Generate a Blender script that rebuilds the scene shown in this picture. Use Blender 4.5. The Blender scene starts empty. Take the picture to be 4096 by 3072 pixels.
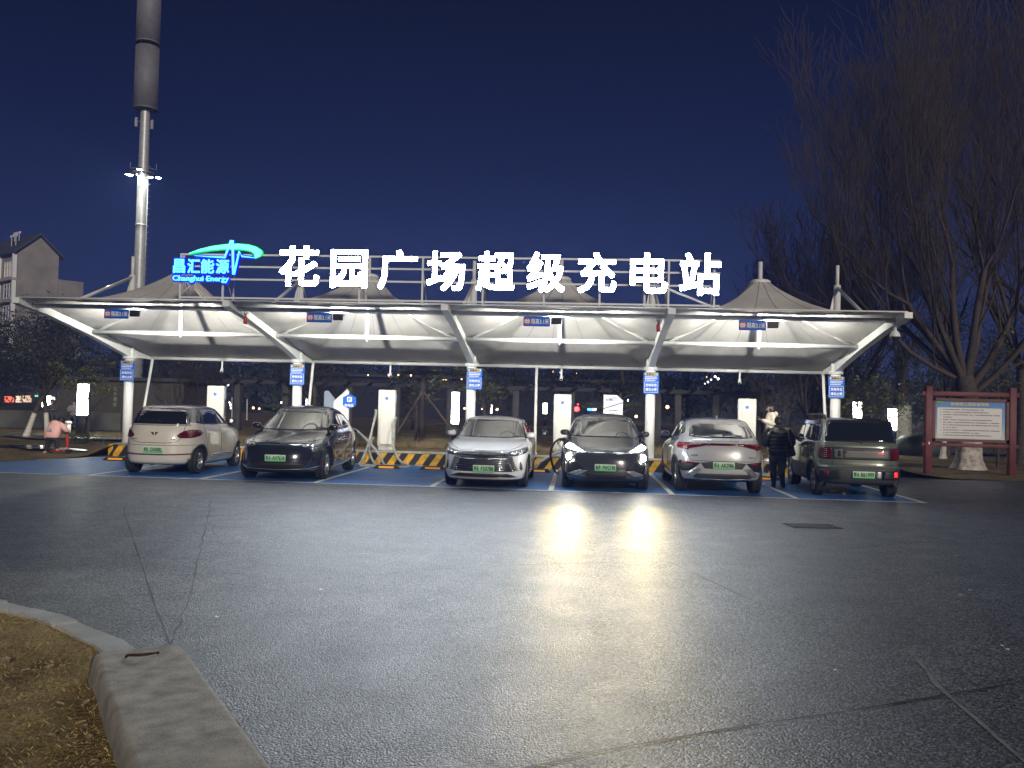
import bpy, bmesh, math, random
from math import pi, sin, cos, radians as rad
from mathutils import Vector as V, Matrix, noise
from mathutils.bvhtree import BVHTree
from mathutils.geometry import delaunay_2d_cdt

SC = bpy.context.scene
COL = SC.collection

# ------------------------------------------------------------ camera
cam_d = bpy.data.cameras.new("camera"); cam = bpy.data.objects.new("camera", cam_d)
COL.objects.link(cam); SC.camera = cam
cam_d.sensor_width = 36.0; cam_d.lens = 3480.0/4096.0*36.0
cam_d.clip_start = 0.05; cam_d.clip_end = 2000
_yaw, _pitch, _roll = .076, .0244, .0254
_F = V((-sin(_yaw)*cos(_pitch), cos(_yaw)*cos(_pitch), sin(_pitch)))
_r = V((cos(_yaw), sin(_yaw), 0)); _u = _r.cross(_F)
_r2 = _r*cos(_roll)+_u*sin(_roll); _u2 = -_r*sin(_roll)+_u*cos(_roll)
cam.matrix_world = Matrix(((_r2.x, _u2.x, -_F.x, 0), (_r2.y, _u2.y, -_F.y, 0), (_r2.z, _u2.z, -_F.z, 1.75), (0, 0, 0, 1)))

# ------------------------------------------------------------ render settings
SC.render.engine = 'CYCLES'
SC.cycles.use_denoising = True
SC.cycles.max_bounces = 6; SC.cycles.diffuse_bounces = 3; SC.cycles.glossy_bounces = 3
SC.cycles.transparent_max_bounces = 8; SC.cycles.volume_bounces = 0
SC.cycles.sample_clamp_indirect = 4.0; SC.cycles.sample_clamp_direct = 0
SC.cycles.caustics_reflective = False; SC.cycles.caustics_refractive = False
SC.view_settings.view_transform = 'Standard'; SC.view_settings.look = 'None'
SC.view_settings.gamma = 1; SC.view_settings.exposure = .8

# ------------------------------------------------------------ night sky
W = bpy.data.worlds.new("World"); SC.world = W; W.use_nodes = True
wt = W.node_tree; wt.nodes.clear()
w_out = wt.nodes.new('ShaderNodeOutputWorld'); w_bg = wt.nodes.new('ShaderNodeBackground')
w_tc = wt.nodes.new('ShaderNodeTexCoord'); w_sep = wt.nodes.new('ShaderNodeSeparateXYZ')
w_rmp = wt.nodes.new('ShaderNodeValToRGB')
wt.links.new(w_tc.outputs['Generated'], w_sep.inputs[0]); wt.links.new(w_sep.outputs['Z'], w_rmp.inputs[0])
wt.links.new(w_rmp.outputs[0], w_bg.inputs[0]); wt.links.new(w_bg.outputs[0], w_out.inputs[0])
cr = w_rmp.color_ramp
cr.elements[0].position = 0.0; cr.elements[0].color = (.0190, .0300, .1050, 1)
cr.elements[1].position = 1.0; cr.elements[1].color = (.0010, .0018, .0090, 1)
e = cr.elements.new(.14); e.color = (.0115, .0205, .0830, 1)
e = cr.elements.new(.28); e.color = (.0034, .0080, .0430, 1)
e = cr.elements.new(.42); e.color = (.0014, .0030, .0190, 1)
w_bg.inputs[1].default_value = .53

# faint town glow that reaches the foreground from behind the viewer
sun_d = bpy.data.lights.new("town_glow", 'SUN'); sun_d.energy = 1.35; sun_d.angle = rad(6); sun_d.color = (1, .9, .76)
sun_o = bpy.data.objects.new("town_glow", sun_d); COL.objects.link(sun_o)
sun_o.rotation_euler = (rad(73), 0, rad(24))

# ------------------------------------------------------------ helpers
def mat(name, col, rough=.5, metal=0, emit=None, es=0, coat=0, spec=.5, var=0, vs=6, bump=0, bs=40, ramp=None, alpha=1, trans=0):
    m = bpy.data.materials.new(name); m.use_nodes = True; nt = m.node_tree; b = nt.nodes['Principled BSDF']
    b.inputs['Base Color'].default_value = (*col, 1); b.inputs['Roughness'].default_value = rough
    b.inputs['Metallic'].default_value = metal; b.inputs['Specular IOR Level'].default_value = spec
    if coat: b.inputs['Coat Weight'].default_value = coat; b.inputs['Coat Roughness'].default_value = .04
    if trans: b.inputs['Transmission Weight'].default_value = trans
    if emit: b.inputs['Emission Color'].default_value = (*emit, 1); b.inputs['Emission Strength'].default_value = es
    if var or bump:
        tc = nt.nodes.new('ShaderNodeTexCoord')
    if var:
        n = nt.nodes.new('ShaderNodeTexNoise'); n.inputs['Scale'].default_value = vs; n.inputs['Detail'].default_value = 6
        nt.links.new(tc.outputs['Object'], n.inputs['Vector'])
        r = nt.nodes.new('ShaderNodeValToRGB'); r.color_ramp.elements[0].position = .3; r.color_ramp.elements[1].position = .7
        r.color_ramp.elements[0].color = (*[max(0, c*(1-var)) for c in col], 1); r.color_ramp.elements[1].color = (*[min(1, c*(1+var)) for c in col], 1)
        nt.links.new(n.outputs[0], r.inputs[0]); nt.links.new(r.outputs[0], b.inputs['Base Color'])
    if bump:
        n = nt.nodes.new('ShaderNodeTexNoise'); n.inputs['Scale'].default_value = bs; n.inputs['Detail'].default_value = 4
        nt.links.new(tc.outputs['Object'], n.inputs['Vector'])
        bn = nt.nodes.new('ShaderNodeBump'); bn.inputs['Strength'].default_value = bump; bn.inputs['Distance'].default_value = .02
        nt.links.new(n.outputs[0], bn.inputs['Height']); nt.links.new(bn.outputs[0], b.inputs['Normal'])
    return m

def setp(o, label=None, cat=None, group=None, kind=None):
    if label: o['label'] = label
    if cat: o['category'] = cat
    if group: o['group'] = group
    if kind: o['kind'] = kind
    return o

def thing(name, label, cat, loc=(0, 0, 0), rz=0, group=None, sc=1):
    o = bpy.data.objects.new(name, None); COL.objects.link(o); o.location = loc; o.rotation_euler = (0, 0, rz); o.scale = (sc, sc, sc)
    o.empty_display_size = .2
    return setp(o, label, cat, group)

class MB:
    def __init__(s): s.v = []; s.f = []; s.m = []; s.sm = []
    def add(s, vs, fs, mi=0, smooth=False):
        b = len(s.v); s.v += [tuple(p) for p in vs]; s.f += [tuple(b+i for i in f) for f in fs]
        s.m += [mi]*len(fs); s.sm += [smooth]*len(fs); return s
    def box(s, c, d, rz=0, mi=0, M=None):
        hx, hy, hz = d[0]/2, d[1]/2, d[2]/2; R_ = Matrix.Rotation(rz, 3, 'Z') if M is None else M
        vs = [R_ @ V((x*hx, y*hy, z*hz)) + V(c) for z in (-1, 1) for y in (-1, 1) for x in (-1, 1)]
        return s.add(vs, [(0, 2, 3, 1), (4, 5, 7, 6), (0, 1, 5, 4), (2, 6, 7, 3), (0, 4, 6, 2), (1, 3, 7, 5)], mi)
    def rbox(s, c, d, r=.03, mi=0, rz=0, axis='z', n=3):
        # box with rounded vertical (axis) edges
        a, b, h = {'z': (0, 1, 2), 'y': (0, 2, 1), 'x': (1, 2, 0)}[axis]
        A, B, H = d[a]/2, d[b]/2, d[h]/2; r = min(r, A*.99, B*.99); o = []
        for k, (sx, sy) in enumerate(((1, 1), (-1, 1), (-1, -1), (1, -1))):
            for i in range(n+1):
                t = (k + i/n)*pi/2; o.append((sx*(A-r)+r*cos(t), sy*(B-r)+r*sin(t)))
        vs = []; e = min(r*.35, H*.5)
        lv = [(-H, 1-e/min(A, B)), (-H+e, 1), (H-e, 1), (H, 1-e/min(A, B))]
        for (hh, k) in lv:
            for (x, y) in o:
                p = [0, 0, 0]; p[a] = x*k; p[b] = y*k; p[h] = hh; vs.append(p)
        N = len(o); R_ = Matrix.Rotation(rz, 3, 'Z'); vs = [R_ @ V(p)+V(c) for p in vs]
        fs = [(j*N+i, j*N+(i+1) % N, (j+1)*N+(i+1) % N, (j+1)*N+i) for j in range(3) for i in range(N)]
        s.add(vs, fs, mi, True); s.add(vs[:N], [tuple(range(N))[::-1]], mi); return s.add(vs[3*N:], [tuple(range(N))], mi)
    def tube(s, pts, rs, n=8, mi=0, cap=True, smooth=True):
        pts = [V(p) for p in pts]
        if not hasattr(rs, '__len__'): rs = [rs]*len(pts)
        t = (pts[1]-pts[0]).normalized(); up = V((0, 0, 1)) if abs(t.z) < .9 else V((1, 0, 0)); a = t.cross(up).normalized()
        vs = []
        for i, p in enumerate(pts):
            t = (pts[min(i+1, len(pts)-1)]-pts[max(i-1, 0)])
            if t.length < 1e-9: t = V((0, 0, 1))
            t.normalize(); a = (a-t*a.dot(t))
            if a.length < 1e-6: a = t.orthogonal()
            a.normalize(); b = t.cross(a)
            for k in range(n):
                q = 2*pi*k/n; vs.append(p+(a*cos(q)+b*sin(q))*rs[i])
        fs = [(i*n+k, i*n+(k+1) % n, (i+1)*n+(k+1) % n, (i+1)*n+k) for i in range(len(pts)-1) for k in range(n)]
        if cap: fs += [tuple(range(n))[::-1], tuple((len(pts)-1)*n+k for k in range(n))]
        return s.add(vs, fs, mi, smooth)
    def lathe(s, prof, c=(0, 0, 0), n=24, axis='z', mi=0, smooth=True, close=False):
        vs = []
        for k in range(n):
            q = 2*pi*k/n
            for (r, h) in prof:
                p = {'z': (r*cos(q), r*sin(q), h), 'x': (h, r*cos(q), r*sin(q)), 'y': (r*sin(q), h, r*cos(q))}[axis]
                vs.append(V(p)+V(c))
        P = len(prof); fs = [(k*P+i, ((k+1) % n)*P+i, ((k+1) % n)*P+i+1, k*P+i+1) for k in range(n) for i in range(P-1)]
        if close: fs += [(k*P+P-1, ((k+1) % n)*P+P-1, ((k+1) % n)*P, k*P) for k in range(n)]
        return s.add(vs, fs, mi, smooth)
    def prism(s, out, h0, h1, axis='z', mi=0, M=None):
        # outline (a,b) swept between h0 and h1 on an axis
        N = len(out)
        def q(a, b, h): return {'z': (a, b, h), 'y': (a, h, b), 'x': (h, a, b)}[axis]
        vs = [V(q(a, b, h0)) for a, b in out]+[V(q(a, b, h1)) for a, b in out]
        if M is not None: vs = [M @ p for p in vs]
        return s.add(vs, [tuple(range(N))[::-1], tuple(range(N, 2*N))]+[(i, (i+1) % N, N+(i+1) % N, N+i) for i in range(N)], mi)
    def ball(s, c, r, n=10, mi=0, sq=None):
        if not hasattr(r, '__len__'): r = (r, r, r)
        vs = []; m = n//2
        for i in range(m+1):
            th = pi*i/m
            for k in range(n):
                ph = 2*pi*k/n; p = [sin(th)*cos(ph), sin(th)*sin(ph), cos(th)]
                if sq: p = [math.copysign(abs(x)**sq, x) for x in p]
                vs.append((c[0]+r[0]*p[0], c[1]+r[1]*p[1], c[2]+r[2]*p[2]))
        fs = [(i*n+k, (i+1)*n+k, (i+1)*n+(k+1) % n, i*n+(k+1) % n) for i in range(m) for k in range(n)]
        return s.add(vs, fs, mi, True)
    def quad(s, a, b, c, d, mi=0): return s.add([a, b, c, d], [(0, 1, 2, 3)], mi)
    def grid(s, P, mi=0, smooth=True):
        h = len(P); w = len(P[0]); vs = [p for r in P for p in r]
        return s.add(vs, [(j*w+i, j*w+i+1, (j+1)*w+i+1, (j+1)*w+i) for j in range(h-1) for i in range(w-1)], mi, smooth)
    def text(s, body, x0, z0, w, h, y=0, bold=0, depth=0, mi=0, flip=False, M=None):
        vs, fs = text_mesh(body, w, h, bold, depth)
        k = -1 if flip else 1
        # letters stand in the x-z plane facing -y (or +y when flipped)
        out = [V((k*(vx)+(x0 if not flip else x0), y-k*vz, z0+vy)) for vx, vy, vz in vs]
        if M is not None: out = [M @ p for p in out]
        return s.add(out, fs, mi)
    def build(s, name, mats, parent=None, label=None, fix=True):
        me = bpy.data.meshes.new(name); me.from_pydata([tuple(p) for p in s.v], [], s.f)
        if not isinstance(mats, (list, tuple)): mats = [mats]
        for m in mats: me.materials.append(m)
        me.polygons.foreach_set('material_index', s.m); me.polygons.foreach_set('use_smooth', s.sm)
        if fix:
            bm = bmesh.new(); bm.from_mesh(me); bmesh.ops.remove_doubles(bm, verts=bm.verts, dist=1e-5)
            bmesh.ops.dissolve_degenerate(bm, edges=bm.edges, dist=1e-6)
            bmesh.ops.recalc_face_normals(bm, faces=bm.faces); bm.to_mesh(me); bm.free()
        me.update()
        o = bpy.data.objects.new(name, me); COL.objects.link(o)
        if parent is not None: o.parent = parent
        if label: o['label'] = label
        return o

_tc = {}
def text_mesh(body, w, h, bold=0, depth=0):
    key = (body, round(depth, 4))
    if key not in _tc:
        c = bpy.data.curves.new('t', 'FONT'); c.body = body; c.offset = 0; c.extrude = depth/2 if depth else 0; c.resolution_u = 3
        o = bpy.data.objects.new('t', c); COL.objects.link(o); bpy.context.view_layer.update()
        m = o.evaluated_get(bpy.context.evaluated_depsgraph_get()).to_mesh()
        vs = [tuple(v.co) for v in m.vertices]; fs = [tuple(p.vertices) for p in m.polygons]
        bpy.data.objects.remove(o); bpy.data.curves.remove(c); _tc[key] = (vs, fs)
    vs, fs = _tc[key]
    if bold > .004:
        V2 = []; F2 = []
        for q in range(8):
            ox, oy = ((-1, -1), (1, 1), (-1, 1), (1, -1), (0, 1), (0, -1), (1, 0), (-1, 0))[q]; b = len(V2); V2 += [(x+bold*ox, y+bold*oy, z+.0004*q) for x, y, z in vs]; F2 += [tuple(b+i for i in f) for f in fs]
        vs, fs = V2, F2
    x0 = min(v[0] for v in vs); x1 = max(v[0] for v in vs); y0 = min(v[1] for v in vs); y1 = max(v[1] for v in vs)
    sx = w/max(x1-x0, 1e-6); sy = h/max(y1-y0, 1e-6)
    return [((v[0]-x0)*sx, (v[1]-y0)*sy, v[2]) for v in vs], fs

def copy_tree(root, loc, rz=None, label=None, sc=None):
    r = root.copy(); COL.objects.link(r); r.location = loc
    if rz is not None: r.rotation_euler = (0, 0, rz)
    if sc is not None: r.scale = (sc, sc, sc) if not hasattr(sc, '__len__') else sc
    if label: r['label'] = label
    for ch in root.children:
        c = ch.copy(); COL.objects.link(c); c.parent = r
        for g in ch.children:
            d = g.copy(); COL.objects.link(d); d.parent = c
    return r

def lamp(kind, loc, energy, col=(1, 1, 1), parent=None, size=.1, target=None, spot=None, blend=.4, sy=None):
    d = bpy.data.lights.new("lamp_light", kind); d.energy = energy; d.color = col
    if kind == 'AREA':
        d.size = size
        if sy: d.shape = 'RECTANGLE'; d.size_y = sy
    else: d.shadow_soft_size = size
    if kind == 'SPOT': d.spot_size = spot; d.spot_blend = blend
    o = bpy.data.objects.new("lamp_light", d); COL.objects.link(o); o.location = loc
    if parent is not None: o.parent = parent
    if target is not None: o.rotation_euler = (V(target)-V(loc)).to_track_quat('-Z', 'Y').to_euler()
    return o

# ------------------------------------------------------------ materials
M_white_steel = mat('white_painted_steel', (.74, .75, .73), .38, coat=.2, var=.06, vs=3)
M_grey_steel = mat('galvanised_steel', (.42, .43, .44), .45, .3, var=.15, vs=5)
M_black = mat('black_plastic', (.018, .018, .02), .45)
M_dark_metal = mat('dark_metal', (.05, .052, .058), .4, .6)
M_rubber = mat('tyre_rubber', (.016, .016, .017), .7, bump=.3, bs=60)
M_alloy = mat('alloy_wheel', (.38, .39, .41), .3, .85)
M_chrome = mat('chrome_trim', (.75, .76, .78), .12, 1)
M_glass = mat('car_glass', (.012, .015, .017), .03, spec=.8, coat=1)
M_blue = mat('sign_blue', (.010, .11, .50), .45, spec=.3)
M_yellow = mat('sign_yellow', (.75, .52, .02), .4)
M_white = mat('sign_white', (.82, .82, .82), .45)
M_ink = mat('black_ink', (.015, .015, .02), .5)
M_red = mat('red_lacquer', (.34, .015, .015), .3, coat=.3)
M_skin = mat('skin', (.52, .33, .25), .55)
M_hair = mat('black_hair', (.012, .010, .010), .45)
M_bark = mat('tree_bark', (.062, .05, .042), .85, var=.35, vs=9, bump=.6, bs=25)
M_lime = mat('limewashed_bark', (.62, .60, .54), .85, var=.22, vs=14, bump=.5, bs=25)
LED = 60.0      # strength of the white sign faces
BEAM_W = 430.0
HAZE = 0.0018
JOINTS = [[(-7.0, 13.1), (-6.58, 12.319), (-4.614, 8.998), (-3.452, 7.012), (-2.793, 5.921), (-2.6, 5.6)], [(-6.209, 14.495), (-4.279, 9.726), (-3.316, 7.319), (-2.933, 6.301), (-2.823, 6.012)], [(-3.818, 7.401), (-3.347, 7.638), (-2.615, 8.211), (-1.784, 8.891), (-1.061, 9.355), (0.011, 9.784), (1.009, 10.113)], [(-1.2, 3.45), (-0.212, 4.22), (0.219, 4.526), (0.847, 4.893), (1.813, 5.396), (2.991, 6.054), (5, 7.1)], [(-0.749, 12.514), (0.324, 11.18), (1.133, 9.95), (1.636, 8.266), (2.105, 7.505)], [(2.514, 6.747), (2.378, 5.906), (2.331, 5.264), (2.305, 4.658), (2.28, 3.8)], [(2.815, 11.178), (3.981, 11.943), (6.718, 13.644)]]
BC = (-2.705, 5.293, rad(35), .51)
LEAF = [(-3.231, 5.229), (-3.345, 5.16), (-3.558, 5.281), (-2.622, 4.584), (-2.52, 4.36), (-2.46, 4.30), (-2.37, 4.18), (-2.549, 4.152), (-2.20, 3.93), (-2.781, 4.599)]
GR = (3.658, 13.801)
LIT = [(7.877, 19.699), (4.79, 11.348), (3.99, 9.137), (3.781, 8.864), (3.287, 6.98), (3.274, 6.875), (3.938, 10.125), (1.788, 6.119), (-2.822, 6.783), (-2.321, 7.926), (0.039, 9.275), (-6.378, 13.505), (-4.675, 10.909), (-2.154, 13.107)]
# ------------------------------------------------------------ ground, marking, kerbs
def ground_mat(name, c0, c1, rough, speck=.35, wet=0.0, gr=78):
    m = bpy.data.materials.new(name); m.use_nodes = True; nt = m.node_tree; N = nt.nodes; L = nt.links; b = N['Principled BSDF']
    tc = N.new('ShaderNodeTexCoord')
    n1 = N.new('ShaderNodeTexNoise'); n1.inputs['Scale'].default_value = .35; n1.inputs['Detail'].default_value = 7; n1.inputs['Roughness'].default_value = .62
    n2 = N.new('ShaderNodeTexVoronoi'); n2.inputs['Scale'].default_value = gr
    n3 = N.new('ShaderNodeTexNoise'); n3.inputs['Scale'].default_value = 2.2; n3.inputs['Detail'].default_value = 6
    for n in (n1, n2, n3): L.new(tc.outputs['Object'], n.inputs['Vector'])
    r = N.new('ShaderNodeValToRGB'); r.color_ramp.elements[0].position = .32; r.color_ramp.elements[1].position = .68
    r.color_ramp.elements[0].color = (*c0, 1); r.color_ramp.elements[1].color = (*c1, 1); L.new(n1.outputs[0], r.inputs[0])
    sp = N.new('ShaderNodeMapRange'); sp.inputs[1].default_value = 0; sp.inputs[2].default_value = .55; sp.inputs[3].default_value = 1+speck; sp.inputs[4].default_value = 1-speck
    gs = N.new('ShaderNodeSeparateColor'); L.new(n2.outputs['Color'], gs.inputs[0]); sp.inputs[1].default_value = 0; sp.inputs[2].default_value = 1; sp.inputs[3].default_value = 1-speck; sp.inputs[4].default_value = 1+speck*1.1
    pw_ = N.new('ShaderNodeMath'); pw_.operation = 'POWER'; pw_.inputs[1].default_value = 2.2; L.new(gs.outputs[0], pw_.inputs[0]); L.new(pw_.outputs[0], sp.inputs[0])
    mx = N.new('ShaderNodeMix'); mx.data_type = 'RGBA'; mx.blend_type = 'MULTIPLY'; mx.inputs[0].default_value = 1
    L.new(r.outputs[0], mx.inputs[6]); L.new(sp.outputs[0], mx.inputs[7]); L.new(mx.outputs[2], b.inputs['Base Color'])
    rr = N.new('ShaderNodeMapRange'); rr.inputs[1].default_value = .3; rr.inputs[2].default_value = .7; rr.inputs[3].default_value = rough-.05; rr.inputs[4].default_value = rough+.06
    L.new(n3.outputs[0], rr.inputs[0]); L.new(rr.outputs[0], b.inputs['Roughness'])
    b1 = N.new('ShaderNodeBump'); b1.inputs['Strength'].default_value = .8; b1.inputs['Distance'].default_value = .006; b1.invert = True
    L.new(n2.outputs['Distance'], b1.inputs['Height'])
    b2 = N.new('ShaderNodeBump'); b2.inputs['Strength'].default_value = .12; b2.inputs['Distance'].default_value = .02
    L.new(n3.outputs[0], b2.inputs['Height']); L.new(b1.outputs[0], b2.inputs['Normal']); L.new(b2.outputs[0], b.inputs['Normal'])
    b.inputs['Specular IOR Level'].default_value = .65
    return m
M_asphalt = ground_mat('dark_slurry_asphalt', (.072, .080, .102), (.128, .140, .170), .46, 1.0)
M_bay = ground_mat('blue_bay_paint', (.010, .105, .36), (.018, .15, .48), .46, .25)
M_line = mat('road_marking_white', (.78, .78, .72), .55, var=.25, vs=12)
M_joint = mat('road_joint_tar', (.012, .012, .014), .6)
M_dust = mat('dust_stain', (.17, .17, .17), .75, var=.35, vs=8)
M_path = ground_mat('wet_path_slabs', (.07, .067, .06), (.12, .11, .10), .28, .15)
M_conc = mat('kerb_concrete', (.30, .30, .28), .8, var=.2, vs=5, bump=.3, bs=30)

def sheet(name, pts, z, m, th=None):
    mb = MB(); mb.add([(x, y, z) for x, y in pts], [tuple(range(len(pts)))]); o = mb.build(name, m)
    if o.data.polygons[0].normal.z < 0: o.data.flip_normals()
    return setp(o, kind='structure')
mb = MB(); mb.grid([[(x, y, 0) for x in (-400, -60, 60, 400)] for y in (-60, 0, 60, 700)]); setp(mb.build('ground', M_asphalt), kind='structure')

FX = [-13.0+2.4966*i for i in range(9)]; YF = 18.08; YK = 24.05
sheet('parking_bay_surface', [(FX[0], YF), (FX[8], YF), (FX[8], YK-.01), (-13.1, YK-.01)], .004, M_bay)
mb = MB()
def ln(a, b, w=.11, z=.008):
    a = V((*a, z)); b = V((*b, z)); n = V((-(b-a).y, (b-a).x, 0)).normalized()*w/2
    mb.quad(a-n, b-n, b+n, a+n)
ln((-16.6, YF-.02), (FX[8]+.05, YF-.02), .10)
for i, x in enumerate(FX):
    if i == 0: ln((-16.2, 18.42), (-13.15, 23.6), .11); continue
    ln((x, YF+.05), (x, YK-.02))
for k in range(8): ln((FX[k]+.06, YK-.06), (FX[k+1]-.06, YK-.06), .05)
ln((-15.2, 16.75), (-15.9, 16.9), .08)
o = mb.build('bay_marking', M_line); o.data.transform(Matrix.Identity(4)); setp(o, kind='structure')
sheet('parking_bay_wing', [(-16.2, 18.1), (FX[0], 18.1), (-13.1, YK-.01), (-13.15, 23.6)], .0042, M_bay)

# joints and stains on the open asphalt
def strip(name, pts, w, m, z=.004, jit=0):
    mb = MB(); R = random.Random(3); P = []
    for i in range(len(pts)-1):
        a, b = V((*pts[i], 0)), V((*pts[i+1], 0)); k = max(2, int((b-a).length/.25))
        P += [a.lerp(b, j/k) for j in range(k)]
    P.append(V((*pts[-1], 0))); rows = []
    for i, p in enumerate(P):
        t = (P[min(i+1, len(P)-1)]-P[max(i-1, 0)]).normalized(); n = V((-t.y, t.x, 0)); q = p+n*R.uniform(-jit, jit); ww = w*R.uniform(.35, 1.6)/2
        rows.append([(q.x-n.x*ww, q.y-n.y*ww, z), (q.x+n.x*ww, q.y+n.y*ww, z)])
    mb.grid(rows); o = mb.build(name, m)
    if o.data.polygons[0].normal.z < 0: o.data.flip_normals()
    return setp(o, kind='structure')
strip('road_joint', JOINTS[0], .013, M_joint, jit=.004)
strip('road_joint', JOINTS[1], .012, M_joint, .0045, jit=.02)
strip('road_joint', JOINTS[2], .014, M_joint, .0048, jit=.01)
strip('road_joint', JOINTS[3], .016, M_joint, .0052, jit=.006)
strip('road_joint', JOINTS[4], .012, M_joint, .0056, jit=.006)
strip('road_stain', JOINTS[5], .032, M_dust, .0060, jit=.01)
strip('road_joint', JOINTS[6], .014, M_joint, .0064, jit=.01)

# striped kerb wall in front of the raised planting bed
m = bpy.data.materials.new('hazard_stripes'); m.use_nodes = True; nt = m.node_tree; N = nt.nodes; L = nt.links
tc = N.new('ShaderNodeTexCoord'); sp = N.new('ShaderNodeSeparateXYZ'); L.new(tc.outputs['Object'], sp.inputs[0])
mz = N.new('ShaderNodeMath'); mz.operation = 'MULTIPLY'; mz.inputs[1].default_value = -.68; L.new(sp.outputs['Z'], mz.inputs[0])
ad = N.new('ShaderNodeMath'); L.new(sp.outputs['X'], ad.inputs[0]); L.new(mz.outputs[0], ad.inputs[1])
md = N.new('ShaderNodeMath'); md.operation = 'PINGPONG'; md.inputs[1].default_value = .2; L.new(ad.outputs[0], md.inputs[0])
gt = N.new('ShaderNodeMath'); gt.operation = 'GREATER_THAN'; gt.inputs[1].default_value = .1; L.new(md.outputs[0], gt.inputs[0])
mx = N.new('ShaderNodeMix'); mx.data_type = 'RGBA'; mx.inputs[6].default_value = (.016, .016, .018, 1); mx.inputs[7].default_value = (.62, .34, .02, 1)
L.new(gt.outputs[0], mx.inputs[0])
nz = N.new('ShaderNodeTexNoise'); nz.inputs['Scale'].default_value = 7; nz.inputs['Detail'].default_value = 8; L.new(tc.outputs['Object'], nz.inputs['Vector'])
rp = N.new('ShaderNodeMapRange'); rp.inputs[1].default_value = .35; rp.inputs[2].default_value = .6; rp.inputs[3].default_value = .55; rp.inputs[4].default_value = 1; L.new(nz.outputs[0], rp.inputs[0])
m2 = N.new('ShaderNodeMix'); m2.data_type = 'RGBA'; m2.blend_type = 'MULTIPLY'; m2.inputs[0].default_value = 1; L.new(mx.outputs[2], m2.inputs[6]); L.new(rp.outputs[0], m2.inputs[7])
L.new(m2.outputs[2], N['Principled BSDF'].inputs['Base Color']); N['Principled BSDF'].inputs['Roughness'].default_value = .5
M_hazard = m
k = thing('kerb_wall', 'long low kerb wall with yellow and black diagonal stripes behind the parked cars', 'kerb', (-2.6, 24.05, 0))
MB().box((0, .1, .165), (21.3, .2, .33)).build('striped_face', M_hazard, k)
mb = MB(); [mb.rbox((-10.65+.75+i*1.5*.9917, .13, .357), (1.475, .3, .05), .012, axis='x') for i in range(14)]; mb.build('coping', M_conc, k)
k2 = MB().box((0, 0, .17), (.2, 1.3, .34)).build('kerb_wall', M_hazard); k2.location = (-13.32, 24.75, 0)
setp(k2, 'short return of the yellow and black kerb wall beside the first column', 'kerb')

# planting bed and lawns (one terrain sheet behind the car park)
def sm(a, b, t): t = max(0, min(1, (t-a)/(b-a))); return t*t*(3-2*t)
def lawn_z(x, y):
    a = sm(-14.2, -13.2, x)*(1-sm(7.9, 10.5, x)) if y > 24 else 0
    a = max(a, 0); z = .345*a
    return z+.02+.035*noise.noise(V((x*.35, y*.35, 0)))+.02*noise.noise(V((x*1.3, y*1.3, 3)))
def lawn_mat(name, c0, c1, c2):
    m = bpy.data.materials.new(name); m.use_nodes = True; nt = m.node_tree; N = nt.nodes; L = nt.links; b = N['Principled BSDF']
    tc = N.new('ShaderNodeTexCoord'); n1 = N.new('ShaderNodeTexNoise'); n1.inputs['Scale'].default_value = 1.1; n1.inputs['Detail'].default_value = 9; n1.inputs['Roughness'].default_value = .7
    n2 = N.new('ShaderNodeTexNoise'); n2.inputs['Scale'].default_value = 45; n2.inputs['Detail'].default_value = 5
    for n in (n1, n2): L.new(tc.outputs['Object'], n.inputs['Vector'])
    r = N.new('ShaderNodeValToRGB'); r.color_ramp.elements[0].position = .33; r.color_ramp.elements[1].position = .7; r.color_ramp.elements[0].color = (*c0, 1); r.color_ramp.elements[1].color = (*c2, 1)
    e = r.color_ramp.elements.new(.5); e.color = (*c1, 1); L.new(n1.outputs[0], r.inputs[0])
    r2 = N.new('ShaderNodeMapRange'); r2.inputs[1].default_value = .3; r2.inputs[2].default_value = .7; r2.inputs[3].default_value = .5; r2.inputs[4].default_value = 1.4; L.new(n2.outputs[0], r2.inputs[0])
    mx = N.new('ShaderNodeMix'); mx.data_type = 'RGBA'; mx.blend_type = 'MULTIPLY'; mx.inputs[0].default_value = 1; L.new(r.outputs[0], mx.inputs[6]); L.new(r2.outputs[0], mx.inputs[7])
    L.new(mx.outputs[2], b.inputs['Base Color']); b.inputs['Roughness'].default_value = .95; b.inputs['Specular IOR Level'].default_value = .1
    bn = N.new('ShaderNodeBump'); bn.inputs['Strength'].default_value = .9; bn.inputs['Distance'].default_value = .03; L.new(n2.outputs[0], bn.inputs['Height']); L.new(bn.outputs[0], b.inputs['Normal'])
    return m
M_lawn = lawn_mat('dry_lawn', (.10, .080, .042), (.20, .155, .08), (.29, .225, .12))
def terrain(name, inside, x0, x1, y0, y1, st):
    mb = MB(); nx = int((x1-x0)/st); ny = int((y1-y0)/st); idx = {}
    vs = []; fs = []
    def vid(i, j):
        if (i, j) not in idx:
            x = x0+i*st; y = y0+j*st; x, y = inside(x, y, True); idx[(i, j)] = len(vs); vs.append((x, y, lawn_z(x, y)))
        return idx[(i, j)]
    for j in range(ny):
        for i in range(nx):
            if inside(x0+(i+.5)*st, y0+(j+.5)*st, False): fs.append((vid(i, j), vid(i+1, j), vid(i+1, j+1), vid(i, j+1)))
    mb.add(vs, fs, 0, True); o = mb.build(name, M_lawn)
    if o.data.polygons[0].normal.z < 0: o.data.flip_normals()
    return setp(o, kind='structure')
def front_edge(x):
    if x < -13.42: return max(14.0, 23.9+(x+13.3)*2.75) if x > -16.5 else 15.1+max(0, (-16.5-x))*.12
    if x < 8.1: return 24.12
    return 24.9+(x-8.1)*.06
def ins(x, y, snap):
    fy = front_edge(x)
    if snap: return x, max(y, fy)
    return y > fy-.2
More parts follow.
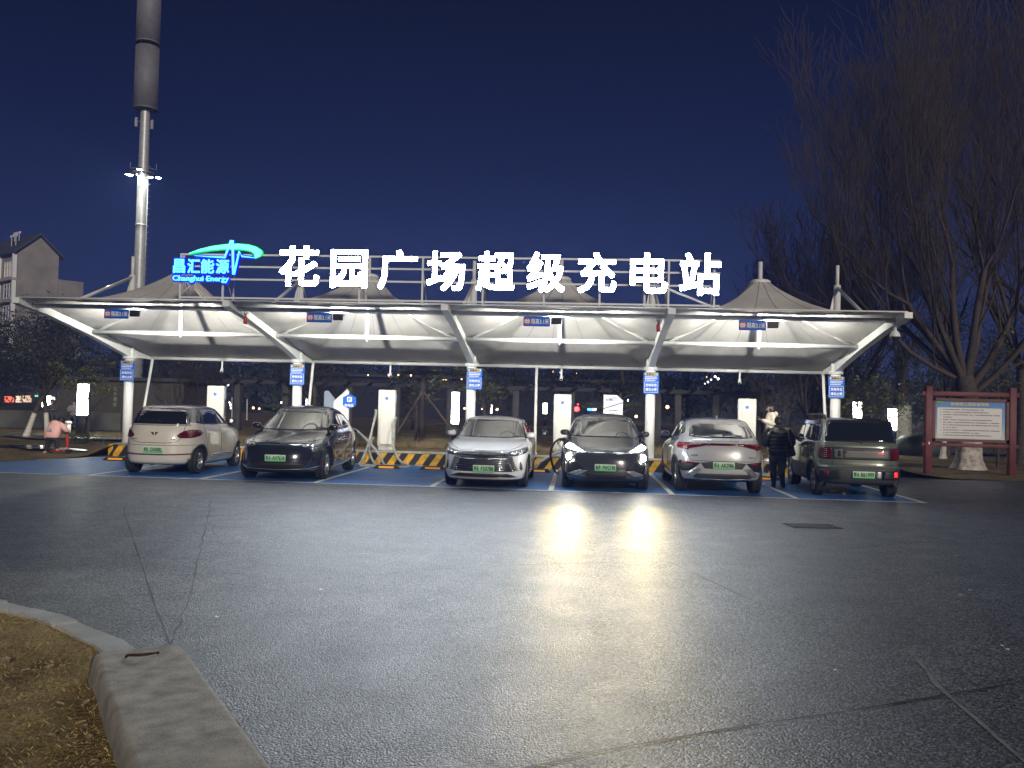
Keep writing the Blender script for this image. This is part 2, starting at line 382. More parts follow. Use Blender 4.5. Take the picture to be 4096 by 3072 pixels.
terrain('lawn', ins, -60, 60, 14, 34, .45)
def ins2(x, y, snap): return (x, y) if snap else True
terrain('lawn', ins2, -105, 105, 34.1, 120, 4.3)
# damp light path across the left lawn and a service path on the right
sheet('path', [(-23, 32.6), (-19.8, 30.6), (-17.2, 31.6), (-15.2, 33.6), (-15.0, 34.0), (-19.6, 32.0), (-22.6, 33.6)], .085, M_path)
sheet('path', [(-18.2, 26.6), (-17.0, 25.4), (-15.3, 24.7), (-14.4, 24.75), (-14.8, 25.3), (-16.2, 26.2), (-17.4, 27.2)], .09, M_path)
sheet('path', [(8.5, 40), (40, 40), (44, 44.5), (8.5, 42.6)], .12, M_path)
M_water = mat('puddle_water', (.01, .01, .012), .04, spec=.9)
for k, (cx, cy, a, b) in enumerate(((-17.2, 25.9, 1.2, .35), (-16.0, 25.0, 1.0, .18), (-18.4, 31.3, 1.8, .4), (-2.4, 45.5, 2.6, 5.0))):
    mb = MB(); n = 28; R = random.Random(k+5)
    ph = [R.uniform(.75, 1.2) for _ in range(n)]; ph = [(ph[i]+ph[i-1]+ph[(i+1) % n])/3 for i in range(n)]
    mb.add([(cx+a*ph[i]*cos(2*pi*i/n), cy+b*ph[i]*sin(2*pi*i/n), (.096 if cy < 40 else .40)) for i in range(n)], [tuple(range(n))])
    o = mb.build('puddle', M_water); setp(o, kind='structure')
    if o.data.polygons[0].normal.z < 0: o.data.flip_normals()

# ------------------------------------------------------------ foreground corner: block, kerb, lawn
CA = [(-9.5, 8.1), (-7.6, 7.85), (-6.2, 7.5), (-5.3, 7.15), (-4.70, 6.87), (-3.94, 6.5), (-3.41, 6.11), (-3.07, 5.86), (-2.75, 5.5), (-2.35, 5.0), (-1.9, 4.3), (-1.5, 3.5), (-1.2, 2.6), (-1.0, 1.5), (-.9, 0), (-.9, -3)]
def resample(pts, d):
    P = [V((*p, 0)) for p in pts]; out = [P[0]]; acc = 0
    for i in range(len(P)-1):
        a, b = P[i], P[i+1]; Ln = (b-a).length; t = d-acc
        while t <= Ln: out.append(a.lerp(b, t/Ln)); t += d
        acc = (acc+Ln) % d
    return out
ks = resample(CA, .34)
kb = thing('kerb', 'curved flush kerb of pale stone blocks around the near lawn', 'kerb', (0, 0, 0))
mb = MB()
for i in range(len(ks)-1):
    a, b = ks[i], ks[i+1]; t = (b-a).normalized(); n = V((t.y, -t.x, 0)); n = n if n.dot(V((-1, -1, 0))) > 0 else -n
    a2 = a+t*.009; b2 = b-t*.009; q = [a2, b2, b2+n*.19, a2+n*.19]; zt = .035+.006*((i*7) % 3)
    mb.add([(p.x, p.y, -.02) for p in q]+[(p.x, p.y, zt) for p in q], [(4, 5, 6, 7), (0, 1, 5, 4), (1, 2, 6, 5), (2, 3, 7, 6), (3, 0, 4, 7)])
mb.build('kerb_stones', mat('pale_kerb_stone', (.42, .42, .40), .7, var=.18, vs=3, bump=.25, bs=40), kb)
inner = []
for i, p in enumerate(ks):
    t = (ks[min(i+1, len(ks)-1)]-ks[max(i-1, 0)]).normalized(); n = V((t.y, -t.x, 0)); n = n if n.dot(V((-1, -1, 0))) > 0 else -n; inner.append(p+n*.17)
rows = []
def fz(x, y): return .03+.03*noise.noise(V((x*.9, y*.9, 7)))+.022*noise.noise(V((x*4, y*4, 1)))+.012*noise.noise(V((x*11, y*11, 1)))
cen = V((-7.5, 1.0, 0))
for j in range(60):
    s_ = (j/59)**1.0; rows.append([])
    for p in resample([(q.x, q.y) for q in inner], .06):
        q = p.lerp(cen, s_*.98); rows[-1].append((q.x, q.y, (fz(q.x, q.y) if j else .02)))
mb = MB(); mb.grid(rows); M_fl = lawn_mat('near_dead_turf', (.09, .065, .025), (.27, .20, .085), (.42, .32, .15)); o = mb.build('near_lawn', M_fl); setp(o, kind='structure')
if o.data.polygons[5].normal.z < 0: o.data.flip_normals()
# grass blades
R = random.Random(11); mb = MB(); vs = []; fs = []
def blade(x, y, z, h, w, lean):
    a = R.uniform(0, 2*pi); b = R.uniform(0, 2*pi); dx, dy = cos(a)*w, sin(a)*w; lx, ly = cos(b)*lean, sin(b)*lean; k = len(vs)
    vs.extend([(x-dx, y-dy, z), (x+dx, y+dy, z), (x+lx*.5+dx*.6, y+ly*.5+dy*.6, z+h*.7), (x+lx, y+ly, z+h)]); fs.append((k, k+1, k+2)); fs.append((k, k+2, k+3))
import bisect
npoly = [(q.x, q.y) for q in inner]
def in_poly(x, y, P):
    c = False; j = len(P)-1
    for i in range(len(P)):
        if (P[i][1] > y) != (P[j][1] > y) and x < (P[j][0]-P[i][0])*(y-P[i][1])/(P[j][1]-P[i][1])+P[i][0]: c = not c
        j = i
    return c
PL = npoly+[(-9.5, -3)]
n = 0
while n < 30000:
    y = R.uniform(2.2, 8); x = R.uniform(-6.2, -1.2)
    if not in_poly(x, y, PL): continue
    if noise.noise(V((x*2.2, y*2.2, 4))) < -.28 and R.random() < .8: continue
    blade(x, y, fz(x, y)-.01, R.uniform(.008, .030), R.uniform(.0012, .0025), R.uniform(.01, .035)); n += 1
mb.add(vs, fs); o = mb.build('grass', mat('straw_blades', (.42, .32, .15), .9, var=.35, vs=3, spec=.1), fix=False); setp(o, 'short straw-coloured dead grass of the near lawn', 'grass', kind='stuff')

# concrete block with a lifting loop
BZ = .17
bl = thing('concrete_block', 'long grey concrete block with a bent iron lifting loop on the near lawn edge', 'concrete block', (BC[0], BC[1], 0), BC[2])
mb = MB(); Lb, Wb = 3.4, BC[3]; nx, ny = 14, 60; R = random.Random(4)
def bn_(x, y, z): return .004*noise.noise(V((x*5, y*5, z*5)))+.004*noise.noise(V((x*19, y*19, z*19)))
prof = [(-Wb/2-.035, -.05), (-Wb/2-.02, .06), (-Wb/2-.004, BZ-.02), (-Wb/2+.012, BZ-.003)]+[(-Wb/2+.03+(Wb-.06)*i/9, BZ) for i in range(10)]+[(Wb/2-.012, BZ-.003), (Wb/2+.004, BZ-.02), (Wb/2+.02, .06), (Wb/2+.035, -.05)]
rows = []
for j in range(ny+1):
    y = -Lb*j/ny; rows.append([(a+bn_(a, y, b)*(1 if b > 0 else 0), y, b+bn_(a+5, y, b)*.8) for a, b in prof])
mb.grid(rows); mb.add([(p[0], p[1], p[2]) for p in rows[0]], [tuple(range(len(prof)))]); mb.build('block_body', mat('weathered_concrete', (.42, .40, .34), .85, var=.3, vs=9, bump=.4, bs=70), bl, fix=True)
mb = MB(); mb.tube([(-.10+.2*i/14, -.15-.12*sin(pi*i/14), BZ+.002+.03*sin(pi*min(1, i/14))**.6-(.03 if i in (0, 14) else 0)) for i in range(15)], .009, 8); mb.build('lifting_loop', mat('rusty_iron', (.06, .035, .025), .6, .6, var=.4, vs=30), bl)
# dead leaves and scraps
ML = mat('dead_leaf', (.36, .26, .16), .8, var=.4, vs=20)
lf = thing('dead_leaf', 'curled pale dead leaf lying on the near lawn beside the block', 'leaf', (0, 0, 0), group='dead leaves beside the concrete block')
mb = MB(); mb.grid([[((i-2)*.011*(1-abs(j-2)/2.6), (j-2)*.016, .004+.006*abs(i-2)+.002*j) for i in range(5)] for j in range(5)]); mb.build('leaf_blade', ML, lf)
R = random.Random(9)
spots = LEAF
lf.location = (spots[0][0], spots[0][1], fz(*spots[0])+.01)
for k, p in enumerate(spots[1:]): copy_tree(lf, (p[0], p[1], fz(*p)+.012), R.uniform(0, 6), sc=R.uniform(.7, 1.4))
# drain grate in the asphalt
g = thing('drain_grate', 'small rectangular steel drain grate set in the asphalt', 'drain grate', (GR[0], GR[1], .006), .1)
mb = MB(); mb.box((0, 0, 0), (.78, .5, .006)); mb.build('grate_frame', M_rubber, g)
mb = MB(); [mb.box((-.33+.066*i, 0, .008), (.028, .42, .01)) for i in range(11)]; mb.build('grate_bars', M_dark_metal, g)
# litter specks on the asphalt
lt = thing('litter_scrap', 'tiny white paper scrap dropped on the open asphalt', 'litter', (0, 0, .006), group='paper scraps on the open asphalt')
mb = MB(); mb.add([(-.02, -.012, 0), (.018, -.016, .004), (.024, .01, 0), (0, .018, .007), (-.02, .01, .002)], [(0, 1, 2), (0, 2, 3), (0, 3, 4)]); mb.build('paper', mat('scrap_paper', (.7, .7, .68), .8), lt)
lt.location = (*LIT[0], .006)
for k, p in enumerate(LIT[1:]): copy_tree(lt, (*p, .006), R.uniform(0, 6), sc=R.uniform(.5, 1.3))
# ------------------------------------------------------------ tensile canopy
CX0, CS = -13.17, 5.065; CXS = [CX0+CS*i for i in range(5)]; YCOL = 24.64; YT = 19.42; YB = 25.75
def arm_z(y):   # top of the arm
    P = [(19.3, 4.0), (19.9, 3.955), (20.5, 3.89), (21.4, 3.74), (22.6, 3.535), (24.0, 3.27), (24.6, 3.15), (25.8, 2.96), (26.4, 2.9)]
    for (a, b), (c, d) in zip(P, P[1:]):
        if y <= c: return b+(d-b)*(y-a)/(c-a)
    return P[-1][1]
M_mem = bpy.data.materials.new('pvc_membrane'); M_mem.use_nodes = True; nt = M_mem.node_tree; nt.nodes.clear(); N = nt.nodes; L = nt.links
o_ = N.new('ShaderNodeOutputMaterial'); b_ = N.new('ShaderNodeBsdfPrincipled'); t_ = N.new('ShaderNodeBsdfTranslucent'); x_ = N.new('ShaderNodeMixShader'); x_.inputs[0].default_value = .10
tc = N.new('ShaderNodeTexCoord'); nz = N.new('ShaderNodeTexNoise'); nz.inputs['Scale'].default_value = .9; nz.inputs['Detail'].default_value = 8; L.new(tc.outputs['Object'], nz.inputs['Vector'])
r_ = N.new('ShaderNodeValToRGB'); r_.color_ramp.elements[0].position = .3; r_.color_ramp.elements[1].position = .65; r_.color_ramp.elements[0].color = (.42, .41, .38, 1); r_.color_ramp.elements[1].color = (.66, .65, .62, 1)
L.new(nz.outputs[0], r_.inputs[0]); L.new(r_.outputs[0], b_.inputs['Base Color']); b_.inputs['Roughness'].default_value = .6; t_.inputs[0].default_value = (.6, .55, .48, 1)
mp = N.new('ShaderNodeMapping'); mp.inputs['Scale'].default_value = (2.0, .5, 1); L.new(tc.outputs['Object'], mp.inputs[0])
n2 = N.new('ShaderNodeTexNoise'); n2.inputs['Scale'].default_value = 1.6; n2.inputs['Detail'].default_value = 3; L.new(mp.outputs[0], n2.inputs['Vector'])
bn = N.new('ShaderNodeBump'); bn.inputs['Strength'].default_value = .35; bn.inputs['Distance'].default_value = .06; L.new(n2.outputs[0], bn.inputs['Height']); L.new(bn.outputs[0], b_.inputs['Normal'])
L.new(b_.outputs[0], x_.inputs[1]); L.new(t_.outputs[0], x_.inputs[2]); L.new(x_.outputs[0], o_.inputs[0])

cp = thing('parking_canopy', 'white tensile membrane canopy on five steel columns sheltering the parked cars', 'canopy', (0, YCOL, 0))
OY = YCOL
def Yl(y): return y-OY
for i, x in enumerate(CXS):
    mb = MB(); zb = .30
    mb.tube([(x, 0, zb), (x, 0, 2.86)], .135, 20); mb.lathe([(.135, 2.84), (.20, 2.84), (.20, 2.865), (.135, 2.865)], (x, 0, 0), 20)
    mb.lathe([(.135, 2.875), (.20, 2.875), (.20, 2.90), (.135, 2.90)], (x, 0, 0), 20)
    for k in range(10): a = 2*pi*k/10; mb.tube([(x+.175*cos(a), .175*sin(a), 2.82), (x+.175*cos(a), .175*sin(a), 2.92)], .012, 6)
    mb.tube([(x, 0, 2.87), (x, 0, 3.25)], .13, 20)
    mb.lathe([(.22, .0), (.22, .03), (.14, .05)], (x, 0, .32), 20)
    mb.build('column', M_white_steel, cp)
    mb = MB(); lm = 5.30; mb.tube([(x, .0, 3.0), (x, 0, lm)], .095, 16)
    mb.tube([(x, 0, lm-.02), (x, 0, 5.85)], .05, 12)
    mb.prism([(Yl(24.72), 3.1), (Yl(25.05), 3.1), (Yl(24.72), 4.9)], x-.012, x+.012, 'x'); mb.prism([(x-.26, 4.2), (x-.09, 4.2), (x-.09, 5.1)], -.012, .012, 'y'); mb.build('mast', M_white_steel, cp)
    # arm: tapering box beam that curls up at the front tip
    mb = MB(); ys = [19.36, 19.55, 19.9, 20.5, 21.4, 22.6, 23.6, 24.6, 25.2, 25.8]; dp = [.13, .16, .17, .18, .19, .21, .24, .27, .16, .07]; hw = .085
    rows = []
    for y, d in zip(ys, dp):
        zt = arm_z(y)-.015; rows.append([(x-hw, Yl(y), zt), (x+hw, Yl(y), zt), (x+hw, Yl(y), zt-d), (x-hw, Yl(y), zt-d), (x-hw, Yl(y), zt)])
    mb.grid(rows, smooth=False); mb.add(rows[0][:4], [(0, 1, 2, 3)]); mb.add(rows[-1][:4], [(3, 2, 1, 0)])
    mb.build('arm', M_white_steel, cp)
    mb = MB()
    if i == 0: mb.tube([(x, 0, 5.24), (x, Yl(20.9), 3.86)], .045, 10)
    else: mb.tube([(x, 0, 5.24), (x, Yl(21.3), 3.80)], .045, 10)
    mb.tube([(x, 0, 5.24), (x, Yl(25.7), 2.99)], .035, 10); mb.build('stay', M_white_steel, cp)
for i in range(4):
    xa, xb = CXS[i], CXS[i+1]; xm = (xa+xb)/2; yp = 22.5; zp = 5.03
    # membrane cone: polar net from the bay edges up to the peak ring
    NB = 96; bd = []
    for k in range(NB):
        t = 4*k/NB; s_ = int(t); f_ = t-s_
        p = [(xa+(xb-xa)*f_, YT), (xb, YT+(YB-YT)*f_), (xb-(xb-xa)*f_, YB), (xa, YB-(YB-YT)*f_)][s_]; bd.append(p)
    rows = []
    for j in range(22):
        t = j/21; row = []
        for k in range(NB+1):
            bx, by = bd[k % NB]; dx, dy = bx-xm, by-yp; ang = math.atan2(dy, dx); D = math.hypot(dx, dy)
            rr = D+( .235-D)*t; x = xm+cos(ang)*rr; y = yp+sin(ang)*rr
            zb = arm_z(by); u_ = (bx-xa)/(xb-xa)
            if by == YT: zb -= .05*sin(pi*u_)
            wr = .012*sin(ang*23+i)*(1-t)**6 + .02*noise.noise(V((x*1.7, y*1.7, i)))*(1-t)
            z0 = arm_z(y) if t < 1 else arm_z(yp)
            g = max(0, t)**2.05
            base = zb+(max(zb-.16, arm_z(yp))-zb)*min(1, t*1.1)**.9
            row.append((x, Yl(y), base*(1-g)+zp*g+wr+.004))
        rows.append(row)
    mb = MB(); mb.grid(rows); mb.build('membrane', M_mem, cp)
    mb = MB()
    for k in range(16):  # seam bands on the cone
        a = 2*pi*k/16+.1; pts = []
        kk = min(range(NB), key=lambda q: abs(((math.atan2(bd[q][1]-yp, bd[q][0]-xm)-a+pi) % (2*pi))-pi))
        for j in range(8, 22): p = rows[j][kk]; pts.append((p[0], p[1], p[2]+.004))
        mb.tube(pts, .008, 5)
    mb.build('seam', mat('seam_band', (.30, .29, .28), .6), cp)
    mb = MB(); mb.lathe([(.245, 4.99), (.26, 5.0), (.26, 5.06), (.20, 5.10), (.07, 5.13), (.0, 5.13)], (xm, Yl(yp), 0), 24); mb.tube([(xm, Yl(yp), 3.455), (xm, Yl(yp), 5.56)], .055, 12); mb.build('peak_mast', M_white_steel, cp)
    mb = MB(); mb.tube([(xa+.09, Yl(22.5), 3.44), (xb-.09, Yl(22.5), 3.44)], .062, 14); mb.ball((xm, Yl(22.5), 3.36), .03, 8); mb.build('cross_tube', M_white_steel, cp)
    mb = MB()
    for sx in (-1, 1):
        mb.tube([(xm+sx*2.25, Yl(22.5), 3.48), (xm+sx*.03, Yl(22.5), 4.66)], .045, 12)
        for q in (.12, .2): mb.box((xm+sx*(2.25-q), Yl(22.5), 3.52+q*.53), (.03, .03, .05))
    mb.build('brace', M_white_steel, cp)
    mb = MB(); mb.tube([(xa+.09, Yl(19.92), 3.85), (xb-.09, Yl(19.92), 3.85)], .052, 14); mb.build('front_tube', M_white_steel, cp)
    mb = MB(); mb.tube([(xa, Yl(YB), 2.915), (xb, Yl(YB), 2.915)], .05, 12); mb.build('rear_tube', M_white_steel, cp)
    mb = MB(); mb.tube([(xa, Yl(YT), arm_z(YT)+.0), (xb, Yl(YT), arm_z(YT)+.0)], .018, 8); mb.build('edge_cable', M_white_steel, cp)
for (xt, yt, xb_, yb_) in ((-13.03, 25.75, -13.3, 25.55), (-8.0, 25.75, -8.10, 25.5), (-1.24, 25.75, -1.21, 25.25), (7.05, 25.75, 7.14, 25.5)):
    mb = MB(); mb.tube([(xt, Yl(yt), 2.9), (xb_, Yl(yb_), .3)], .042, 12); mb.lathe([(.07, 0), (.07, .05), (.042, .06)], (xb_, Yl(yb_), .34), 12); mb.build('rear_post', M_white_steel, cp)

# ------------------------------------------------------------ notices on the columns
def notice_board(x, y, label):
    t = thing('notice_board', label, 'notice', (x, y, 2.47), group='blue parking notices strapped to the canopy columns')
    MB().rbox((0, 0, 0), (.43, .02, .60), .02, axis='y').build('panel', M_blue, t)
    mb = MB(); mb.prism([(-.165, .21), (-.18, .225), (-.18, .265), (-.165, .28), (.165, .28), (.18, .265), (.18, .225), (.165, .21)], -.013, -.010, 'y'); mb.build('header', M_yellow, t)
    MB().text('温馨提示', -.15, .218, .30, .055, -.0145, .03).build('header_text', M_ink, t)
    mb = MB(); R = random.Random(2)
    for r_ in range(3):
        x0 = -.17
        while x0 < .15-(.04 if r_ == 2 else 0):
            w = R.uniform(.012, .02); mb.box((x0+w/2, -.0118, .165-.045*r_), (w, .002, R.uniform(.016, .024))); x0 += w+.005
    mb.build('small_print', M_white, t)
    mb = MB()
    for (cx, cz, w, h) in ((0, .028, .37, .008), (0, -.262, .37, .008), (-.185, -.117, .008, .282), (.185, -.117, .008, .282)): mb.box((cx, -.0118, cz), (w, .003, h))
    mb.build('border', M_white, t)
    MB().text('充电车位', -.155, -.10, .31, .085, -.013, .022).build('lettering', M_white, t)
    MB().text('请勿占停', -.155, -.225, .31, .085, -.013, .022).build('lettering', M_white, t)
    return t
nb_l = ['blue parking notice on the leftmost canopy column above the cream hatchback', 'blue parking notice on the second canopy column above the black crossover roof', 'blue parking notice on the middle canopy column above the white saloon',
        'blue parking notice on the column between the dark headlit car and the silver crossover', 'blue parking notice on the rightmost canopy column above the boxy green car']
nb0 = notice_board(CXS[0]+.03, 24.47, nb_l[0])
for i in range(1, 5): copy_tree(nb0, (CXS[i]+(.03, .055, .14, .0, -.035)[i]*.8, 24.47, 2.47), label=nb_l[i])

# ------------------------------------------------------------ height limit signs and floodlights on the front tube
def height_sign(x, label):
    t = thing('height_sign', label, 'sign', (x, 19.80, 3.675), group='height limit signs hanging under the front tube')
    MB().rbox((0, 0, 0), (.60, .02, .225), .012, axis='y').build('panel', M_blue, t)
    mb = MB(); mb.lathe([(.0, -.012), (.058, -.012)], (-.215, 0, .0), 20, 'y', 1); mb.lathe([(.058, -.013), (.078, -.013)], (-.215, 0, 0), 20, 'y', 0)
    for s_ in (1, -1): mb.prism([(-.215-.02, s_*.056), (-.215+.02, s_*.056), (-.215, s_*.026)], -.015, -.0135, 'y', 2)
    mb.text('3.1m', -.257, -.018, .084, .036, -.0145, .02, mi=2); mb.build('limit_symbol', [mat('sign_red', (.6, .02, .02), .4), M_white, M_ink], t)
    MB().text('限高3.1米', -.12, -.062, .40, .125, -.0125, .012).build('lettering', M_white, t)
    mb = MB(); [mb.tube([(s_*.22, .0, .11), (s_*.22, .06, .17)], .008, 6) for s_ in (-1, 1)]; mb.build('hanger', M_grey_steel, t)
    return t
hx = [-10.945, -6.04, -.98, 3.86]
hl = ['blue height limit sign hanging in the first canopy bay above the cream hatchback', 'blue height limit sign hanging in the second canopy bay right of the black crossover', 'blue height limit sign hanging in the third canopy bay between white saloon and dark car', 'blue height limit sign hanging in the rightmost canopy bay']
h0 = height_sign(hx[0], hl[0]); [copy_tree(h0, (hx[i], 19.80, 3.675), label=hl[i]) for i in (1, 2, 3)]
fxs = [-10.53, -5.62, -.53, 4.32]
M_flood = mat('floodlight_lens', (.9, .9, .9), .3, emit=(1, .97, .88), es=30)
def floodlight(x, label):
    t = thing('floodlight', label, 'floodlight', (x, 19.86, 3.70), group='black floodlights clamped to the front tube')
    mb = MB(); mb.rbox((0, .0, 0), (.235, .06, .15), .015, axis='y'); [mb.box((-.09+.03*k, -.036, 0), (.008, .015, .12)) for k in range(7)]; mb.build('housing', M_black, t)
    MB().rbox((0, .034, 0), (.20, .008, .12), .01, axis='y').build('lens', M_flood, t)
    mb = MB(); mb.tube([(.125, 0, 0), (.14, 0, .03), (.13, .02, .10), (.09, .05, .19)], .009, 6); mb.build('bracket', M_grey_steel, t)
    lamp('AREA', (0, .06, 0), FLOOD_W, (1, .97, .88), t, .12, (0, 3.0, 1.5), sy=.08).data.spread = rad(172)
    return t
FLOOD_W = 215
fl = ['black floodlight beside the height sign of the first canopy bay', 'black floodlight beside the height sign of the second canopy bay', 'black floodlight beside the height sign of the third canopy bay', 'black floodlight beside the height sign of the last canopy bay']
f0 = floodlight(fxs[0], fl[0]); [copy_tree(f0, (fxs[i], 19.86, 3.70), label=fl[i]) for i in (1, 2, 3)]
# red hanging extinguishers
def red_unit(x, label):
    t = thing('fire_extinguisher', label, 'extinguisher', (x, 19.86, 3.60), group='small red extinguishers hanging from the front tube')
    mb = MB(); mb.lathe([(0, -.10), (.04, -.10), (.045, -.085), (.045, .05), (.03, .075), (.015, .085), (.015, .10), (0, .10)], n=14); mb.build('cylinder', M_red, t)
    mb = MB(); mb.box((0, 0, .12), (.05, .04, .04)); [mb.tube([(s_*.03, 0, .14), (s_*.035, .05, .30)], .007, 6) for s_ in (-1, 1)]; mb.box((0, .03, .16), (.13, .05, .012)); mb.build('bracket', M_black, t)
    return t
r0 = red_unit(-7.83, 'small red extinguisher hanging under the front tube near the second canopy arm'); copy_tree(r0, (1.78, 19.86, 3.60), label='small red extinguisher hanging under the front tube near the fourth canopy arm')
# cameras
dc = thing('dome_camera', 'white dome security camera hanging from the right front tip of the canopy', 'security camera', (7.0, 19.92, 3.52))
mb = MB(); mb.tube([(0, 0, .10), (0, 0, .30)], .04, 12); mb.lathe([(.02, .12), (.06, .10), (.10, .04), (.115, -.01), (.115, -.03), (.0, -.03)], n=20); mb.build('housing', M_white, dc)
mb = MB(); mb.lathe([(.095, -.03), (.09, -.075), (.06, -.115), (.0, -.13)], n=20); mb.build('dome', M_glass, dc)
def cctv(x, z, label, rz=0):
    t = thing('security_camera', label, 'security camera', (x, 25.62, z), rz, 'security cameras hanging from the rear tube of the canopy')
    mb = MB(); mb.tube([(0, .05, .30), (0, .05, .08), (0, 0, .04)], .028, 10); mb.build('stem', M_white, t)
    M_ = Matrix.Rotation(rad(28), 4, 'X'); mb = MB(); mb.prism([(.045*cos(a*pi/6)*1.0, .04*sin(a*pi/6)) for a in range(12)], -.14, .06, 'y', M=M_); mb.build('body', M_white, t)
    mb = MB(); mb.prism([(.034*cos(a*pi/6), .03*sin(a*pi/6)) for a in range(12)], -.148, -.138, 'y', M=M_); mb.build('lens', M_black, t); return t
cc = [(-10.78, 2.60, 'white security camera under the rear canopy edge above the first charger', .3), (-5.6, 2.58, 'white security camera under the rear canopy edge above the second charger', .3), (-.5, 2.6, 'white security camera under the rear canopy edge above the third charger', 0), (4.66, 2.62, 'white security camera under the rear canopy edge above the fourth charger', -.2)]
c0 = cctv(*cc[0]); [copy_tree(c0, (a, 25.62, b), rz=d, label=c) for a, b, c, d in cc[1:]]

# ------------------------------------------------------------ illuminated roof sign
M_led = mat('white_led_face', (.9, .95, 1), .4, emit=(.84, .92, 1), es=LED)
M_cyan = mat('cyan_led_face', (.3, .8, 1), .4, emit=(.07, .50, 1.0), es=1.25)
M_bluled = mat('deep_blue_led_halo', (.0, .02, .5), .4, emit=(.004, .012, 1.0), es=.42)
M_grn = mat('green_led_face', (.2, 1, .6), .4, emit=(.08, 1.0, .45), es=1.5)
M_grnh = mat('green_led_halo', (.0, .4, .05), .4, emit=(.0, .5, .06), es=.6)
sg = thing('roof_sign', 'nine glowing white characters and a blue-green logo on a lattice above the canopy', 'sign', (0, 19.40, 0))
mb = MB(); zt0 = 5.055; x0s, x1s = -9.23, 3.06
def zr(x, z): return z-.0016*(x+9.2)
for z in (5.055, 4.78, 4.49, 4.06): mb.box(((x0s+x1s)/2, 0, z-.01), (x1s-x0s, .04, .04), M=None)
for k, x in enumerate([-9.214, -8.204, -6.412, -5.007, -3.565, -2.19, -.813, .428, 1.421, 1.942, 2.939]):
    mb.box((x, .002, (4.0+5.07)/2-.02), (.042, .042, 1.10)); mb.box((x, .62, 4.42), (.03, .03, .75)) if k % 2 else None
    mb.tube([(x, 0, 4.78), (x, .62, 4.0)], .014, 6)
mb.tube([(-9.2, 0, 4.1), (-8.85, 0, 4.45)], .02, 6); mb.tube([(1.45, .0, 4.6), (2.92, 0, 4.02)], .03, 6); mb.build('lattice', M_white_steel, sg)
chs = '花园广场超级充电站'
xs = [(-6.86, -5.9), (-5.667, -4.79), (-4.575, -3.65), (-3.46, -2.57), (-2.34, -1.455), (-1.21, -.335), (-.08, .80), (1.07, 1.92), (2.15, 3.07)]
zz = [(4.32, 5.24), (4.31, 5.17), (4.29, 5.17), (4.28, 5.16), (4.29, 5.17), (4.28, 5.17), (4.28, 5.17), (4.29, 5.18), (4.26, 5.19)]
M_side = mat('letter_return', (.55, .56, .58), .4)
for c, (a, b), (z0, z1) in zip(chs, xs, zz):
    mb = MB(); mb.text(c, a+.02, z0, b-a-.04, z1-z0, -.09, .018, .10); o = mb.build('glowing_character', [M_led, M_side], sg, fix=True)
    yf_ = min(v.co.y for v in o.data.vertices)
    for p in o.data.polygons: p.material_index = 0 if all(o.data.vertices[i].co.y < yf_+.02 for i in p.vertices) else 1
# logo : blue characters, white-cyan pulse line and green comet, each over a wider copy glowing as its halo
def tray(mb, pts, r, y, mi): mb.tube([(a, y, b) for a, b in pts], r, 8, mi)
bx = [(-9.359, -9.081), (-9.022, -8.728), (-8.699, -8.391), (-8.347, -8.039)]
for c, (a, b) in zip('昌汇能源', bx):
    mb = MB(); mb.text(c, a, 4.598, b-a, 0.325, -.085, .020, .03, 0); mb.text(c, a-.03, 4.568, b-a+.06, 0.385, -.06, .085, .04, 1); mb.build('logo_character', [M_cyan, M_bluled], sg)
mb = MB(); mb.text('Changhui Energy', -9.365, 4.381, 1.332, 0.161, -.085, .012, .03, 0); mb.text('Changhui Energy', -9.395, 4.351, 1.392, 0.221, -.06, .10, .04, 1); mb.build('logo_lettering', [M_cyan, M_bluled], sg)
pl = [(-8.86, 5.003), (-8.508, 4.979), (-8.142, 4.967), (-8.004, 5.36), (-7.969, 5.36), (-7.93, 4.577), (-7.913, 4.577), (-7.804, 5.114), (-7.74, 4.997), (-7.446, 4.967)]
pw = [.006, .012, .026, .030, .030, .028, .028, .022, .020, .006]
mb = MB(); mb.tube([(a, -.10, b) for a, b in pl], pw, 8, 0); mb.tube([(a, -.055, b) for a, b in pl], [w+.03 for w in pw], 8, 1); mb.build('pulse_line', [M_cyan, M_bluled], sg)
up = [(-8.978, 5.049), (-8.743, 5.14), (-8.45, 5.214), (-8.127, 5.261), (-7.834, 5.275), (-7.599, 5.261), (-7.408, 5.214), (-7.291, 5.14), (-7.264, 5.076), (-7.306, 5.008), (-7.394, 4.967)]
lo = [(-8.978, 5.041), (-8.743, 5.091), (-8.45, 5.135), (-8.127, 5.161), (-7.834, 5.161), (-7.672, 5.149), (-7.555, 5.126), (-7.482, 5.091), (-7.435, 5.047), (-7.423, 5.008), (-7.429, 4.967)]
mb = MB()
for (y0, y1, g, mi) in ((-.14, -.10, 0, 0), (-.09, -.05, .022, 1)):
    P = len(up); U_ = [(a, b+g) if k < 6 else (a+g, b+g*.3) for k, (a, b) in enumerate(up)]; Lo = [(a, b-g) if k < 6 else (a-g*.5, b-g) for k, (a, b) in enumerate(lo)]
    for k in range(P-1):
        q = [U_[k], U_[k+1], Lo[k+1], Lo[k]]; mb.add([(a, y0, b) for a, b in q]+[(a, y1, b) for a, b in q], [(0, 1, 2, 3), (4, 7, 6, 5), (0, 4, 5, 1), (3, 2, 6, 7)], mi)
mb.build('comet_arc', [M_grn, M_grnh], sg)

